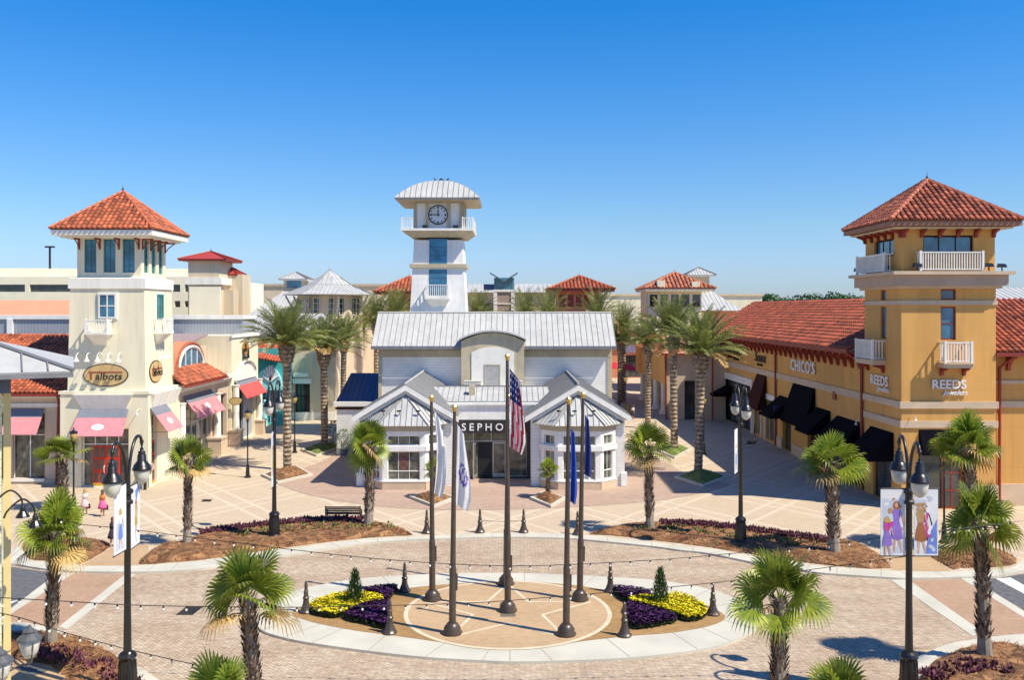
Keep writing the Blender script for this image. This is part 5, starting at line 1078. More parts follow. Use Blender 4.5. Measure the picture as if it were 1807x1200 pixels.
# far beige stair tower
Y = 120; X0, X1 = PX(332, Y), PX(386, Y)
t = thing('stair_tower', 'far beige tower with small red metal hip roofs beside the parking garage', 'building', (X0, Y, 0)); m = MB(); m.box(X0, X1, Y, Y+6, 0, PZ(458, Y)); m.box(PX(386, Y)+.003, PX(404, Y), Y+2, Y+9, 0, PZ(511, Y)); m.box(X1+.003, PX(412, Y), Y+4, Y+8, 0, PZ(484, Y+4)); m.build('wall', M_beige, t)
m = MB(); m.box(X0-.3, PX(392, Y), Y-.3, Y+6.3, PZ(502, Y), PZ(490, Y)); m.build('cornice', M_creamw, t); m = MB(); m.box(PX(335, Y), PX(390, Y), Y-.25, Y-.003, 0, PZ(506, Y)); m.build('lower_wall', M_gar, t)
hip_roof(t, (X0+X1)/2, Y+3, 3.2, 3.6, PZ(457, Y), PZ(437, Y)-.3, 'seam', mats=[mat('red_metal_roof', (.45, .06, .045), .45, .06), M_redwood], fascia=M_redwood, fh=.25); hip_roof(t, PX(399, Y+5), Y+6, 1.9, 2.2, PZ(484, Y+5), PZ(468, Y+5), 'seam', mats=[MT['red_metal_roof'], M_redwood], fascia=M_redwood, fh=.2, fin=False)
# ---- left retail row
XS = -24.6
t = thing('arcade_shop', 'rose-beige shop with a terracotta arched dormer and white cornice beside the cream tower', 'shop', (XS, 73, 0)); FA = Fr(XS, 67.0, 0, 1); W_ = 12.6
m = MB(); facade(m, FA, W_, 6.4, [(1.7, 8.0, .3, 4.6), (9.3, 12.2, .3, 4.8)], .5); m.box(-40, XS-.5, 67, 79.6, 0, 6.35); m.box(-40, XS-1.9, 73.2, 79.6, 6.35, 8.9); m.build('wall', M_pinkb, t)
m = MB(); m.ext([(-40, 73.0, 8.9), (-40, 73.0, 9.05), (-40, 79.4, 9.95), (-40, 79.4, 9.8)], (40+XS-1.7, 0, 0)); m.build('flat_roof', mat('mauve_membrane', (.33, .25, .24), .9), t)
m = MB(); m.fbox(FA, -.4, W_, 5.9, 6.15, .004, .35); m.fbox(FA, -.4, W_, 6.15, 6.45, .004, .55); m.build('cornice', M_creamw, t)
XD = -25.3; FD = Fr(XD, 66.9, 0, 1); pts = []; ac, ar, az = 5.3, 2.7, 7.6
m = MB(); out = [(0, 6.6), (ac+ar+.5, 6.6), (ac+ar+.5, 7.9)]+[(ac+(ar+.45)*math.cos(R(a)), az+(1.55+.38)*math.sin(R(a))) for a in range(15, 181, 11)]+[(ac-ar-.6, 8.6), (0, 9.3)]
m.ext([FD.p(a, z, 0) for a, z in out], FD.n*-1.0); m.build('dormer', M_terra, t)
m = MB(); arc = [(ac+ar*math.cos(R(a)), az+1.5*math.sin(R(a))) for a in range(0, 181, 12)]
m.ext([FD.p(a, z, .02) for a, z in arc], FD.n*.05); o = m.build('window', M_gblue, t); m = MB()
for i in range(len(arc)-1): m.tube([FD.p(*arc[i], .1), FD.p(*arc[i+1], .1)], .13, 6)
for c in (-1.3, 0, 1.3): m.fbox(FD, ac+c-.05, ac+c+.05, az, az+1.4*math.sqrt(max(0, 1-(c/ar)**2)), .07, .12)
m.fbox(FD, ac-ar-.15, ac+ar+.15, az-.14, az, .02, .16); m.build('frame', M_creamw, o)
m = MB(); arcm = [(ac+(ar+.3)*math.cos(R(a)), az+(1.5+.3)*math.sin(R(a))) for a in range(0, 181, 12)]
for i in range(len(arcm)-1): m.tube([FD.p(*arcm[i], .02), FD.p(*arcm[i+1], .02)], .14, 6)
m.build('arch_moulding', mat('brick_moulding', (.42, .12, .06), .7), t)
m = MB(); tile_plane(m, FA.p(-.6, 6.5, .95), FA.p(9.3, 6.5, .95), FA.p(8.4, 7.62, -.68), FA.p(-.6, 7.62, -.68), .3, .4, base=1); tile_plane(m, FA.p(9.3, 6.5, .95), FA.p(9.3, 6.5, -.68), FA.p(8.4, 7.62, -.68), FA.p(8.4, 7.62, -.68), .3, .4, base=1); m.build('apron_roof', [M_tile, M_tilebase], t)
m = MB(); m.fbox(FA, -.6, 9.3, 6.32, 6.48, .9, 1.06); m.build('gutter', M_redwood, t)
shopfront(t, FA, 1.75, 7.95, 4.5, -.35, 5, 3.2, gm=M_gshop); shopfront(t, FA, 9.35, 12.15, 4.7, -.4, 3, 3.3, M_black, M_gdark)
awning(t, FA, 1.6, 8.0, 5.5, 3.85, 1.2, [M_pink, M_greyc], .33, oval=(4.9, .62, .5, .12))
for a in (.4, 8.6):
    m = MB(); x, y, _ = FA.p(a, 0, .35); m.box(x-.55, x+.55, y-.75, y+.75, .08, 1.35); m.box(x-.62, x+.62, y-.82, y+.82, 1.35, 1.5); m.build('plinth', M_tanstone, t); m = MB(); m.lathe([(.34, 1.5), (.3, 1.7), (.27, 4.9), (.36, 5.1)], (x, y, 0), 14); m.build('column', M_creamw, t)
# logo tower shop
t = thing('logo_shop', 'cream corner shop with a round animal-like emblem, white arch and coral awning', 'shop', (XS+.2, 80, 0)); XB = XS+.25; FB = Fr(XB, 79.75, 0, 1); W_ = 8.4
m = MB(); facade(m, FB, W_, 9.75, [(.9, 7.2, .2, 5.6)], .6); m.box(-30, XB-.6, 79.85, 88.15, 0, 9.7); m.poly([(-30, 79.75, 0), (XB, 79.75, 0), (XB, 79.75, 9.75), (-30, 79.75, 9.75)]); m.poly([(-30, 79.75, 9.75), (XB, 79.75, 9.75), (XB, 88.15, 9.75), (-30, 88.15, 9.75)]); m.build('wall', M_cream, t)
m = MB(); m.fbox(FB, -.1, W_+.1, 9.55, 9.85, .004, .12); m.build('cornice', M_creamw, t)
m = MB(); arc = [(4.0+2.9*math.cos(R(a)), 5.7+1.6*math.sin(R(a))) for a in range(0, 181, 12)]; m.ext([FB.p(a, z, .004) for a, z in arc], FB.n*.2); m.build('arch', M_creamw, t)
m = MB()
for i in range(2, 9): m.tube([FB.p(*arc[i], .3), FB.p(*arc[i+1], .3)], .06, 5)
m.build('arch_rail', M_greyc, t)
shopfront(t, FB, .95, 7.15, 5.5, -.45, 4, 3.4, M_black, M_gdark); awning(t, FB, .7, 7.3, 5.75, 4.2, 1.15, [M_red, M_greyc], .3)
for a in (.3, 7.8):
    m = MB(); x, y, _ = FB.p(a, 0, .3); m.box(x-.5, x+.5, y-.5, y+.5, .08, 1.35); m.box(x-.57, x+.57, y-.57, y+.57, 1.35, 1.5); m.build('plinth', M_tanstone, t); m = MB(); m.lathe([(.34, 1.5), (.3, 1.7), (.27, 5.2), (.36, 5.4)], (x, y, 0), 14); m.build('column', M_creamw, t)
em_ = thing('emblem_sign', 'dark gold rounded emblem high on the cream corner shop', 'sign', tuple(FB.p(4.0, 8.3, 0))); m = MB(); m.ext([FB.p(4.0+1.0*math.cos(6.283*k/20), 8.5+.6*math.sin(6.283*k/20), .01) for k in range(20)], FB.n*.1); m.build('disc', mat('emblem_gold', (.45, .22, .05), .5), em_)
m = MB(); m.fbox(FB, 3.0, 5.0, 7.55, 7.75, .11, .16); m.fbox(FB, 3.1, 3.35, 7.6, 8.5, .11, .16); m.fbox(FB, 4.6, 4.9, 7.6, 8.4, .11, .16); m.fbox(FB, 3.5, 4.3, 8.25, 8.45, .115, .17); m.fbox(FB, 3.7, 4.0, 8.45, 8.9, .115, .17); m.build('marks', M_black, em_)
os_ = thing('hanging_sign', 'small tan oval hanging sign above the dark door of the logo shop', 'sign', (PX(416, 79.4), 79.4, PZ(708, 79.4))); m = MB(); F_ = Fr(PX(416, 79.4), 79.4, 1, 0, PZ(708, 79.4)); m.ext([F_.p(1.0/1.9*math.cos(6.283*k/20), .3*math.sin(6.283*k/20), 0) for k in range(20)], F_.n*.08); m.build('board', MT['sign_tan'], os_); m = MB()
for k in range(20): m.tube([F_.p(.55*math.cos(6.283*k/20), .32*math.sin(6.283*k/20), .04), F_.p(.55*math.cos(6.283*(k+1)/20), .32*math.sin(6.283*(k+1)/20), .04)], .03, 4)
m.build('rim', M_black, os_); text_thing('lettering', 'CAFE', F_, 0, 0, .2, M_black, None, d=.08, ext=.005, parent=os_) if 0 else None
# teal shop
t = thing('teal_shop', 'teal shop with a red tiled roof, pale shell arch and teal mannequin window', 'shop', (-25, 95, 0)); Y = 95; m = MB(); x0, x1 = PX(440, Y), PX(500, Y); FT = Fr(x0, Y, 1, 0); facade(m, FT, x1-x0, 8.0, [(1.2, x1-x0-.5, .2, 3.6)], .5); m.box(x0, x1, Y+.5, Y+3.9, 0, 7.9); m.poly([(x1, Y, 0), (x1, Y+.5, 0), (x1, Y+.5, 8), (x1, Y, 8)]); m.build('wall', M_teal, t)
m = MB(); c = (x1-x0)*.60; m.ext([FT.p(c+1.35*math.cos(R(a)), 4.1+1.9*math.sin(R(a)), .003) for a in range(0, 181, 12)], FT.n*.5); m.fbox(FT, c-1.5, c+1.5, 3.7, 4.1, .003, .55); m.build('shell_arch', M_aqua, t)
m = MB(); c2_ = c+.25
for k in range(8): a = R(20+k*20); m.tube([FT.p(c2_, 4.6, .55), FT.p(c2_+.85*math.cos(a), 4.6+1.7*math.sin(a), .55)], .12, 5)
m.build('shell_sign', F_wht, t); shopfront(t, FT, 1.25, x1-x0-.55, 3.5, -.4, 4, 3.0, M_aqua, M_gteal)
m = MB(); tile_plane(m, (x0-.5, Y-1.2, 7.3), (x1+.1, Y-1.2, 6.6), (x1-1.5, Y+3, 8.4), (x0-.5, Y+3, 8.9), .3, .4, base=1); m.build('roof', [mat('coral_tile', (.55, .12, .06), .6, .1, 2, tint=.4), M_tilebase], t)
for i, px in enumerate((467, 487)):
    pt = thing('mannequin', 'teal-draped mannequin figure in front of the teal shop, '+('left' if i == 0 else 'right'), 'mannequin', (PX(px, 94), 94, .08)); m = MB(); m.lathe([(.35, 0), (.3, .6), (.25, 1.2), (.16, 1.6), (.26, 2.0), (.24, 2.25), (.06, 2.35)], (PX(px, 94), 94, .08), 10); m.build('drapery', M_aqua if i == 0 else M_teal, pt); m = MB(); m.ball((PX(px, 94), 94, 2.6), .16); m.build('head', M_aqua, pt)
# beige shop beyond the palms
Y = 99; x0, x1 = PX(500, Y), PX(592, Y); xr = x1
t = thing('beige_shop', 'tall plain beige shop with a tall dark doorway behind the left date palms', 'shop', (x0, Y, 0)); F_ = Fr(x0, Y, 1, 0); bx = lambda px: PX(px, Y)-x0; m = MB(); facade(m, F_, x1-x0, 9.3, [(bx(520), bx(547), .1, PZ(677, Y))], .6); m.box(x0, x1-.01, Y+.6, Y+34, 0, 9.3); FS = Fr(x1, Y, 0, 1); facade(m, FS, 34, 9.3, [(3, 8, .4, 4), (11, 17, .4, 4), (20, 26, .4, 4)], .4); m.build('wall', M_beige, t)
shopfront(t, F_, bx(521), bx(546), PZ(678, Y), -.5, 3, 2.6, M_brown, M_gdark); m = MB(); m.fbox(F_, bx(517), bx(550), PZ(677, Y), PZ(668, Y), .003, .2); m.fbox(F_, bx(519), bx(545), PZ(665, Y), PZ(658, Y), .003, .35); m.fbox(F_, 0, x1-x0, 0, .9, .003, .08); build_split(m, 'trim', M_creamw, t)

for k in (3, 11, 20): shopfront(t, FS, k, k+5, 3.9, -.3, 3, 3, M_black, M_gdark, z0=.4)
m = MB(); zr = PZ(548, Y+12); seam_plane(m, (x0-8, Y-.6, 9.4), (x1+.5, Y-.6, 9.4), (x1-3, Y+8, 11.6), (x0-4, Y+8, 11.6), .5); m.build('roof', [M_metal2, M_seam], t)
# cupola pavilion
Y = 112; cx, cy = PX(568, Y), Y+5; t = thing('pavilion', 'pavilion with a two-tier grey metal roof ending in a spire, behind the left date palms', 'building', (cx, cy, 0)); ze = PZ(519, Y); m = MB(); m.lathe([(4.2, 0), (4.2, ze-.1)], (cx, cy, 0), 8); m.build('wall', M_beige, t)
m = MB(); n8 = 8; A1 = []
def ring(r_, z, off=math.pi/8): return [Vector((cx+r_*math.cos(off+6.2832*k/8), cy+r_*math.sin(off+6.2832*k/8), z)) for k in range(8)]
r0, r1, r2 = ring(6.0, ze), ring(2.9, PZ(501, Y)), ring(.02, PZ(476, Y+5))
for k in range(8): seam_plane(m, r0[k], r0[(k+1) % 8], r1[(k+1) % 8], r1[k], .5); seam_plane(m, r1[k]+Vector((0, 0, .03)), r1[(k+1) % 8]+Vector((0, 0, .03)), r2[(k+1) % 8], r2[k], .5)
m.tube([(cx, cy, PZ(478, Y+5)), (cx, cy, PZ(470, Y+5))], .06, 5); m.build('roof', [M_metal, M_seam], t)
for k in range(8):
    an = math.pi/8+6.2832*k/8; p = Vector((cx+4.25*math.cos(an), cy+4.25*math.sin(an), ze-2.6)); q = Vector((cx+5.6*math.cos(an), cy+5.6*math.sin(an), ze-.15)); m = MB(); m.tube([p, q], .12, 5); m.build('brace', M_metal2, t)
    a2 = 6.2832*(k+.5)/8+math.pi/8; fr = Fr(cx+3.9*math.cos(a2)-(-math.sin(a2))*1.1*-1, 0, 1, 0) if 0 else None
    u = Vector((-math.sin(a2), math.cos(a2), 0)); c = Vector((cx+3.9*math.cos(a2), cy+3.9*math.sin(a2), 0)); st = c-u*1.3
    if math.sin(a2) < .2: window(t, Fr(st.x, st.y, u.x, u.y), 0, 2.6, ze-2.6, ze-.4, 5, 3, .07, M_offw, M_gdark, .03)
t = thing('metal_roof_building', 'building with pale metal hip roof and small square cupola beside the spired pavilion', 'building', (PX(470, 118), 118, 0)); Y = 118; x0, x1 = PX(436, Y), PX(560, Y); m = MB(); m.box(x0+1, x1, Y+1, Y+14, 0, PZ(556, Y)+.3); m.build('wall', M_beige, t)
m = MB(); seam_plane(m, (x0, Y, PZ(556, Y)), (x1, Y, PZ(556, Y)), (x1, Y+8, PZ(514, Y+8)), (PX(500, Y+8), Y+8, PZ(514, Y+8)), .6); m.build('roof', [M_metal, M_seam], t)
x = PX(523, Y+10); m = MB(); m.box(x-1.4, x+1.4, Y+8.5, Y+11.3, 10, PZ(492, Y+10)); m.build('cupola', M_beige, t); hip_roof(t, x, Y+9.9, 2.0, 2.0, PZ(492, Y+8), PZ(480, Y+10), 'seam', name='cupola_roof', fin=False, fh=.2)
m = MB(); m.box(x-1.0, x+1.0, Y+8.46, Y+8.5, PZ(508, Y+8), PZ(495, Y+8)); m.build('window', M_gblue, t)
box_thing('department_store', 'very wide plain beige store with a flat parapet behind the left palms', 'building', PX(417, 190), PX(720, 190), 190, 230, PZ(505, 190), M_beige, cap=.3, capm=M_tan)
# green awning shop, suv at the end of the left street
Y = 165; x0, x1 = PX(560, Y), PX(662, Y); t = thing('green_awning_shop', 'far shopfront with a green awning at the end of the left street', 'shop', (x0, Y, 0)); F_ = Fr(x0, Y, 1, 0); m = MB(); facade(m, F_, x1-x0, PZ(580, Y), [(PX(628, Y)-x0, PX(656, Y)-x0, .2, PZ(630, Y))], .5); m.box(x0, x1, Y+.5, Y+12, 0, PZ(580, Y)-.05); m.build('wall', M_cream, t)
shopfront(t, F_, PX(628, Y)-x0, PX(656, Y)-x0, PZ(630, Y), -.4, 4, 2.6, M_black, M_gdark); awning(t, F_, PX(627, Y)-x0, PX(657, Y)-x0, PZ(616, Y), PZ(630, Y)+.1, 1.1, [M_green], val=.2)
m = MB(); m.fbox(F_, PX(627, Y)-x0, PX(657, Y)-x0, PZ(612, Y), PZ(598, Y), .003, .2); m.build('sign_board', M_black, t)
text_thing('wall_sign', 'COFFEE', F_, PX(642, Y)-x0, PZ(605, Y), .9, M_offw, 'x', d=.21) if 0 else None
Y = 140; cx = PX(646, Y); t = thing('parked_car', 'white off-road car parked at the far end of the left street', 'car', (cx, Y, .08)); F_ = Fr(cx-2.0, Y, 1, 0, .08)
m = MB(); pr = [(0, .45), (4.0, .45), (4.05, 1.0), (3.95, 1.1), (3.1, 1.15), (2.85, 1.78), (.15, 1.85), (0, 1.1)]; m.ext([F_.p(a, z, 0) for a, z in pr], F_.n*-1.75); m.build('body', M_white, t)
for a in (.25, 1.2, 2.15): m = MB(); m.fbox(F_, a, a+.75, 1.2, 1.66, -.01, .02); m.build('window', M_gdark, t)
for a in (.75, 3.2): m = MB(); m.tube([F_.p(a, .4, .03), F_.p(a, .4, -.25)], .4, 14); o = m.build('wheel', M_black, t); m = MB(); m.tube([F_.p(a, .4, .03), F_.p(a, .4, .06)], .2, 10); m.build('rim', M_metal, o)
m = MB(); m.fbox(F_, 3.9, 4.08, .75, .95, -.35, -.1); m.build('headlight', M_globe, t)
# ---- near yellow house
ux, uy = .875, .485; cxn, cyn = -12.03, 22.0; t = thing('yellow_house', 'near pale yellow siding house with a metal roof at the left edge', 'house', (cxn, cyn, 0)); FH = Fr(cxn-8*ux, cyn-8*uy, ux, uy)
m = MB(); q = FH.p; m.hexa([q(0, 0, 0), q(7.8, 0, 0), q(7.8, 0, -6), q(0, 0, -6), q(0, 10.35, 0), q(7.8, 10.35, 0), q(7.8, 10.35, -6), q(0, 10.35, -6)]); m.build('wall', M_ysiding, t)
m = MB(); m.fbox(FH, 7.84, 8.0, 0, 10.3, -.2, .04); m.build('corner_trim', M_ytrim, t)
m = MB(); m.fbox(FH, -1, 8.0, 10.0, 10.35, .003, .1); m.build('frieze', mat('slate_trim', (.12, .14, .2), .6), t)
ze = 10.55; A = q(-2, ze, 1.1); B = q(9.3, ze, 1.1); B2 = (lambda b: Vector((b.x*1.3, b.y*1.3, b.z)))(q(9.3, ze, 1.1)); top1 = q(5.3, ze+1.5, -2.9); top0 = q(-2, ze+1.5, -2.9)
m = MB(); seam_plane(m, A, B, top1, top0, .55, h=.04, wd=.03); m.m = 0; m.poly([B, B2, Vector((top1.x*1.25, top1.y*1.25, top1.z-.3)), top1]); m.m = 1; m.tube([B+Vector((0, 0, .03)), top1+Vector((0, 0, .03))], .05, 6); m.build('roof', [M_metal, M_seam], t)
m = MB(); m.fbox(FH, -2, 9.3, ze-.15, ze-.06, .98, 1.1); m.build('gutter', mat('slate_gutter', (.20, .20, .21), .5), t); m = MB(); m.fbox(FH, -2, 9.15, ze-.16, ze-.12, -7, .95); m.build('soffit', mat('shade_blue_soffit', (.16, .18, .24), .7), t)  # soffit colour has the blue eave shade painted in
# lanterns on the yellow house
def wall_lantern(px, py, Y, label, s=1.0):
    x, z = PX(px, Y), PZ(py, Y); t = thing('wall_lantern', label, 'lantern', (x, Y, z)); m = MB(); m.lathe([(.11*s, -.24*s), (.17*s, -.12*s), (.2*s, .06*s), (.2*s, .13*s)], (x, Y, z), 14); g = m.build('globe', M_globe, t, smooth=True); m = MB(); M_lg = mat('lantern_grey', (.09, .095, .10), .45, .1); m.lathe([(.25*s, .13*s), (.24*s, .17*s), (.12*s, .27*s), (.13*s, .31*s), (.06*s, .36*s), (.02*s, .44*s)], (x, Y, z), 14); m.lathe([(.02*s, -.40*s), (.06*s, -.33*s), (.10*s, -.24*s)], (x, Y, z), 10)
    for k in range(4): a = .785+k*1.57; m.tube([(x+.12*s*math.cos(a), Y+.12*s*math.sin(a), z-.24*s), (x+.22*s*math.cos(a), Y+.22*s*math.sin(a), z+.02*s), (x+.23*s*math.cos(a), Y+.23*s*math.sin(a), z+.13*s)], .012, 4)
    m.build('frame', M_lg, t); m = MB(); m.tube(crom([(x, Y, z-.38*s), (x-.2*s, Y-.02, z-.42*s), (x-.42*s, Y-.1, z-.55*s), (x-.6*s, Y-.18, z-.8*s)], 5), .02, 6); m.tube(crom([(x-.05*s, Y, z-.44*s), (x-.28*s, Y-.06, z-.25*s), (x-.5*s, Y-.12, z-.38*s), (x-.42*s, Y-.1, z-.52*s)], 5), .014, 6); m.build('bracket', M_lg, t)
wall_lantern(52, 1140, 20.2, 'grey wall lantern with a frosted globe on the yellow house, the fully visible one', 1.05); wall_lantern(0, 1180, 19.2, 'grey wall lantern cut by the left picture edge', 1.05)
for i, (px, py, Y, lb) in enumerate(((40, 892, 21.6, 'black gooseneck lamp on the yellow house, left of the pair'), (62, 908, 21.2, 'black gooseneck lamp on the yellow house, right of the pair'))):
    x, z = PX(px, Y), PZ(py, Y); t = thing('gooseneck_lamp', lb, 'wall lamp', (x, Y, z), group='black gooseneck lamps on the yellow house'); m = MB(); pts = crom([(x-.62, Y-.2, z-.15+.1*i), (x-.55, Y-.15, z+.12), (x-.28, Y-.05, z+.36), (x-.06, Y, z+.2), (x, Y, z)], 5); m.tube(pts, .022, 6); m.build('arm', M_black, t); m = MB(); m.lathe([(.16, -.28), (.14, -.24), (.07, -.14), (.06, -.05), (.03, .02)], (x, Y, z), 12); m.build('shade', M_black, t)
# ================================================================ WHITE SHOP (centre)
t = thing('white_shop', 'white cosmetics shop with grey metal roofs, two gabled bays and a dark central entrance', 'shop', (-1.3, 64.4, 0)); WS = t
Y1 = 74.6; x0, x1 = PX(668, Y1), PX(1078, Y1); FC = Fr(x0, Y1, 1, 0); cxm = (x0+x1)/2
m = MB(); m.box(x0, x1, Y1, 86, 0, 8.95); m.build('wall', M_siding, t)
m = MB(); m.fbox(FC, 0, x1-x0, 8.15, 8.7, .003, .12); m.fbox(FC, 0, .28, 4, 8.15, .003, .09); m.fbox(FC, x1-x0-.28, x1-x0, 4, 8.15, .003, .09); m.box(x1+.003, x1+.09, Y1, Y1+.3, 0, 8.7); build_split(m, 'trim', M_tan, t)
m = MB(); e0, e1 = PX(655, 73.7), PX(1088, 73.7); zr = 11.75; A = (e0, 73.7, 9.08); B = (e1, 73.7, 9.08); yr = 77.4
seam_plane(m, A, B, (e1, yr, zr), (e0, yr, zr), .46); seam_plane(m, (e1, 81.1, 9.08), (e0, 81.1, 9.08), (e0, yr, zr), (e1, yr, zr), .46); m.m = 0; m.tube([(e0, yr, zr+.03), (e1, yr, zr+.03)], .09, 6); m.box(e0+.35, e1-.35, Y1+.05, 80.8, 8.9, 9.05); m.m = 0
for xx in (e0, e1-.06): m.ext([(xx, 73.7, 8.98), (xx, yr, zr-.1), (xx, 81.1, 8.98), (xx, 81.1, 8.8), (xx, yr, zr-.3), (xx, 73.7, 8.8)], (.06, 0, 0))
m.build('roof', [M_metal, M_seam], t)
m = MB(); m.ext([(x0, Y1+.01, 8.9), (x0, yr, zr-.15), (x0, 80.2, 8.9)], (.05, 0, 0)); m.ext([(x1-.05, Y1+.01, 8.9), (x1-.05, yr, zr-.15), (x1-.05, 80.2, 8.9)], (.05, 0, 0)); m.build('gable_wall', M_siding, t)
m = MB(); m.box(e0, e1, 73.55, 73.69, 8.82, 9.06); m.build('gutter', mat('slate_gutter', (.20, .20, .21), .5), t)
# arched dormer
YD = 73.2; d0, d1 = PX(814, YD), PX(925, YD); c = (d0+d1)/2; hw = (d1-d0)/2; FDm = Fr(d0, YD, 1, 0); W_ = d1-d0
def arcp(w_, zs, rise, n=14): return [(c+w_*math.cos(math.pi*(1-k/n)), zs+rise*(1-((2*k/n)-1)**2)) for k in range(n+1)]
zs = PZ(600, YD); rise = PZ(585, YD)-zs
prof = [(d0+W_*k/14, zs+rise*(1-((2*k/14)-1)**2)) for k in range(15)]
m = MB(); m.ext([(d0, YD, 3.5)]+[(a, YD, z-.1) for a, z in prof]+[(d1, YD, 3.5)], (0, 2.5, 0)); m.build('dormer', M_tan, t)
m = MB(); pr2 = [(c+(a-c)*1.07, z-.02) for a, z in prof]; m.ext([(a, YD-.35, z) for a, z in pr2]+[(a, YD-.35, z+.13) for a, z in pr2[::-1]], (0, 4.6, 0)); m.build('dormer_roof', M_metal2, t)
b0, b1 = PX(832, YD), PX(907, YD); m = MB(); n_ = 10; zz = PZ(622, YD); m.ext([(b0, YD-.004, 3.6)]+[(b0+(b1-b0)*k/n_, YD-.004, zz+.45*(1-((2*k/n_)-1)**2)) for k in range(n_+1)]+[(b1, YD-.004, 3.6)], (0, -.06, 0)); m.build('dormer_panel', M_offw, t)
m = MB(); m.box(PX(857, YD), PX(881, YD), YD-.10, YD-.07, PZ(682, YD), PZ(645, YD)); o = m.build('roof_door', mat('grey_door', (.42, .41, .39), .6), t); m = MB(); m.box(PX(855, YD), PX(857, YD), YD-.12, YD-.066, PZ(682, YD), PZ(643, YD)); m.box(PX(881, YD), PX(883, YD), YD-.12, YD-.066, PZ(682, YD), PZ(643, YD)); m.box(PX(855, YD), PX(883, YD), YD-.121, YD-.066, PZ(645, YD), PZ(643, YD)); m.build('frame', M_tan, o)
for a, b_ in ((819, 850), (905, 923)):
    m = MB()
    for k in range(4): m.box(PX(a, YD-.3), PX(b_, YD-.3), YD-.3-.1, YD-.3+.1, PZ(681, YD)+k*.13, PZ(681, YD)+k*.13+.05)
    m.box(PX(a, YD-.3), PX(b_, YD-.3), YD-.2, YD-.12, PZ(681, YD), PZ(671, YD)); m.build('roof_louvre', M_offw, t)
# low entrance block
YE = 64.4; a0, a1 = PX(740, YE), PX(1000, YE); FE = Fr(a0, YE, 1, 0); ex = lambda px: PX(px, YE)-a0
m = MB(); m.box(a0, a1, YE+1.2, Y1, 0, 5.35); m.box(a0, a1, YE-.05, YE+1.2, 4.25, 5.30); m.box(a0, a1, YE-.22, YE+.2, 5.30, 5.45); m.build('entrance_wall', M_white, t)
m = MB(); A = (PX(765, YE+.6), YE+.55, 5.5); B = (PX(968, YE+.6), YE+.55, 5.5); seam_plane(m, A, B, (PX(968, 68.2), 68.2, 6.25), (PX(765, 68.2), 68.2, 6.25), .40); m.m = 1; m.box(A[0], B[0], 68.2, 68.32, 6.15, 6.34); m.m = 0; m.box(A[0]-2, B[0]+2, 68.35, 73.1, 5.3, 5.42); m.build('shed_roof', [M_metal, M_seam], t)
# roof vents
m = MB()
for px in (833, ): m.box(PX(px, 66.5)-.22, PX(px, 66.5)+.22, 66.2, 66.8, 5.75, 6.5)
m.build('roof_vent', M_tan, t)
# dark portal
m = MB(); facade(m, FE, ex(953), 4.24, [(ex(803), ex(930), .1, 3.3)], .9, a0=ex(782)); m.build('portal', M_dark, t)
m = MB(); m.fbox(FE, ex(783), ex(952), 3.32, 4.2, .003, .16); m.build('sign_fascia', M_dark, t)
text_thing('shop_sign', 'SEPHORA', FE, ex(868), PZ(753.5, YE)-.02, .72, F_wht, 'white capital letters reading SEPHORA on the dark band above the entrance of the white shop', d=.16, ext=.03, space=1.55, bold=.006)
b0, b1 = ex(803), ex(930); wcol = (b1-b0)/4
M_alu = mat('aluminium_frame', (.45, .45, .43), .35, .05, metal=.4)
shopfront(t, FE, b0, b1, 3.28, -.6, 4, 2.65, M_alu, M_gshop, z0=.12)
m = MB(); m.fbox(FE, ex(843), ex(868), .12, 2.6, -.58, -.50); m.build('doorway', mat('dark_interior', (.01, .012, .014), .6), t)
for i, px in enumerate((840, 869)):
    if i == 0: f = Fr(FE.p(ex(842), 0, -.5).x, FE.p(0, 0, -.5).y, -.25, -1)
    else: f = Fr(FE.p(ex(869), 0, 0).x, FE.p(0, 0, -.5).y, 1, 0)
    m = MB(); w_ = .95; m.fbox(f, 0, .09, .12, 2.6, 0, .05); m.fbox(f, w_-.09, w_, .12, 2.6, 0, .05); m.fbox(f, .09, w_-.09, .12, .38, 0, .05); m.fbox(f, .09, w_-.09, 2.5, 2.6, 0, .05); o = m.build('door', M_alu, t); g = MB(); g.fbox(f, .08, w_-.08, .3, 2.55, .01, .035); g.build('pane', M_gshop, o); h = MB(); h.tube([f.p(w_-.14, .95, .1), f.p(w_-.14, 1.4, .1)], .02, 5); h.build('handle', M_metal, o)
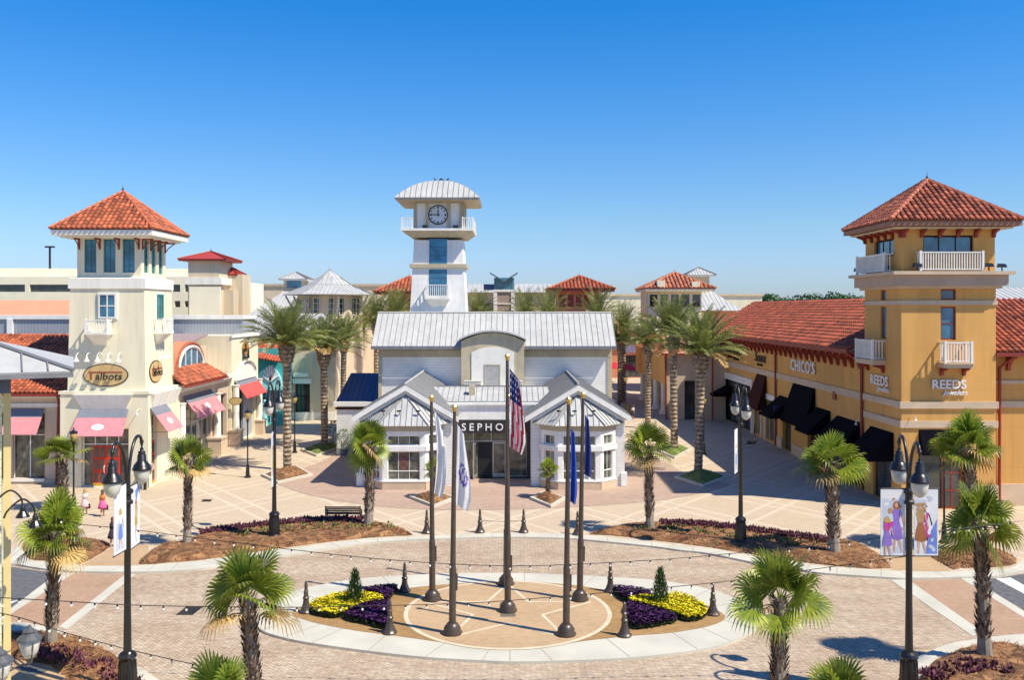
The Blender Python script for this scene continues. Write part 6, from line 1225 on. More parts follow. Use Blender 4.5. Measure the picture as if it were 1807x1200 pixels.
# gabled wings and bays
def wing(gx, ylab):
    YF = 61.6; hw = 3.15; ze, za = 4.85, 7.0; eh = hw+.42
    sl = (za-ze)/eh
    m = MB(); m.box(gx-hw, gx+hw, YF, Y1, 0, 4.7); m.ext([(gx-hw, YF, 4.7), (gx+hw, YF, 4.7), (gx, YF, 4.7+sl*hw+.02)], (0, Y1-YF, 0)); m.build('wing_wall', M_siding, t)
    m = MB(); m.box(gx-hw-.16, gx-hw+.25, YF-.12, YF+.45, .1, 1.0) if gx < 0 else m.box(gx+hw-.25, gx+hw+.16, YF-.12, YF+.45, .1, 1.0); m.build('plinth', M_white, t)
    m = MB()
    for s in (-1, 1):
        E0, E1 = (gx+s*eh, YF-.35, ze), (gx+s*eh, Y1+.2, ze); R0, R1 = (gx, YF-.35, za), (gx, Y1+.2, za)
        if s < 0: seam_plane(m, E1, E0, R0, R1, .42)
        else: seam_plane(m, E0, E1, R1, R0, .42)
    m.m = 0; m.tube([(gx, YF-.35, za+.04), (gx, Y1, za+.04)], .08, 6); m.build('wing_roof', [M_metal2, M_seam], t)
    m = MB()
    for s in (-1, 1):
        q = lambda x_, z_: (gx+s*x_, YF-.38, z_); m.ext([q(0, za-.08), q(eh+.02, ze-.08), q(eh+.02, ze-.42), q(0, za-.42)], (0, .12, 0))
    m.build('bargeboard', M_white, t)
    m = MB(); m.ext([(gx-hw+.03, YF-.01, 4.6), (gx+hw-.03, YF-.01, 4.6), (gx, YF-.01, za-.35)], (0, -.06, 0)); m.build('gable_board', M_white, t)
    # octagonal bay
    e = 1.1; fw = 1.42; YB_ = 60.4; pts = [(gx-fw-e, YB_+e), (gx-fw, YB_), (gx+fw, YB_), (gx+fw+e, YB_+e)]
    if True:
        faces = [(pts[0], pts[1]), (pts[1], pts[2]), (pts[2], pts[3])]
        mw = MB(); mb_ = MB(); md = MB()
        for (p, q) in faces:
            f = Fr(p[0], p[1], q[0]-p[0], q[1]-p[1]); L_ = math.hypot(q[0]-p[0], q[1]-p[1]); big = L_ > 2
            in_ = .34 if big else .32; op = [(in_, L_-in_, .72, 2.62), (in_, L_-in_, 3.02, 3.66)]
            facade(mw, f, L_, 4.0, op, .16); mb_.fbox(f, 0, L_, 0, .60, -.02, .07); mw.fbox(f, -.02, L_+.02, .60, .68, .003, .10); mw.fbox(f, -.02, L_+.02, 2.66, 2.98, .003, .13)
            md.fbox(f, -.03, L_+.03, 3.95, 4.32, -.1, .05)
            window(t, f, op[0][0], op[0][1], .72, 2.62, 3 if big else 2, 1, .05, M_white, M_gshop, -.14)
            window(t, f, op[1][0], op[1][1], 3.02, 3.66, 3 if big else 2, 1, .05, M_white, M_gshop, -.14)
            if big:
                k = MB(); k.fbox(f, in_+.75, in_+1.35, 1.36, 2.5, -.118, -.105) if gx < 0 else k.fbox(f, in_+.2, in_+.7, 1.4, 2.2, -.118, -.105); k.build('poster', mat('window_poster', (.24, .10, .08), .4, .5, 4, col2=(.07, .04, .035)), t)
            k = MB(); k.fbox(f, in_+.05, L_-in_-.05, 1.28, 1.34, -.13, -.08); k.build('transom', M_white, t)
        mw.build('bay_wall', M_white, t); mb_.build('bay_base', M_tanstone, t); md.build('bay_frieze', M_tan, t)
        m = MB(); z0_ = 4.36; o_ = .42; P = [(gx-fw-e-.55, YF-.02, z0_), (gx-fw-.25, YB_-o_, z0_), (gx+fw+.25, YB_-o_, z0_), (gx+fw+e+.55, YF-.02, z0_)]; ap = Vector((gx, YF-.1, 6.2))
        for i in range(3): seam_plane(m, P[i], P[i+1], ap, ap, .38, h=.045)
        m.m = 1
        for q in P: m.tube([Vector(q)+Vector((0, 0, .05)), ap+Vector((0, 0, .05))], .045, 5)
        m.build('bay_roof', [M_metal, M_seam], t)
        # snow guards / spotlights on the bay roof
        for i, (dx, tt) in enumerate(((-1.35, .35), (-.3, .3), (.95, .35))):
            bs = Vector((gx+dx, YB_+.15, 4.95)); m = MB(); m.tube([bs, bs+Vector((0, -.1, .3))], .02, 4); m.tube([bs+Vector((-.15, -.12, .34)), bs+Vector((.12, -.2, .36))], .06, 6); k = m.build('spotlight', M_black, t)
wing(PX(715, 61.25), 'left'); wing(PX(1018, 61.25)+.1, 'right')
# left low extension, its roof coloured blue for reflected sky and shade
Y = 75; x0e = PX(594, Y); x1e = PX(672, Y)
m = MB(); m.box(x0e, x1e, Y, Y+7, 0, 4.1); m.build('side_wing_wall', M_siding, t); m = MB(); m.box(x0e-.2, x1e, Y-.25, Y+.3, 4.1, 4.45); m.build('side_wing_cornice', M_offw, t); m = MB(); seam_plane(m, (x0e-.1, Y+.3, 4.45), (x1e, Y+.3, 4.45), (x1e, Y+4.5, 6.5), (x0e+.4, Y+4.5, 6.5), .4); m.build('side_wing_roof', [M_skymetal, mat('sky_tinted_seam', (.02, .05, .14), .4)], t)
m = MB(); m.box(x0e-.1, x1e, Y-.1, Y-.003, 3.82, 4.0); m.build('side_wing_trim', M_brown, t)
# ---- clock tower
cx, cy = PX(776.5, 84.2), 84.2; t = thing('clock_tower', 'tall white clock tower with a curved grey metal roof behind the white shop', 'clock tower', (cx, cy, 0)); CT = t
def tp(z): return 2.17+(18.3-z)*.05
m = MB(); m.frus(cx, cy, 0, 18.3, tp(0), tp(0), tp(18.3), tp(18.3)); m.build('shaft', M_white, t)
m = MB()
zb = PZ(472, 81.8); m.box(cx-tp(zb)-.25, cx+tp(zb)+.25, cy-tp(zb)-.25, cy+tp(zb)+.25, zb, zb+.32); m.build('band', M_tan, t)
m = MB(); zl, zh = PZ(419, 81.5), PZ(404, 80.9); m.frus(cx, cy, zl+.05, zh-.12, 2.45, 2.45, 3.1, 3.1); m.build('deck_cove', M_tan, t); m = MB(); m.box(cx-3.25, cx+3.25, cy-3.25, cy+3.25, zh-.12, zh+.08); m.build('deck', M_white, t)
hb_ = 2.2; zt = 21.9; m = MB(); m.box(cx-hb_, cx+hb_, cy-hb_, cy+hb_, zh+.08, zt); m.build('belfry_wall', M_white, t)
m = MB()
for F_ in (Fr(cx-hb_, cy-hb_, 1, 0), Fr(cx+hb_, cy-hb_, 0, 1)):
    for a in (0, 1.1, 2*hb_-1.1-.28, 2*hb_-.28): m.fbox(F_, a, a+.28, zh+.08, zt, .003, .14)
    m.fbox(F_, .28, 2*hb_-.28, zt-.3, zt, .004, .13)
m.build('belfry_trim', M_tan, t)
# curved roof: dome-like hip
m = MB(); H0, zE, zT = 3.78, 21.95, PZ(320, 84.2); N = 7; rings = []
for i in range(N+1):
    f = i/N; r_ = H0*(1-f*.86); rings.append((r_, zE+(zT-zE)*(1-(r_/H0)**2)/(1-.14**2)))
m.m = 0
for i in range(N):
    (ra, za), (rb, zb2) = rings[i], rings[i+1]; m.hexa([(cx-ra, cy-ra, za), (cx+ra, cy-ra, za), (cx+ra, cy+ra, za), (cx-ra, cy+ra, za), (cx-rb, cy-rb, zb2), (cx+rb, cy-rb, zb2), (cx+rb, cy+rb, zb2), (cx-rb, cy+rb, zb2)])
m.m = 1
for k in range(17):
    u = -H0+2*H0*k/16
    for s in (0, 1):
        pts = [(u, r_, z) for r_, z in rings if r_ >= abs(u)-.02]
        if len(pts) > 1:
            P3 = [((cx+u, cy-r_, z+.03) if s == 0 else (cx+r_, cy+u, z+.03)) for u_, r_, z in pts]; m.tube(P3, .028, 4)
m.build('roof', [M_metal, M_seam], t)
m = MB(); m.box(cx-3.6, cx+3.6, cy-3.6, cy+3.6, zE-.2, zE-.145); m.build('soffit', M_tan, t); m = MB(); m.box(cx-3.72, cx+3.72, cy-3.72, cy+3.72, zE-.14, zE-.01); m.build('eave', M_metal2, t)
# clock
F_ = Fr(cx-hb_, cy-hb_, 1, 0); zc = PZ(379, 82.0); ck = MB(); ck.ext([F_.p(hb_+.84*math.cos(6.283*k/28), zc+.84*math.sin(6.283*k/28), .01) for k in range(28)], F_.n*.10); o = ck.build('clock', mat('clock_face', (.60, .64, .70), .4, .03), t); m = MB()
for k in range(28): a, b_ = 6.283*k/28, 6.283*(k+1)/28; m.tube([F_.p(hb_+.84*math.cos(a), zc+.84*math.sin(a), .12), F_.p(hb_+.84*math.cos(b_), zc+.84*math.sin(b_), .12)], .055, 5)
m.build('clock_rim', M_black, o); m = MB()
for k in range(12):
    a = math.pi/6*k; r_ = .66; c0 = (hb_+r_*math.cos(a), zc+r_*math.sin(a)); s_ = .055 if k % 3 else .08; m.fbox(F_, c0[0]-s_, c0[0]+s_, c0[1]-s_, c0[1]+s_, .11, .125)
m.build('hour_marks', M_black, o); m = MB(); m.fbox(F_, hb_-.045, hb_+.045, zc-.14, zc+.46, .13, .15); m.build('hour_hand', M_black, o); m = MB(); m.fbox(F_, hb_-.66, hb_+.18, zc-.035, zc+.035, .15, .17); m.build('minute_hand', M_black, o)
F_2 = Fr(cx+hb_, cy-hb_, 0, 1)
for F3 in (Fr(cx-hb_, cy-hb_, 1, 0),):
    railing(t, F3, -.95, -.05, zh+.08, zh+1.05, .6, .95, .16); railing(t, F3, 2*hb_+.05, 2*hb_+.95, zh+.08, zh+1.05, .6, .95, .16)
# a third run along the right side
railing(t, F_2, -.85, 2*hb_+.5, zh+.08, zh+1.05, .1, .95, .2, ends=False)
for px in (750, 804): m = MB(); x = PX(px, 81.3); m.box(x-.22, x+.22, cy-3.1, cy-2.8, zh+.08, zh+.38); m.build('floodlight', M_black, t)
FS_ = Fr(cx-2.3, cy-2.3, 1, 0)
def shaft_win(z0, z1, d0, d1):
    Yp = lambda z: cy-tp(z)-.03; m = MB(); w_ = .80; m.hexa([(cx-w_, Yp(z0), z0), (cx+w_, Yp(z0), z0), (cx+w_, Yp(z0)+.2, z0), (cx-w_, Yp(z0)+.2, z0), (cx-w_, Yp(z1), z1), (cx+w_, Yp(z1), z1), (cx+w_, Yp(z1)+.2, z1), (cx-w_, Yp(z1)+.2, z1)]); o = m.build('window', M_gblue, t); m = MB()
    for k in (1, 2): z = z0+(z1-z0)*k/3; m.box(cx-w_, cx+w_, Yp(z)-.02, Yp(z)+.02, z-.02, z+.02)
    m.build('glazing_bar', mat('blue_bar', (.05, .12, .2), .5), o)
shaft_win(PZ(465, 81.8), PZ(421, 81.8), 0, 0); shaft_win(PZ(521, 81.6), PZ(475, 81.6), 0, 0)
FB_ = Fr(cx-.95, cy-tp(13.5), 1, 0); zb_ = PZ(528, 81); m = MB(); q = FB_.p; m.hexa([q(.25, zb_-.7, 0), q(1.65, zb_-.7, 0), q(1.65, zb_-.7, -.1), q(.25, zb_-.7, -.1), q(-.1, zb_, .75), q(2.0, zb_, .75), q(2.0, zb_, -.1), q(-.1, zb_, -.1)]); m.fbox(FB_, -.15, 2.05, zb_, zb_+.18, -.1, .82); m.build('balcony', M_white, t); railing(t, FB_, 0, 1.9, zb_+.18, zb_+1.3, 0, .75, .17)
# birds on the roof
for i, px in enumerate((768, 777, 781, 790)):
    x = PX(px, 84.2); z = zT+.02; b_ = thing('bird', ('leftmost', 'second', 'third', 'rightmost')[i]+' small dark bird on the clock tower roof', 'bird', (x, cy, z), group='birds on the clock tower'); m = MB(); s_ = 1.0 if i % 2 else -1.0
    m.tube([(x-.14*s_, cy, z+.1), (x-.05*s_, cy, z+.15), (x+.05*s_, cy, z+.2), (x+.1*s_, cy, z+.27), (x+.14*s_, cy, z+.29)], [.01, .06, .065, .04, .02], 8); m.tube([(x, cy-.02, z), (x, cy-.02, z+.12)], .012, 4); m.tube([(x+.03, cy+.02, z), (x+.03, cy+.02, z+.12)], .012, 4); m.build('body', M_black, b_, smooth=True)
# ================================================================ BACKGROUND BUILDINGS
Y = 152; x0, x1 = PX(815, Y), PX(985, Y); t = thing('mall_wing', 'long beige building with a pale metal roof behind the white shop', 'building', (x0, Y, 0)); m = MB(); F_ = Fr(x0, Y, 1, 0); m.box(x0, x1, Y, Y+20, 0, PZ(516, Y)); m.build('wall', M_beige, t); m = MB(); seam_plane(m, (x0, Y-.8, PZ(516, Y)), (x1, Y-.8, PZ(516, Y)), (x1, Y+5, PZ(501, Y+5)), (x0, Y+5, PZ(501, Y+5)), .8); m.build('roof', [M_metal, M_seam], t)
m = MB(); m.fbox(F_, PX(833, Y)-x0, PX(872, Y)-x0, PZ(560, Y), PZ(535, Y), .003, .1); o = m.build('window', M_gdark, t)
Y = 140; xa, xb = PX(873, Y), PX(906, Y); t = thing('stone_pylon', 'stone-faced tower topped by a glass box under a butterfly roof, behind the grey roof', 'tower', ((xa+xb)/2, Y, 0)); m = MB(); m.box(xa, xb, Y, Y+3, 0, PZ(513, Y)); m.build('wall', mat('rubble_stone', (.42, .33, .24), .9, .3, 6, .5, 6), t); m = MB(); m.box(xa-.2, xa+.35, Y-.15, Y+.3, 0, PZ(512, Y)); m.box(xb-.35, xb+.2, Y-.15, Y+.3, 0, PZ(512, Y)); m.box(xa-.25, xb+.25, Y-.2, Y+3.2, PZ(515, Y), PZ(511, Y)); m.box(xa+.35, xb-.35, Y-.1, Y-.003, PZ(537, Y), PZ(535, Y)); m.build('trim', M_creamw, t)
m = MB(); m.box(xa-.1, xb+.1, Y+.2, Y+3, PZ(511, Y), PZ(490, Y)); m.build('glass_box', M_gteal, t); m = MB(); xc = (xa+xb)/2
for s, w_ in ((-1, 2.2), (1, 2.1)): m.ext([(xc, Y-.5, PZ(497, Y)), (xc+s*w_, Y-.5, PZ(482, Y)), (xc+s*w_, Y-.5, PZ(482, Y)+.16), (xc, Y-.5, PZ(497, Y)+.16)], (0, 4, 0))
for px in (874, 889.5, 905): m.box(PX(px, Y)-.09, PX(px, Y)+.09, Y+.1, Y+.25, PZ(511, Y), PZ(490, Y))
m.build('butterfly_roof', mat('steel_blue', (.12, .22, .28), .4, .1), t)
m = MB(); m.box(PX(853, Y), PX(873, Y), Y+1, Y+4, PZ(511, Y), PZ(501, Y)); m.build('side_box', M_skymetal, t)
def pavilion(px, Y, ey, ay, hw, bx0, bx1, label, wallm=M_terra, tone=None, by=None, hy=None, name='tiled_pavilion', dorm=False):
    cx_ = PX(px, Y+hw); cy_ = Y+hw; t = thing(name, label, 'building', (cx_, cy_, 0)); ze_ = PZ(ey, Y); m = MB(); X0, X1 = PX(bx0, Y+1.2), PX(bx1, Y+1.2); m.box(X0, X1, Y+1.2, cy_+hw-1, 0, ze_-.1); m.build('wall', wallm, t)
    hip_roof(t, cx_, cy_, hw, hw, ze_+.1, PZ(ay, cy_), fascia=M_redwood if wallm is M_terra else M_cream, w=.5, cap=.16, fh=.35, mats=[tone or M_tile, M_tilebase])
    F_ = Fr(X0, Y+1.2, 1, 0); n_ = 5; W_ = X1-X0
    for k in range(n_): a = W_*(k+.15)/n_; b_ = W_*(k+.85)/n_; w2 = MB(); w2.fbox(F_, a, b_, ze_-2.3, ze_-.7, .003, .05); w2.build('window', M_gdark if wallm is not M_terra else M_redwood, t)
    return t, cx_, cy_, ze_
M_tilo = mat('orange_clay_tile', (.50, .19, .10), .65, .1, 2, tint=.4)
pavilion(1022, 122, 511, 487, 4.5, 985, 1058, 'terracotta pavilion with a red tiled hip roof behind the grey roof, right of centre')
pavilion(722, 126, 516, 488, 4.5, 685, 760, 'red-roofed pavilion partly hidden behind the left side of the clock tower')
t, cx_, cy_, ze_ = pavilion(1190, 118, 510, 481, 4.6, 1144, 1238, 'cream pavilion with an orange tiled roof and small dormers behind the right palms', M_cream, M_tilo)
for px, zy in ((1165, 503), (1226, 505)): m = MB(); x = PX(px, 119); m.box(x-.5, x+.5, 118.2, 120.5, PZ(zy+6, 119), PZ(zy-8, 119)); m.build('dormer', M_cream, t)
Y = 130; t = thing('cupola_hall', 'building with a pale metal hip roof and a square metal-capped cupola at the right', 'building', (PX(1250, Y), Y, 0)); m = MB(); m.box(PX(1190, Y), PX(1303, Y), Y+1, Y+14, 0, PZ(548, Y)); m.build('wall', M_terraw, t); m = MB(); seam_plane(m, (PX(1180, Y), Y, PZ(548, Y)), (PX(1312, Y), Y, PZ(548, Y)), (PX(1250, Y+8), Y+8, PZ(510, Y+8)), (PX(1225, Y+8), Y+8, PZ(510, Y+8)), .6); seam_plane(m, (PX(1312, Y), Y, PZ(548, Y)), (PX(1312, Y), Y+16, PZ(548, Y)), (PX(1250, Y+8), Y+8, PZ(510, Y+8)), (PX(1250, Y+8), Y+8, PZ(510, Y+8)), .6); m.build('roof', [M_metal, M_seam], t)
x = PX(1233, Y+8); m = MB(); m.box(x-1.35, x+1.35, Y+6.8, Y+9.5, 11, PZ(485, Y+7)); m.build('cupola', M_beige, t); hip_roof(t, x, Y+8.1, 2.2, 2.2, PZ(485, Y+6), PZ(472, Y+8), 'seam', name='cupola_roof', fin=False, fh=.2)
box_thing('far_store', 'distant pale beige flat-roofed store seen between the palms and the right pavilion', 'building', PX(1060, 200), PX(1345, 200), 200, 230, PZ(522, 200), M_cream, cap=.3, capm=M_beige)
x = PX(1413, 300); m = MB(); m.tube([(x, 300, 0), (x, 300, PZ(523, 300))], .2, 6); m.box(x-2.2, x-.6, 299.8, 300.2, PZ(524, 300), PZ(524, 300)+.5); m.box(x+.6, x+2.2, 299.8, 300.2, PZ(524, 300), PZ(524, 300)+.5); m.box(x-2.2, x+2.2, 299.9, 300.1, PZ(524, 300)-.1, PZ(524, 300)+.1); tag(m.build('parking_lot_lamp', M_black), 'distant twin-headed lamp mast above the red tiled roof on the right', 'street lamp')
# cafe at the end of the right street
Y = 160; x0, x1 = PX(1080, Y), PX(1150, Y); t = thing('corner_cafe', 'far cafe with a red tiled roof at the end of the shaded right street', 'cafe', (x0, Y, 0)); F_ = Fr(x0, Y, 1, 0); m = MB(); facade(m, F_, x1-x0, PZ(598, Y), [(1.2, x1-x0-.6, .2, PZ(625, Y)-.2)], .5); m.box(x0, x1, Y+.5, Y+12, 0, PZ(598, Y)); m.build('wall', M_terra, t); shopfront(t, F_, 1.2, x1-x0-.6, PZ(625, Y)-.3, -.4, 5, 3, M_black, M_gdark)
m = MB(); tile_plane(m, (x0-.5, Y-1, PZ(598, Y)), (x1+.5, Y-1, PZ(598, Y)), (x1-1, Y+4, PZ(585, Y+4)), (x0+1, Y+4, PZ(585, Y+4)), .5, .5, base=1); m.build('roof', [M_tile, M_tilebase], t); m = MB(); m.fbox(F_, PX(1098, Y)-x0, PX(1122, Y)-x0, PZ(622, Y), PZ(604, Y), .003, .2); m.build('sign_panel', mat('lavender_panel', (.5, .45, .6), .6), t)
M_umb = mat('red_parasol_canvas', (.62, .02, .03), .7, .05)
for i, (px, py, Y, lb) in enumerate(((1108, 655, 146, 'red parasol in front of the far cafe, right of the palm trunk'), (1086, 652, 150, 'red parasol close to the corner of the white shop'))):
    x = PX(px, Y); t = thing('parasol', lb, 'parasol', (x, Y, 0), group='red parasols'); m = MB(); m.lathe([(1.7, 2.45), (.9, 3.0), (.02, 3.45)], (x, Y, 0), 8); m.lathe([(.02, 3.40), (.9, 2.96), (1.68, 2.42)], (x, Y, 0), 8); m.build('canopy', M_umb, t); m = MB(); m.tube([(x, Y, 0), (x, Y, 3.4)], .03, 6); m.build('pole', M_offw, t)
# ================================================================ RIGHT SIDE
# ---- arcade corner shop at the far end
Y = 99; x0, x1 = PX(1177, Y), 23.4; ze = PZ(623, Y)
t = thing('arcade_corner_shop', 'tan corner shop with salmon and red metal hip roof behind the right date palms', 'shop', (x0, Y, 0)); F_ = Fr(x0, Y, 1, 0); ax = lambda px: PX(px, Y)-x0
m = MB(); facade(m, F_, x1-x0, ze, [(ax(1208), ax(1227), .1, PZ(672, Y))], .5); m.box(x0+2.2, x1, Y+.5, Y+24, 0, ze); m.box(x0, x0+2.2, Y+.5, Y+24, PZ(680, Y), ze); m.build('wall', M_tanstone, t)
for k in range(4): m = MB(); m.lathe([(.5, .1), (.5, .5), (.33, .6), (.3, 3.4), (.42, 3.7)], (x0+.5, Y+5+k*5.5, 0), 12); m.build('column', M_creamw, t)
m = MB(); m.box(x0-.01, x0+.5, Y+.5, Y+1.0, 0, 3.8); m.build('pier', M_tanstone, t)
FQ = Fr(x0, Y+24, 0, -1); m = MB(); m.fbox(FQ, 0, 24, PZ(680, Y), ze-.2, .004, .08); m.build('ochre_band', M_ochre, t)
shopfront(t, F_, ax(1208)+.02, ax(1227)-.02, PZ(673, Y), -.4, 2, 3, M_black, M_gdark)
m = MB(); c0 = (x0-.7, Y-.7, ze); c1 = (x1+1, Y-.7, ze); r0_ = (x0+4, Y+6, ze+2.6); seam_plane(m, c0, c1, (x1+1, Y+6, ze+2.6), r0_, .5); m.build('front_roof', [mat('salmon_metal', (.62, .32, .2), .5, .06), M_terra], t); m = MB(); seam_plane(m, (x0-.7, Y+24, ze), c0, r0_, (x0+4, Y+20, ze+2.6), .5); m.m = 1; m.tube([c0, r0_], .1, 6); m.build('side_roof', [mat('red_metal', (.5, .09, .045), .5, .06), M_terra], t)
m = MB(); m.box(x0-.75, x1, Y-.78, Y-.7, ze-.2, ze+.02); m.tube([(x0-.2, Y-.12, ze), (x0-.1, Y-.12, .1)], .1, 6); m.tube([(PX(1258, 98), 98.2, ze-.3), (PX(1258, 98), 98.2, .1)], .1, 6); m.build('gutter', M_redwood, t)
# ---- long ochre shop row
XW = 23.4; y0, y1 = 60.2, 104.0; t = thing('ochre_shop_row', 'long shaded ochre shop row with a red tiled roof and dark red brackets', 'shop', (XW, 82, 0)); FO = Fr(XW, y1, 0, -1); L_ = y1-y0; A_ = lambda px: y1-XW*FPX/(px-VX)
zO = 9.05
ops = [(A_(1272), A_(1327), .1, 4.6), (A_(1332), A_(1343), .3, 3.6), (A_(1352), A_(1370), .3, 3.9), (A_(1381), A_(1396), .1, 4.4), (A_(1425), A_(1438), .1, 3.8), (A_(1450), A_(1518), .1, 3.4)]
m = MB(); facade(m, FO, L_, zO, ops, .45); m.box(XW+.45, XW+12, y0+.0, y1, 0, zO); m.poly([(XW, y1, 0), (XW+.5, y1, 0), (XW+.5, y1, zO), (XW, y1, zO)]); m.build('wall', M_ochre, t)
m = MB(); m.fbox(FO, 0, L_, 6.0, 6.5, .003, .1); m.build('stone_band', M_tanstone, t); m = MB();
for a, b_ in ((0, ops[0][0]), (ops[0][1], ops[1][0]), (ops[2][1]+.1, ops[3][0]), (ops[3][1]+.3, ops[4][0])): m.fbox(FO, a, b_, 0, .95, .003, .09)
build_split(m, 'base_course', M_tanstone, t)
m = MB(); a, b_ = ops[0][0], ops[0][1]; m.fbox(FO, a-.35, a, .1, 4.6, .003, .14); m.fbox(FO, b_, b_+.35, .1, 4.6, .003, .14); m.fbox(FO, a-.35, b_+.35, 4.6, 5.3, .003, .14)
for o_ in ops[1:3]: m.fbox(FO, o_[0]-.2, o_[0], .1, o_[3], .003, .12); m.fbox(FO, o_[1], o_[1]+.2, .1, o_[3], .003, .12); m.fbox(FO, o_[0]-.2, o_[1]+.2, o_[3], o_[3]+.5, .003, .12)
m.build('white_surround', M_offw, t)
for i, o_ in enumerate(ops): shopfront(t, FO, o_[0], o_[1], o_[3], -.35, max(1, round((o_[1]-o_[0])/1.6)), o_[3]*.72, M_offw if i in (1, 2) else M_dark, M_gshop if i in (1, 2) else M_gdark)
for k in range(32): a = .8+k*(L_-1.4)/31; brackets(t, FO, (a,), 9.05, 1.0, .95, .26, name='bracket')
m = MB(); m.fbox(FO, 0, L_, 9.06, 9.2, 0, .98); m.build('soffit', M_redwood, t)
m = MB(); m.fbox(FO, -.6, L_-.05, 9.15, 9.4, 1.0, 1.2)
for a in (A_(1371), A_(1524)): m.tube([FO.p(a, 9.1, 1.05), FO.p(a, 8.5, .15), FO.p(a, .1, .12)], .10, 6)
m.tube([FO.p(A_(1262), 9.1, .9), FO.p(A_(1262), 8.6, .15), FO.p(A_(1262), .1, .12)], .10, 6)
m.build('gutter', M_redwood, t)
m = MB(); xe, xr, zr = XW-1.05, 29.2, 12.85; ya, yb_ = y0-.0, y1+.6; tile_plane(m, (xe, yb_, 9.35), (xe, ya, 9.35), (xr, ya, zr), (xr, yb_+4.5, zr), .42, .5, base=1, lip=.09); m.tint = .6; m.tube([(xr, ya, zr+.06), (xr, yb_+4.5, zr+.06)], .13, 6); m.build('roof', [M_tilerow, M_tilebase], t)
m = MB(); m.ext([(xe+.3, yb_-.2, 9.3), (xr, yb_+4.2, zr-.1), (34, yb_+4, 9.3)], (0, .2, 0)); m.box(XW+6, 34, ya, yb_, 0, 9.3); m.build('rear_wall', M_ochred, t)
def aw(pa, pb, yt, zb, p, mm, lb=None, fl=0):
    a, b_ = A_(pa), A_(pb); Ym = XW*FPX/(((pa+pb)/2)-VX); awning(t, FO, a, b_, PZ(yt, Ym), zb, p, [mm], val=.14, fl=fl)
aw(1272, 1290, 680, 2.95, 1.7, M_navy); aw(1337, 1353, 658, 3.0, 1.0, M_brown, fl=.5); aw(1327, 1335, 712, 2.8, 1.0, M_brown); aw(1376, 1398, 701, 3.1, 1.8, M_navy); aw(1401, 1439, 678, 3.0, 1.0, M_navy, fl=.35); aw(1442, 1466, 722, 3.0, 1.7, M_navy); aw(1478, 1522, 740, 2.9, 1.6, M_navy)
m = MB(); F_ = Fr(FO.p(A_(1372), 0, .2).x, FO.p(A_(1390), 0, 0).y, 1, 0)
bl = thing('blade_sign', 'small dark blue hanging blade sign beside the red downpipe of the ochre shops', 'sign', (XW-1.0, 76.5, 4.0)); m = MB(); m.box(XW-1.3, XW-.15, 76.4, 76.5, 3.55, 3.95); m.build('board', F_blu, bl); m = MB(); m.tube([(XW-1.35, 76.45, 4.05), (XW, 76.45, 4.05)], .03, 5); m.build('arm', M_black, bl)
text_thing('lettering', 'WHITE BLACK', Fr(XW-1.3, 76.4, 1, 0, 0), .57, 3.75, .17, F_wht, None, d=.004, ext=.004, parent=bl) if 0 else None
M_lb = mat('sign_black', (.02, .018, .018), .5)
Ys = lambda px: XW*FPX/(px-VX)
def row_sign(name, txt, pxc, py, sz, mt, label, sx=1.0, shear=0, **k): return text_thing(name, txt, FO, A_(pxc), PZ(py, Ys(pxc)), sz, mt, label, sx=sx, shear=shear, **k)
st_ = thing('stacked_sign', 'small dark stacked letters reading White House Black Market high on the ochre row', 'sign', tuple(FO.p(A_(1295), 7.6, .05)))
for txt, dx, py, al in (('WHITE', -.25, 620, 'RIGHT'), ('HOUSE', -.25, 630, 'RIGHT'), ('BLACK', .25, 622, 'LEFT'), ('MARKET', .25, 632, 'LEFT')):
    a_ = A_(1295)+dx*1.2; text_thing('lettering', txt, FO, a_, PZ(py if al == 'LEFT' else py, Ys(1295)), .72 if py < 625 else .5, M_lb, None, d=.05, align=al, parent=st_, sx=1.25)
m = MB(); m.fbox(FO, A_(1295)-.05, A_(1295)+.05, PZ(636, Ys(1295)), PZ(614, Ys(1295)), .02, .08); m.build('bar', M_lb, st_)
sm_ = thing('script_sign', 'dark script letters reading Soma with small letters below, on the ochre row', 'sign', tuple(FO.p(A_(1342), 7, .05))); text_thing('lettering', 'Soma', FO, A_(1342), PZ(631, Ys(1342)), 1.35, M_lb, None, shear=.3, d=.05, parent=sm_, sx=1.25, bold=.01); text_thing('lettering', 'INTIMATES', FO, A_(1342), PZ(644, Ys(1342)), .32, M_lb, None, d=.05, parent=sm_, sx=1.2)
row_sign('shop_sign', "CHICO'S", 1418.5, 648, 1.25, F_wht, "bold white capital letters reading CHICO'S on the ochre row", sx=1.15, ext=.02, bold=.03, d=.12, space=1.1)
goose('wall_camera', FO.p(A_(1527)-.3, 4.7, 0), FO.p(A_(1527)-.3, 4.6, .5), .1, 'small white wall lamp on the ochre row beside the jeweller tower', r_=.1, hood=.2)
m = MB(); p = FO.p(A_(1474), 5.9-.55, .06); m.box(p.x-.05, p.x+.04, p.y-.3, p.y+.3, p.z+.2, p.z+.8); tag(m.build('wall_vent', M_redwood), 'small dark red wall fitting under the band of the ochre row', 'vent')
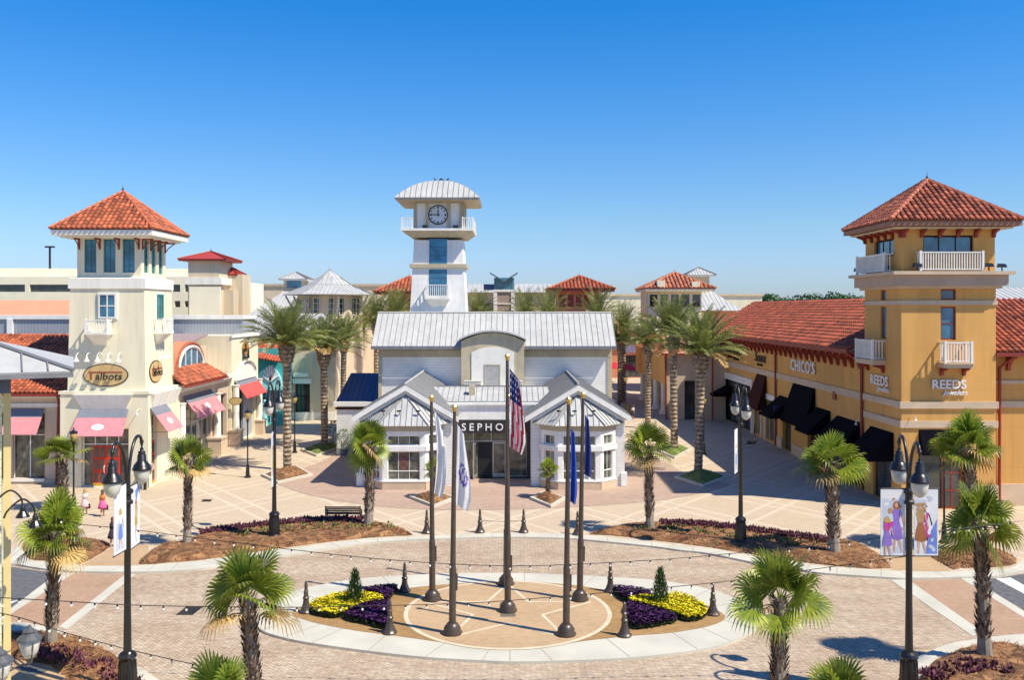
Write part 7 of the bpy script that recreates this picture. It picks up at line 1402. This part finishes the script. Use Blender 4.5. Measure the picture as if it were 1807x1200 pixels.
# ---- ochre tower
cx, cy = 26.19, 57.3; hb = 2.82; t = thing('ochre_tower', 'ochre stucco tower shop with broad red tiled hip roof and white balconies', 'tower', (cx, cy, 0)); F1 = Fr(cx-hb, cy-hb, 1, 0); F2 = Fr(cx-hb, cy+hb, 0, -1); YT = cy-hb
tx = lambda px: PX(px, YT)-(cx-hb); ty = lambda px: (cy+hb)-(cx-hb)*FPX/(px-VX); zz = lambda y: PZ(y, YT)
fo = [(tx(1660), tx(1687), zz(529), zz(510)), (tx(1660), tx(1687), zz(600), zz(541)), (tx(1621), tx(1702), .1, 4.85)]
so = [(ty(1554), ty(1564), zz(529), zz(510)), (ty(1554), ty(1564), zz(600), zz(541)), (1.4, 4.2, .1, 3.4)]
m = MB(); facade(m, F1, 2*hb, 13.5, fo, .25); facade(m, F2, 2*hb, 13.5, so, .25); m.box(cx-hb+.3, cx+hb, cy-hb+.3, cy+hb, 0, 13.5); m.poly([(cx+hb, cy-hb, 0), (cx+hb, cy-hb+.3, 0), (cx+hb, cy-hb+.3, 13.5), (cx+hb, cy-hb, 13.5)])
m.build('wall', M_ochre, t)
m = MB()
for z0_, z1_, pj in ((zz(538)-.0, zz(530), .08), (zz(721), zz(709), .12), (zz(755), zz(743), .10)):
    m.box(cx-hb-pj, cx+hb+pj, cy-hb-pj, cy-hb-.003, z0_, z1_); m.box(cx-hb-pj, cx-hb-.003, cy-hb, cy+hb, z0_, z1_)
m.box(cx-hb-.1, PX(1621, YT), cy-hb-.1, cy-hb-.003, 0, .95); m.box(PX(1702, YT), cx+hb+.1, cy-hb-.12, cy-hb-.003, 0, 1.5); m.box(cx-hb-.1, cx-hb-.003, cy-hb, cy-hb+1.3, 0, .95); build_split(m, 'stone_band', M_tanstone, t)
m = MB(); m.box(cx-hb-.5, cx+hb+.5, cy-hb-.5, cy+hb+.5, 13.45, 14.1); m.build('cornice', mat('dusky_stone', (.50, .36, .26), .85, .05, 1), t); m = MB(); m.box(cx-hb-.78, cx+hb+.78, cy-hb-.78, cy+hb+.78, 14.1, 14.3); m.box(cx-hb-.25, cx+hb+.25, cy-hb-.25, cy+hb+.25, 13.28, 13.45); m.build('cornice_edge', M_tanstone, t)
# lantern with chamfered corner
hl = 2.78; lf = Fr(cx-hl, cy-hl, 1, 0); lz = lambda y: PZ(y, cy-hl); l2 = Fr(cx-hl, cy+hl, 0, -1)
fw_ = [(PX(1629, cy-hl)-(cx-hl), PX(1718, cy-hl)-(cx-hl), lz(446), lz(415))]; t2 = lambda px: (cy+hl)-(cx-hl)*FPX/(px-VX); sw_ = [(t2(1543), t2(1577), lz(449), lz(417))]
m = MB(); facade(m, lf, 2*hl, 17.2, fw_, .3, z0=14.3); facade(m, l2, 2*hl, 17.2, sw_, .3, z0=14.3); m.box(cx-hl+.35, cx+hl, cy-hl+.35, cy+hl, 14.3, 17.2); m.poly([(cx+hl, cy-hl, 14.3), (cx+hl, cy-hl+.35, 14.3), (cx+hl, cy-hl+.35, 17.2), (cx+hl, cy-hl, 17.2)]); m.build('lantern_wall', M_ochre, t)
window(t, lf, *fw_[0], 3, 1, .1, M_brown, M_gblue, -.2); window(t, l2, *sw_[0], 3, 1, .1, M_brown, M_gblue, -.2)
m = MB(); m.box(cx-hl-.06, cx+hl+.06, cy-hl-.06, cy-hl-.003, 16.15, 17.1); m.box(cx-hl-.06, cx-hl-.003, cy-hl, cy+hl, 16.15, 17.1); m.build('frieze', M_tanstone, t) if 0 else None
hip_roof(t, cx, cy, 3.9, 3.9, 17.3, 20.15, fascia=mat('brown_fascia', (.36, .17, .10), .7), fh=.34, w=.36, cap=.14, mats=[mat('brown_clay_tile', (.40, .125, .06), .6, .12, 2.5, tint=.55, col2=(.28, .075, .04)), M_tilebase])
m = MB(); m.box(cx-3.5, cx+3.5, cy-3.5, cy+3.5, 16.83, 16.92); m.build('soffit', M_beige, t)
brackets(t, Fr(cx-hl, cy-hl, 1, 0), [.1+k*(2*hl-.2)/5 for k in range(6)], 16.83, .5, .6, .18); brackets(t, Fr(cx-hl, cy+hl, 0, -1), [.1+k*(2*hl-.2)/5 for k in range(6)], 16.83, .5, .6, .18)
railing(t, lf, PX(1624, cy-hl-.6)-(cx-hl), PX(1734, cy-hl-.6)-(cx-hl), 14.32, 15.45, .1, .62, .15, post=.1); railing(t, l2, t2(1529), t2(1578), 14.32, 15.45, .1, .62, .15, post=.1)
window(t, F1, *fo[0], 1, 1, .09, M_redwood, M_gblue, -.16); window(t, F1, *fo[1], 1, 2, .09, M_redwood, M_gblue, -.16); window(t, F2, *so[0], 1, 1, .09, M_redwood, M_gblue, -.16); window(t, F2, *so[1], 1, 2, .09, M_redwood, M_gblue, -.16)
for F_, a, b_ in ((F1, tx(1657)+.0, tx(1703)-.0), (F2, ty(1532), ty(1562))):
    zb_ = zz(640); m = MB(); m.fbox(F_, a-.08, b_+.08, zb_-.28, zb_-.05, 0, .82); m.fbox(F_, a-.14, b_+.14, zb_-.05, zb_+.03, 0, .9); m.build('balcony', M_tanstone, t); railing(t, F_, a, b_, zb_+.03, zb_+1.25, 0, .78, .17, post=.1); brackets(t, F_, (a+.12, b_-.12), zb_-.28, .5, .7, .16)
window(t, F1, tx(1665), tx(1698), .12, 3.3, 2, 3, .1, M_redwood, M_gdark, -.2, 'door', bar=.09); shopfront(t, F1, tx(1623), tx(1663), 4.8, -.2, 1, 3.3, M_dark, M_gdark); window(t, F1, tx(1665), tx(1700), 3.35, 4.8, 2, 1, .08, M_dark, M_gdark, -.2, 'transom')
awning(t, F1, tx(1622), tx(1664), 4.75, 3.5, .6, [M_navy], val=.1)
window(t, F2, 1.45, 4.15, .12, 3.35, 2, 2, .1, M_dark, M_gdark, -.2); awning(t, F2, 1.1, 4.6, 4.5, 2.9, 1.5, [M_navy], val=.15)
js = thing('jeweller_sign', 'white REEDS Jewelers lettering on the sunlit front of the ochre tower', 'sign', tuple(F1.p(tx(1673), zz(680), .05))); text_thing('lettering', 'REEDS', F1, tx(1673), zz(679), .74, F_wht, None, parent=js, d=.08, ext=.04, bold=.012, sx=1.0); text_thing('script', 'Jewelers', F1, tx(1684), zz(693), .42, F_wht, None, parent=js, d=.08, ext=.03, shear=.35, bold=.004)
js = thing('jeweller_sign', 'white REEDS Jewelers lettering on the shaded street side of the ochre tower', 'sign', tuple(F2.p(ty(1554), zz(673), .05))); text_thing('lettering', 'REEDS', F2, ty(1554), PZ(672, Ys(1554)), .85, F_wht, None, parent=js, d=.1, ext=.012, bold=.012, sx=1.15); text_thing('script', 'Jewelers', F2, ty(1561), PZ(687, Ys(1561)), .5, F_wht, None, parent=js, d=.08, ext=.03, shear=.35)
for i, (px, py, Y, lb) in enumerate(((1514, 478, 60.5, 'leftmost'), (1562, 474, 56.5, 'second'), (1619, 468, 53.9, 'third'), (1745, 468, 53.9, 'fourth'), (1768, 471, 54.6, 'rightmost'))):
    x, z = PX(px, Y), 14.55; b_ = thing('floodlight', lb+' black floodlight on the cornice of the ochre tower', 'floodlight', (x, Y, 14.3), group='floodlights on the ochre tower'); m = MB(); m.box(x-.03, x+.03, Y-.03, Y+.03, 14.3, z); m.build('bracket', M_black, b_); m = MB(); m.hexa([(x-.25, Y-.15, z), (x+.25, Y-.15, z), (x+.25, Y+.15, z), (x-.25, Y+.15, z), (x-.2, Y-.12, z+.18), (x+.2, Y-.12, z+.18), (x+.2, Y+.12, z+.24), (x-.2, Y+.12, z+.24)]); m.build('lamp', M_black, b_)
goose('wall_lamp', F1.p(tx(1606), zz(737), 0), F1.p(tx(1606)+.1, zz(736), .5), .05, 'small white wall lamp between the bands on the front of the ochre tower', r_=.1, hood=.14)
# ---- right wing
Yw = 55.6; t = thing('ochre_wing', 'ochre wing with a red tiled roof at the right edge', 'shop', (32, Yw, 0)); X0 = cx+hb; F_ = Fr(X0, Yw, 1, 0); m = MB(); facade(m, F_, 12, 9.2, [(3.5, 8, .4, 5.2)], .4); m.box(X0+.01, X0+12, Yw+.4, Yw+10, 0, 9.2); m.build('wall', M_ochre, t)
m = MB(); m.fbox(F_, 0, 12, 6.05, 6.45, .003, .1); m.fbox(F_, 0, 12, 7.5, 7.7, .003, .08); m.fbox(F_, 0, 12, 0, 1.4, .003, .12); build_split(m, 'stone_band', M_tanstone, t); shopfront(t, F_, 3.5, 8, 5.1, -.3, 3, 3.4, M_dark, M_gdark)
m = MB(); tile_plane(m, (X0+.02, Yw-1.1, 9.5), (X0+12, Yw-1.1, 9.5), (X0+12, Yw+6, 12.7), (X0+.02, Yw+6, 12.7), .38, .42, base=1); m.build('roof', [MT['brown_clay_tile'], M_tilebase], t)
m = MB(); m.fbox(F_, 0, 12, 9.22, 9.44, 1.02, 1.22); m.tube([F_.p(1.3, 9.3, 1.0), F_.p(.75, 8.5, .15), F_.p(.75, .1, .12)], .09, 6); m.fbox(F_, 0, 12, 9.2, 9.3, 0, 1.0); m.build('gutter', M_redwood, t); brackets(t, F_, (1.3, 3.2, 5.1, 7, 8.9), 9.2, .9, .9, .2)
m = MB(); tt = thing('white_roof_building', 'pale ribbed metal roof just visible behind the red tiles at the right edge', 'building', (60, 100, 0)); seam_plane(m, (PX(1740, 100), 100, 12.9), (75, 100, 12.9), (75, 106, 14.6), (PX(1740, 106), 106, 14.6), .7); m.build('roof', [M_metal, M_seam], tt); m = MB(); m.box(PX(1745, 100.5), 74, 100.5, 112, 0, 12.85); m.build('wall', M_cream, tt)
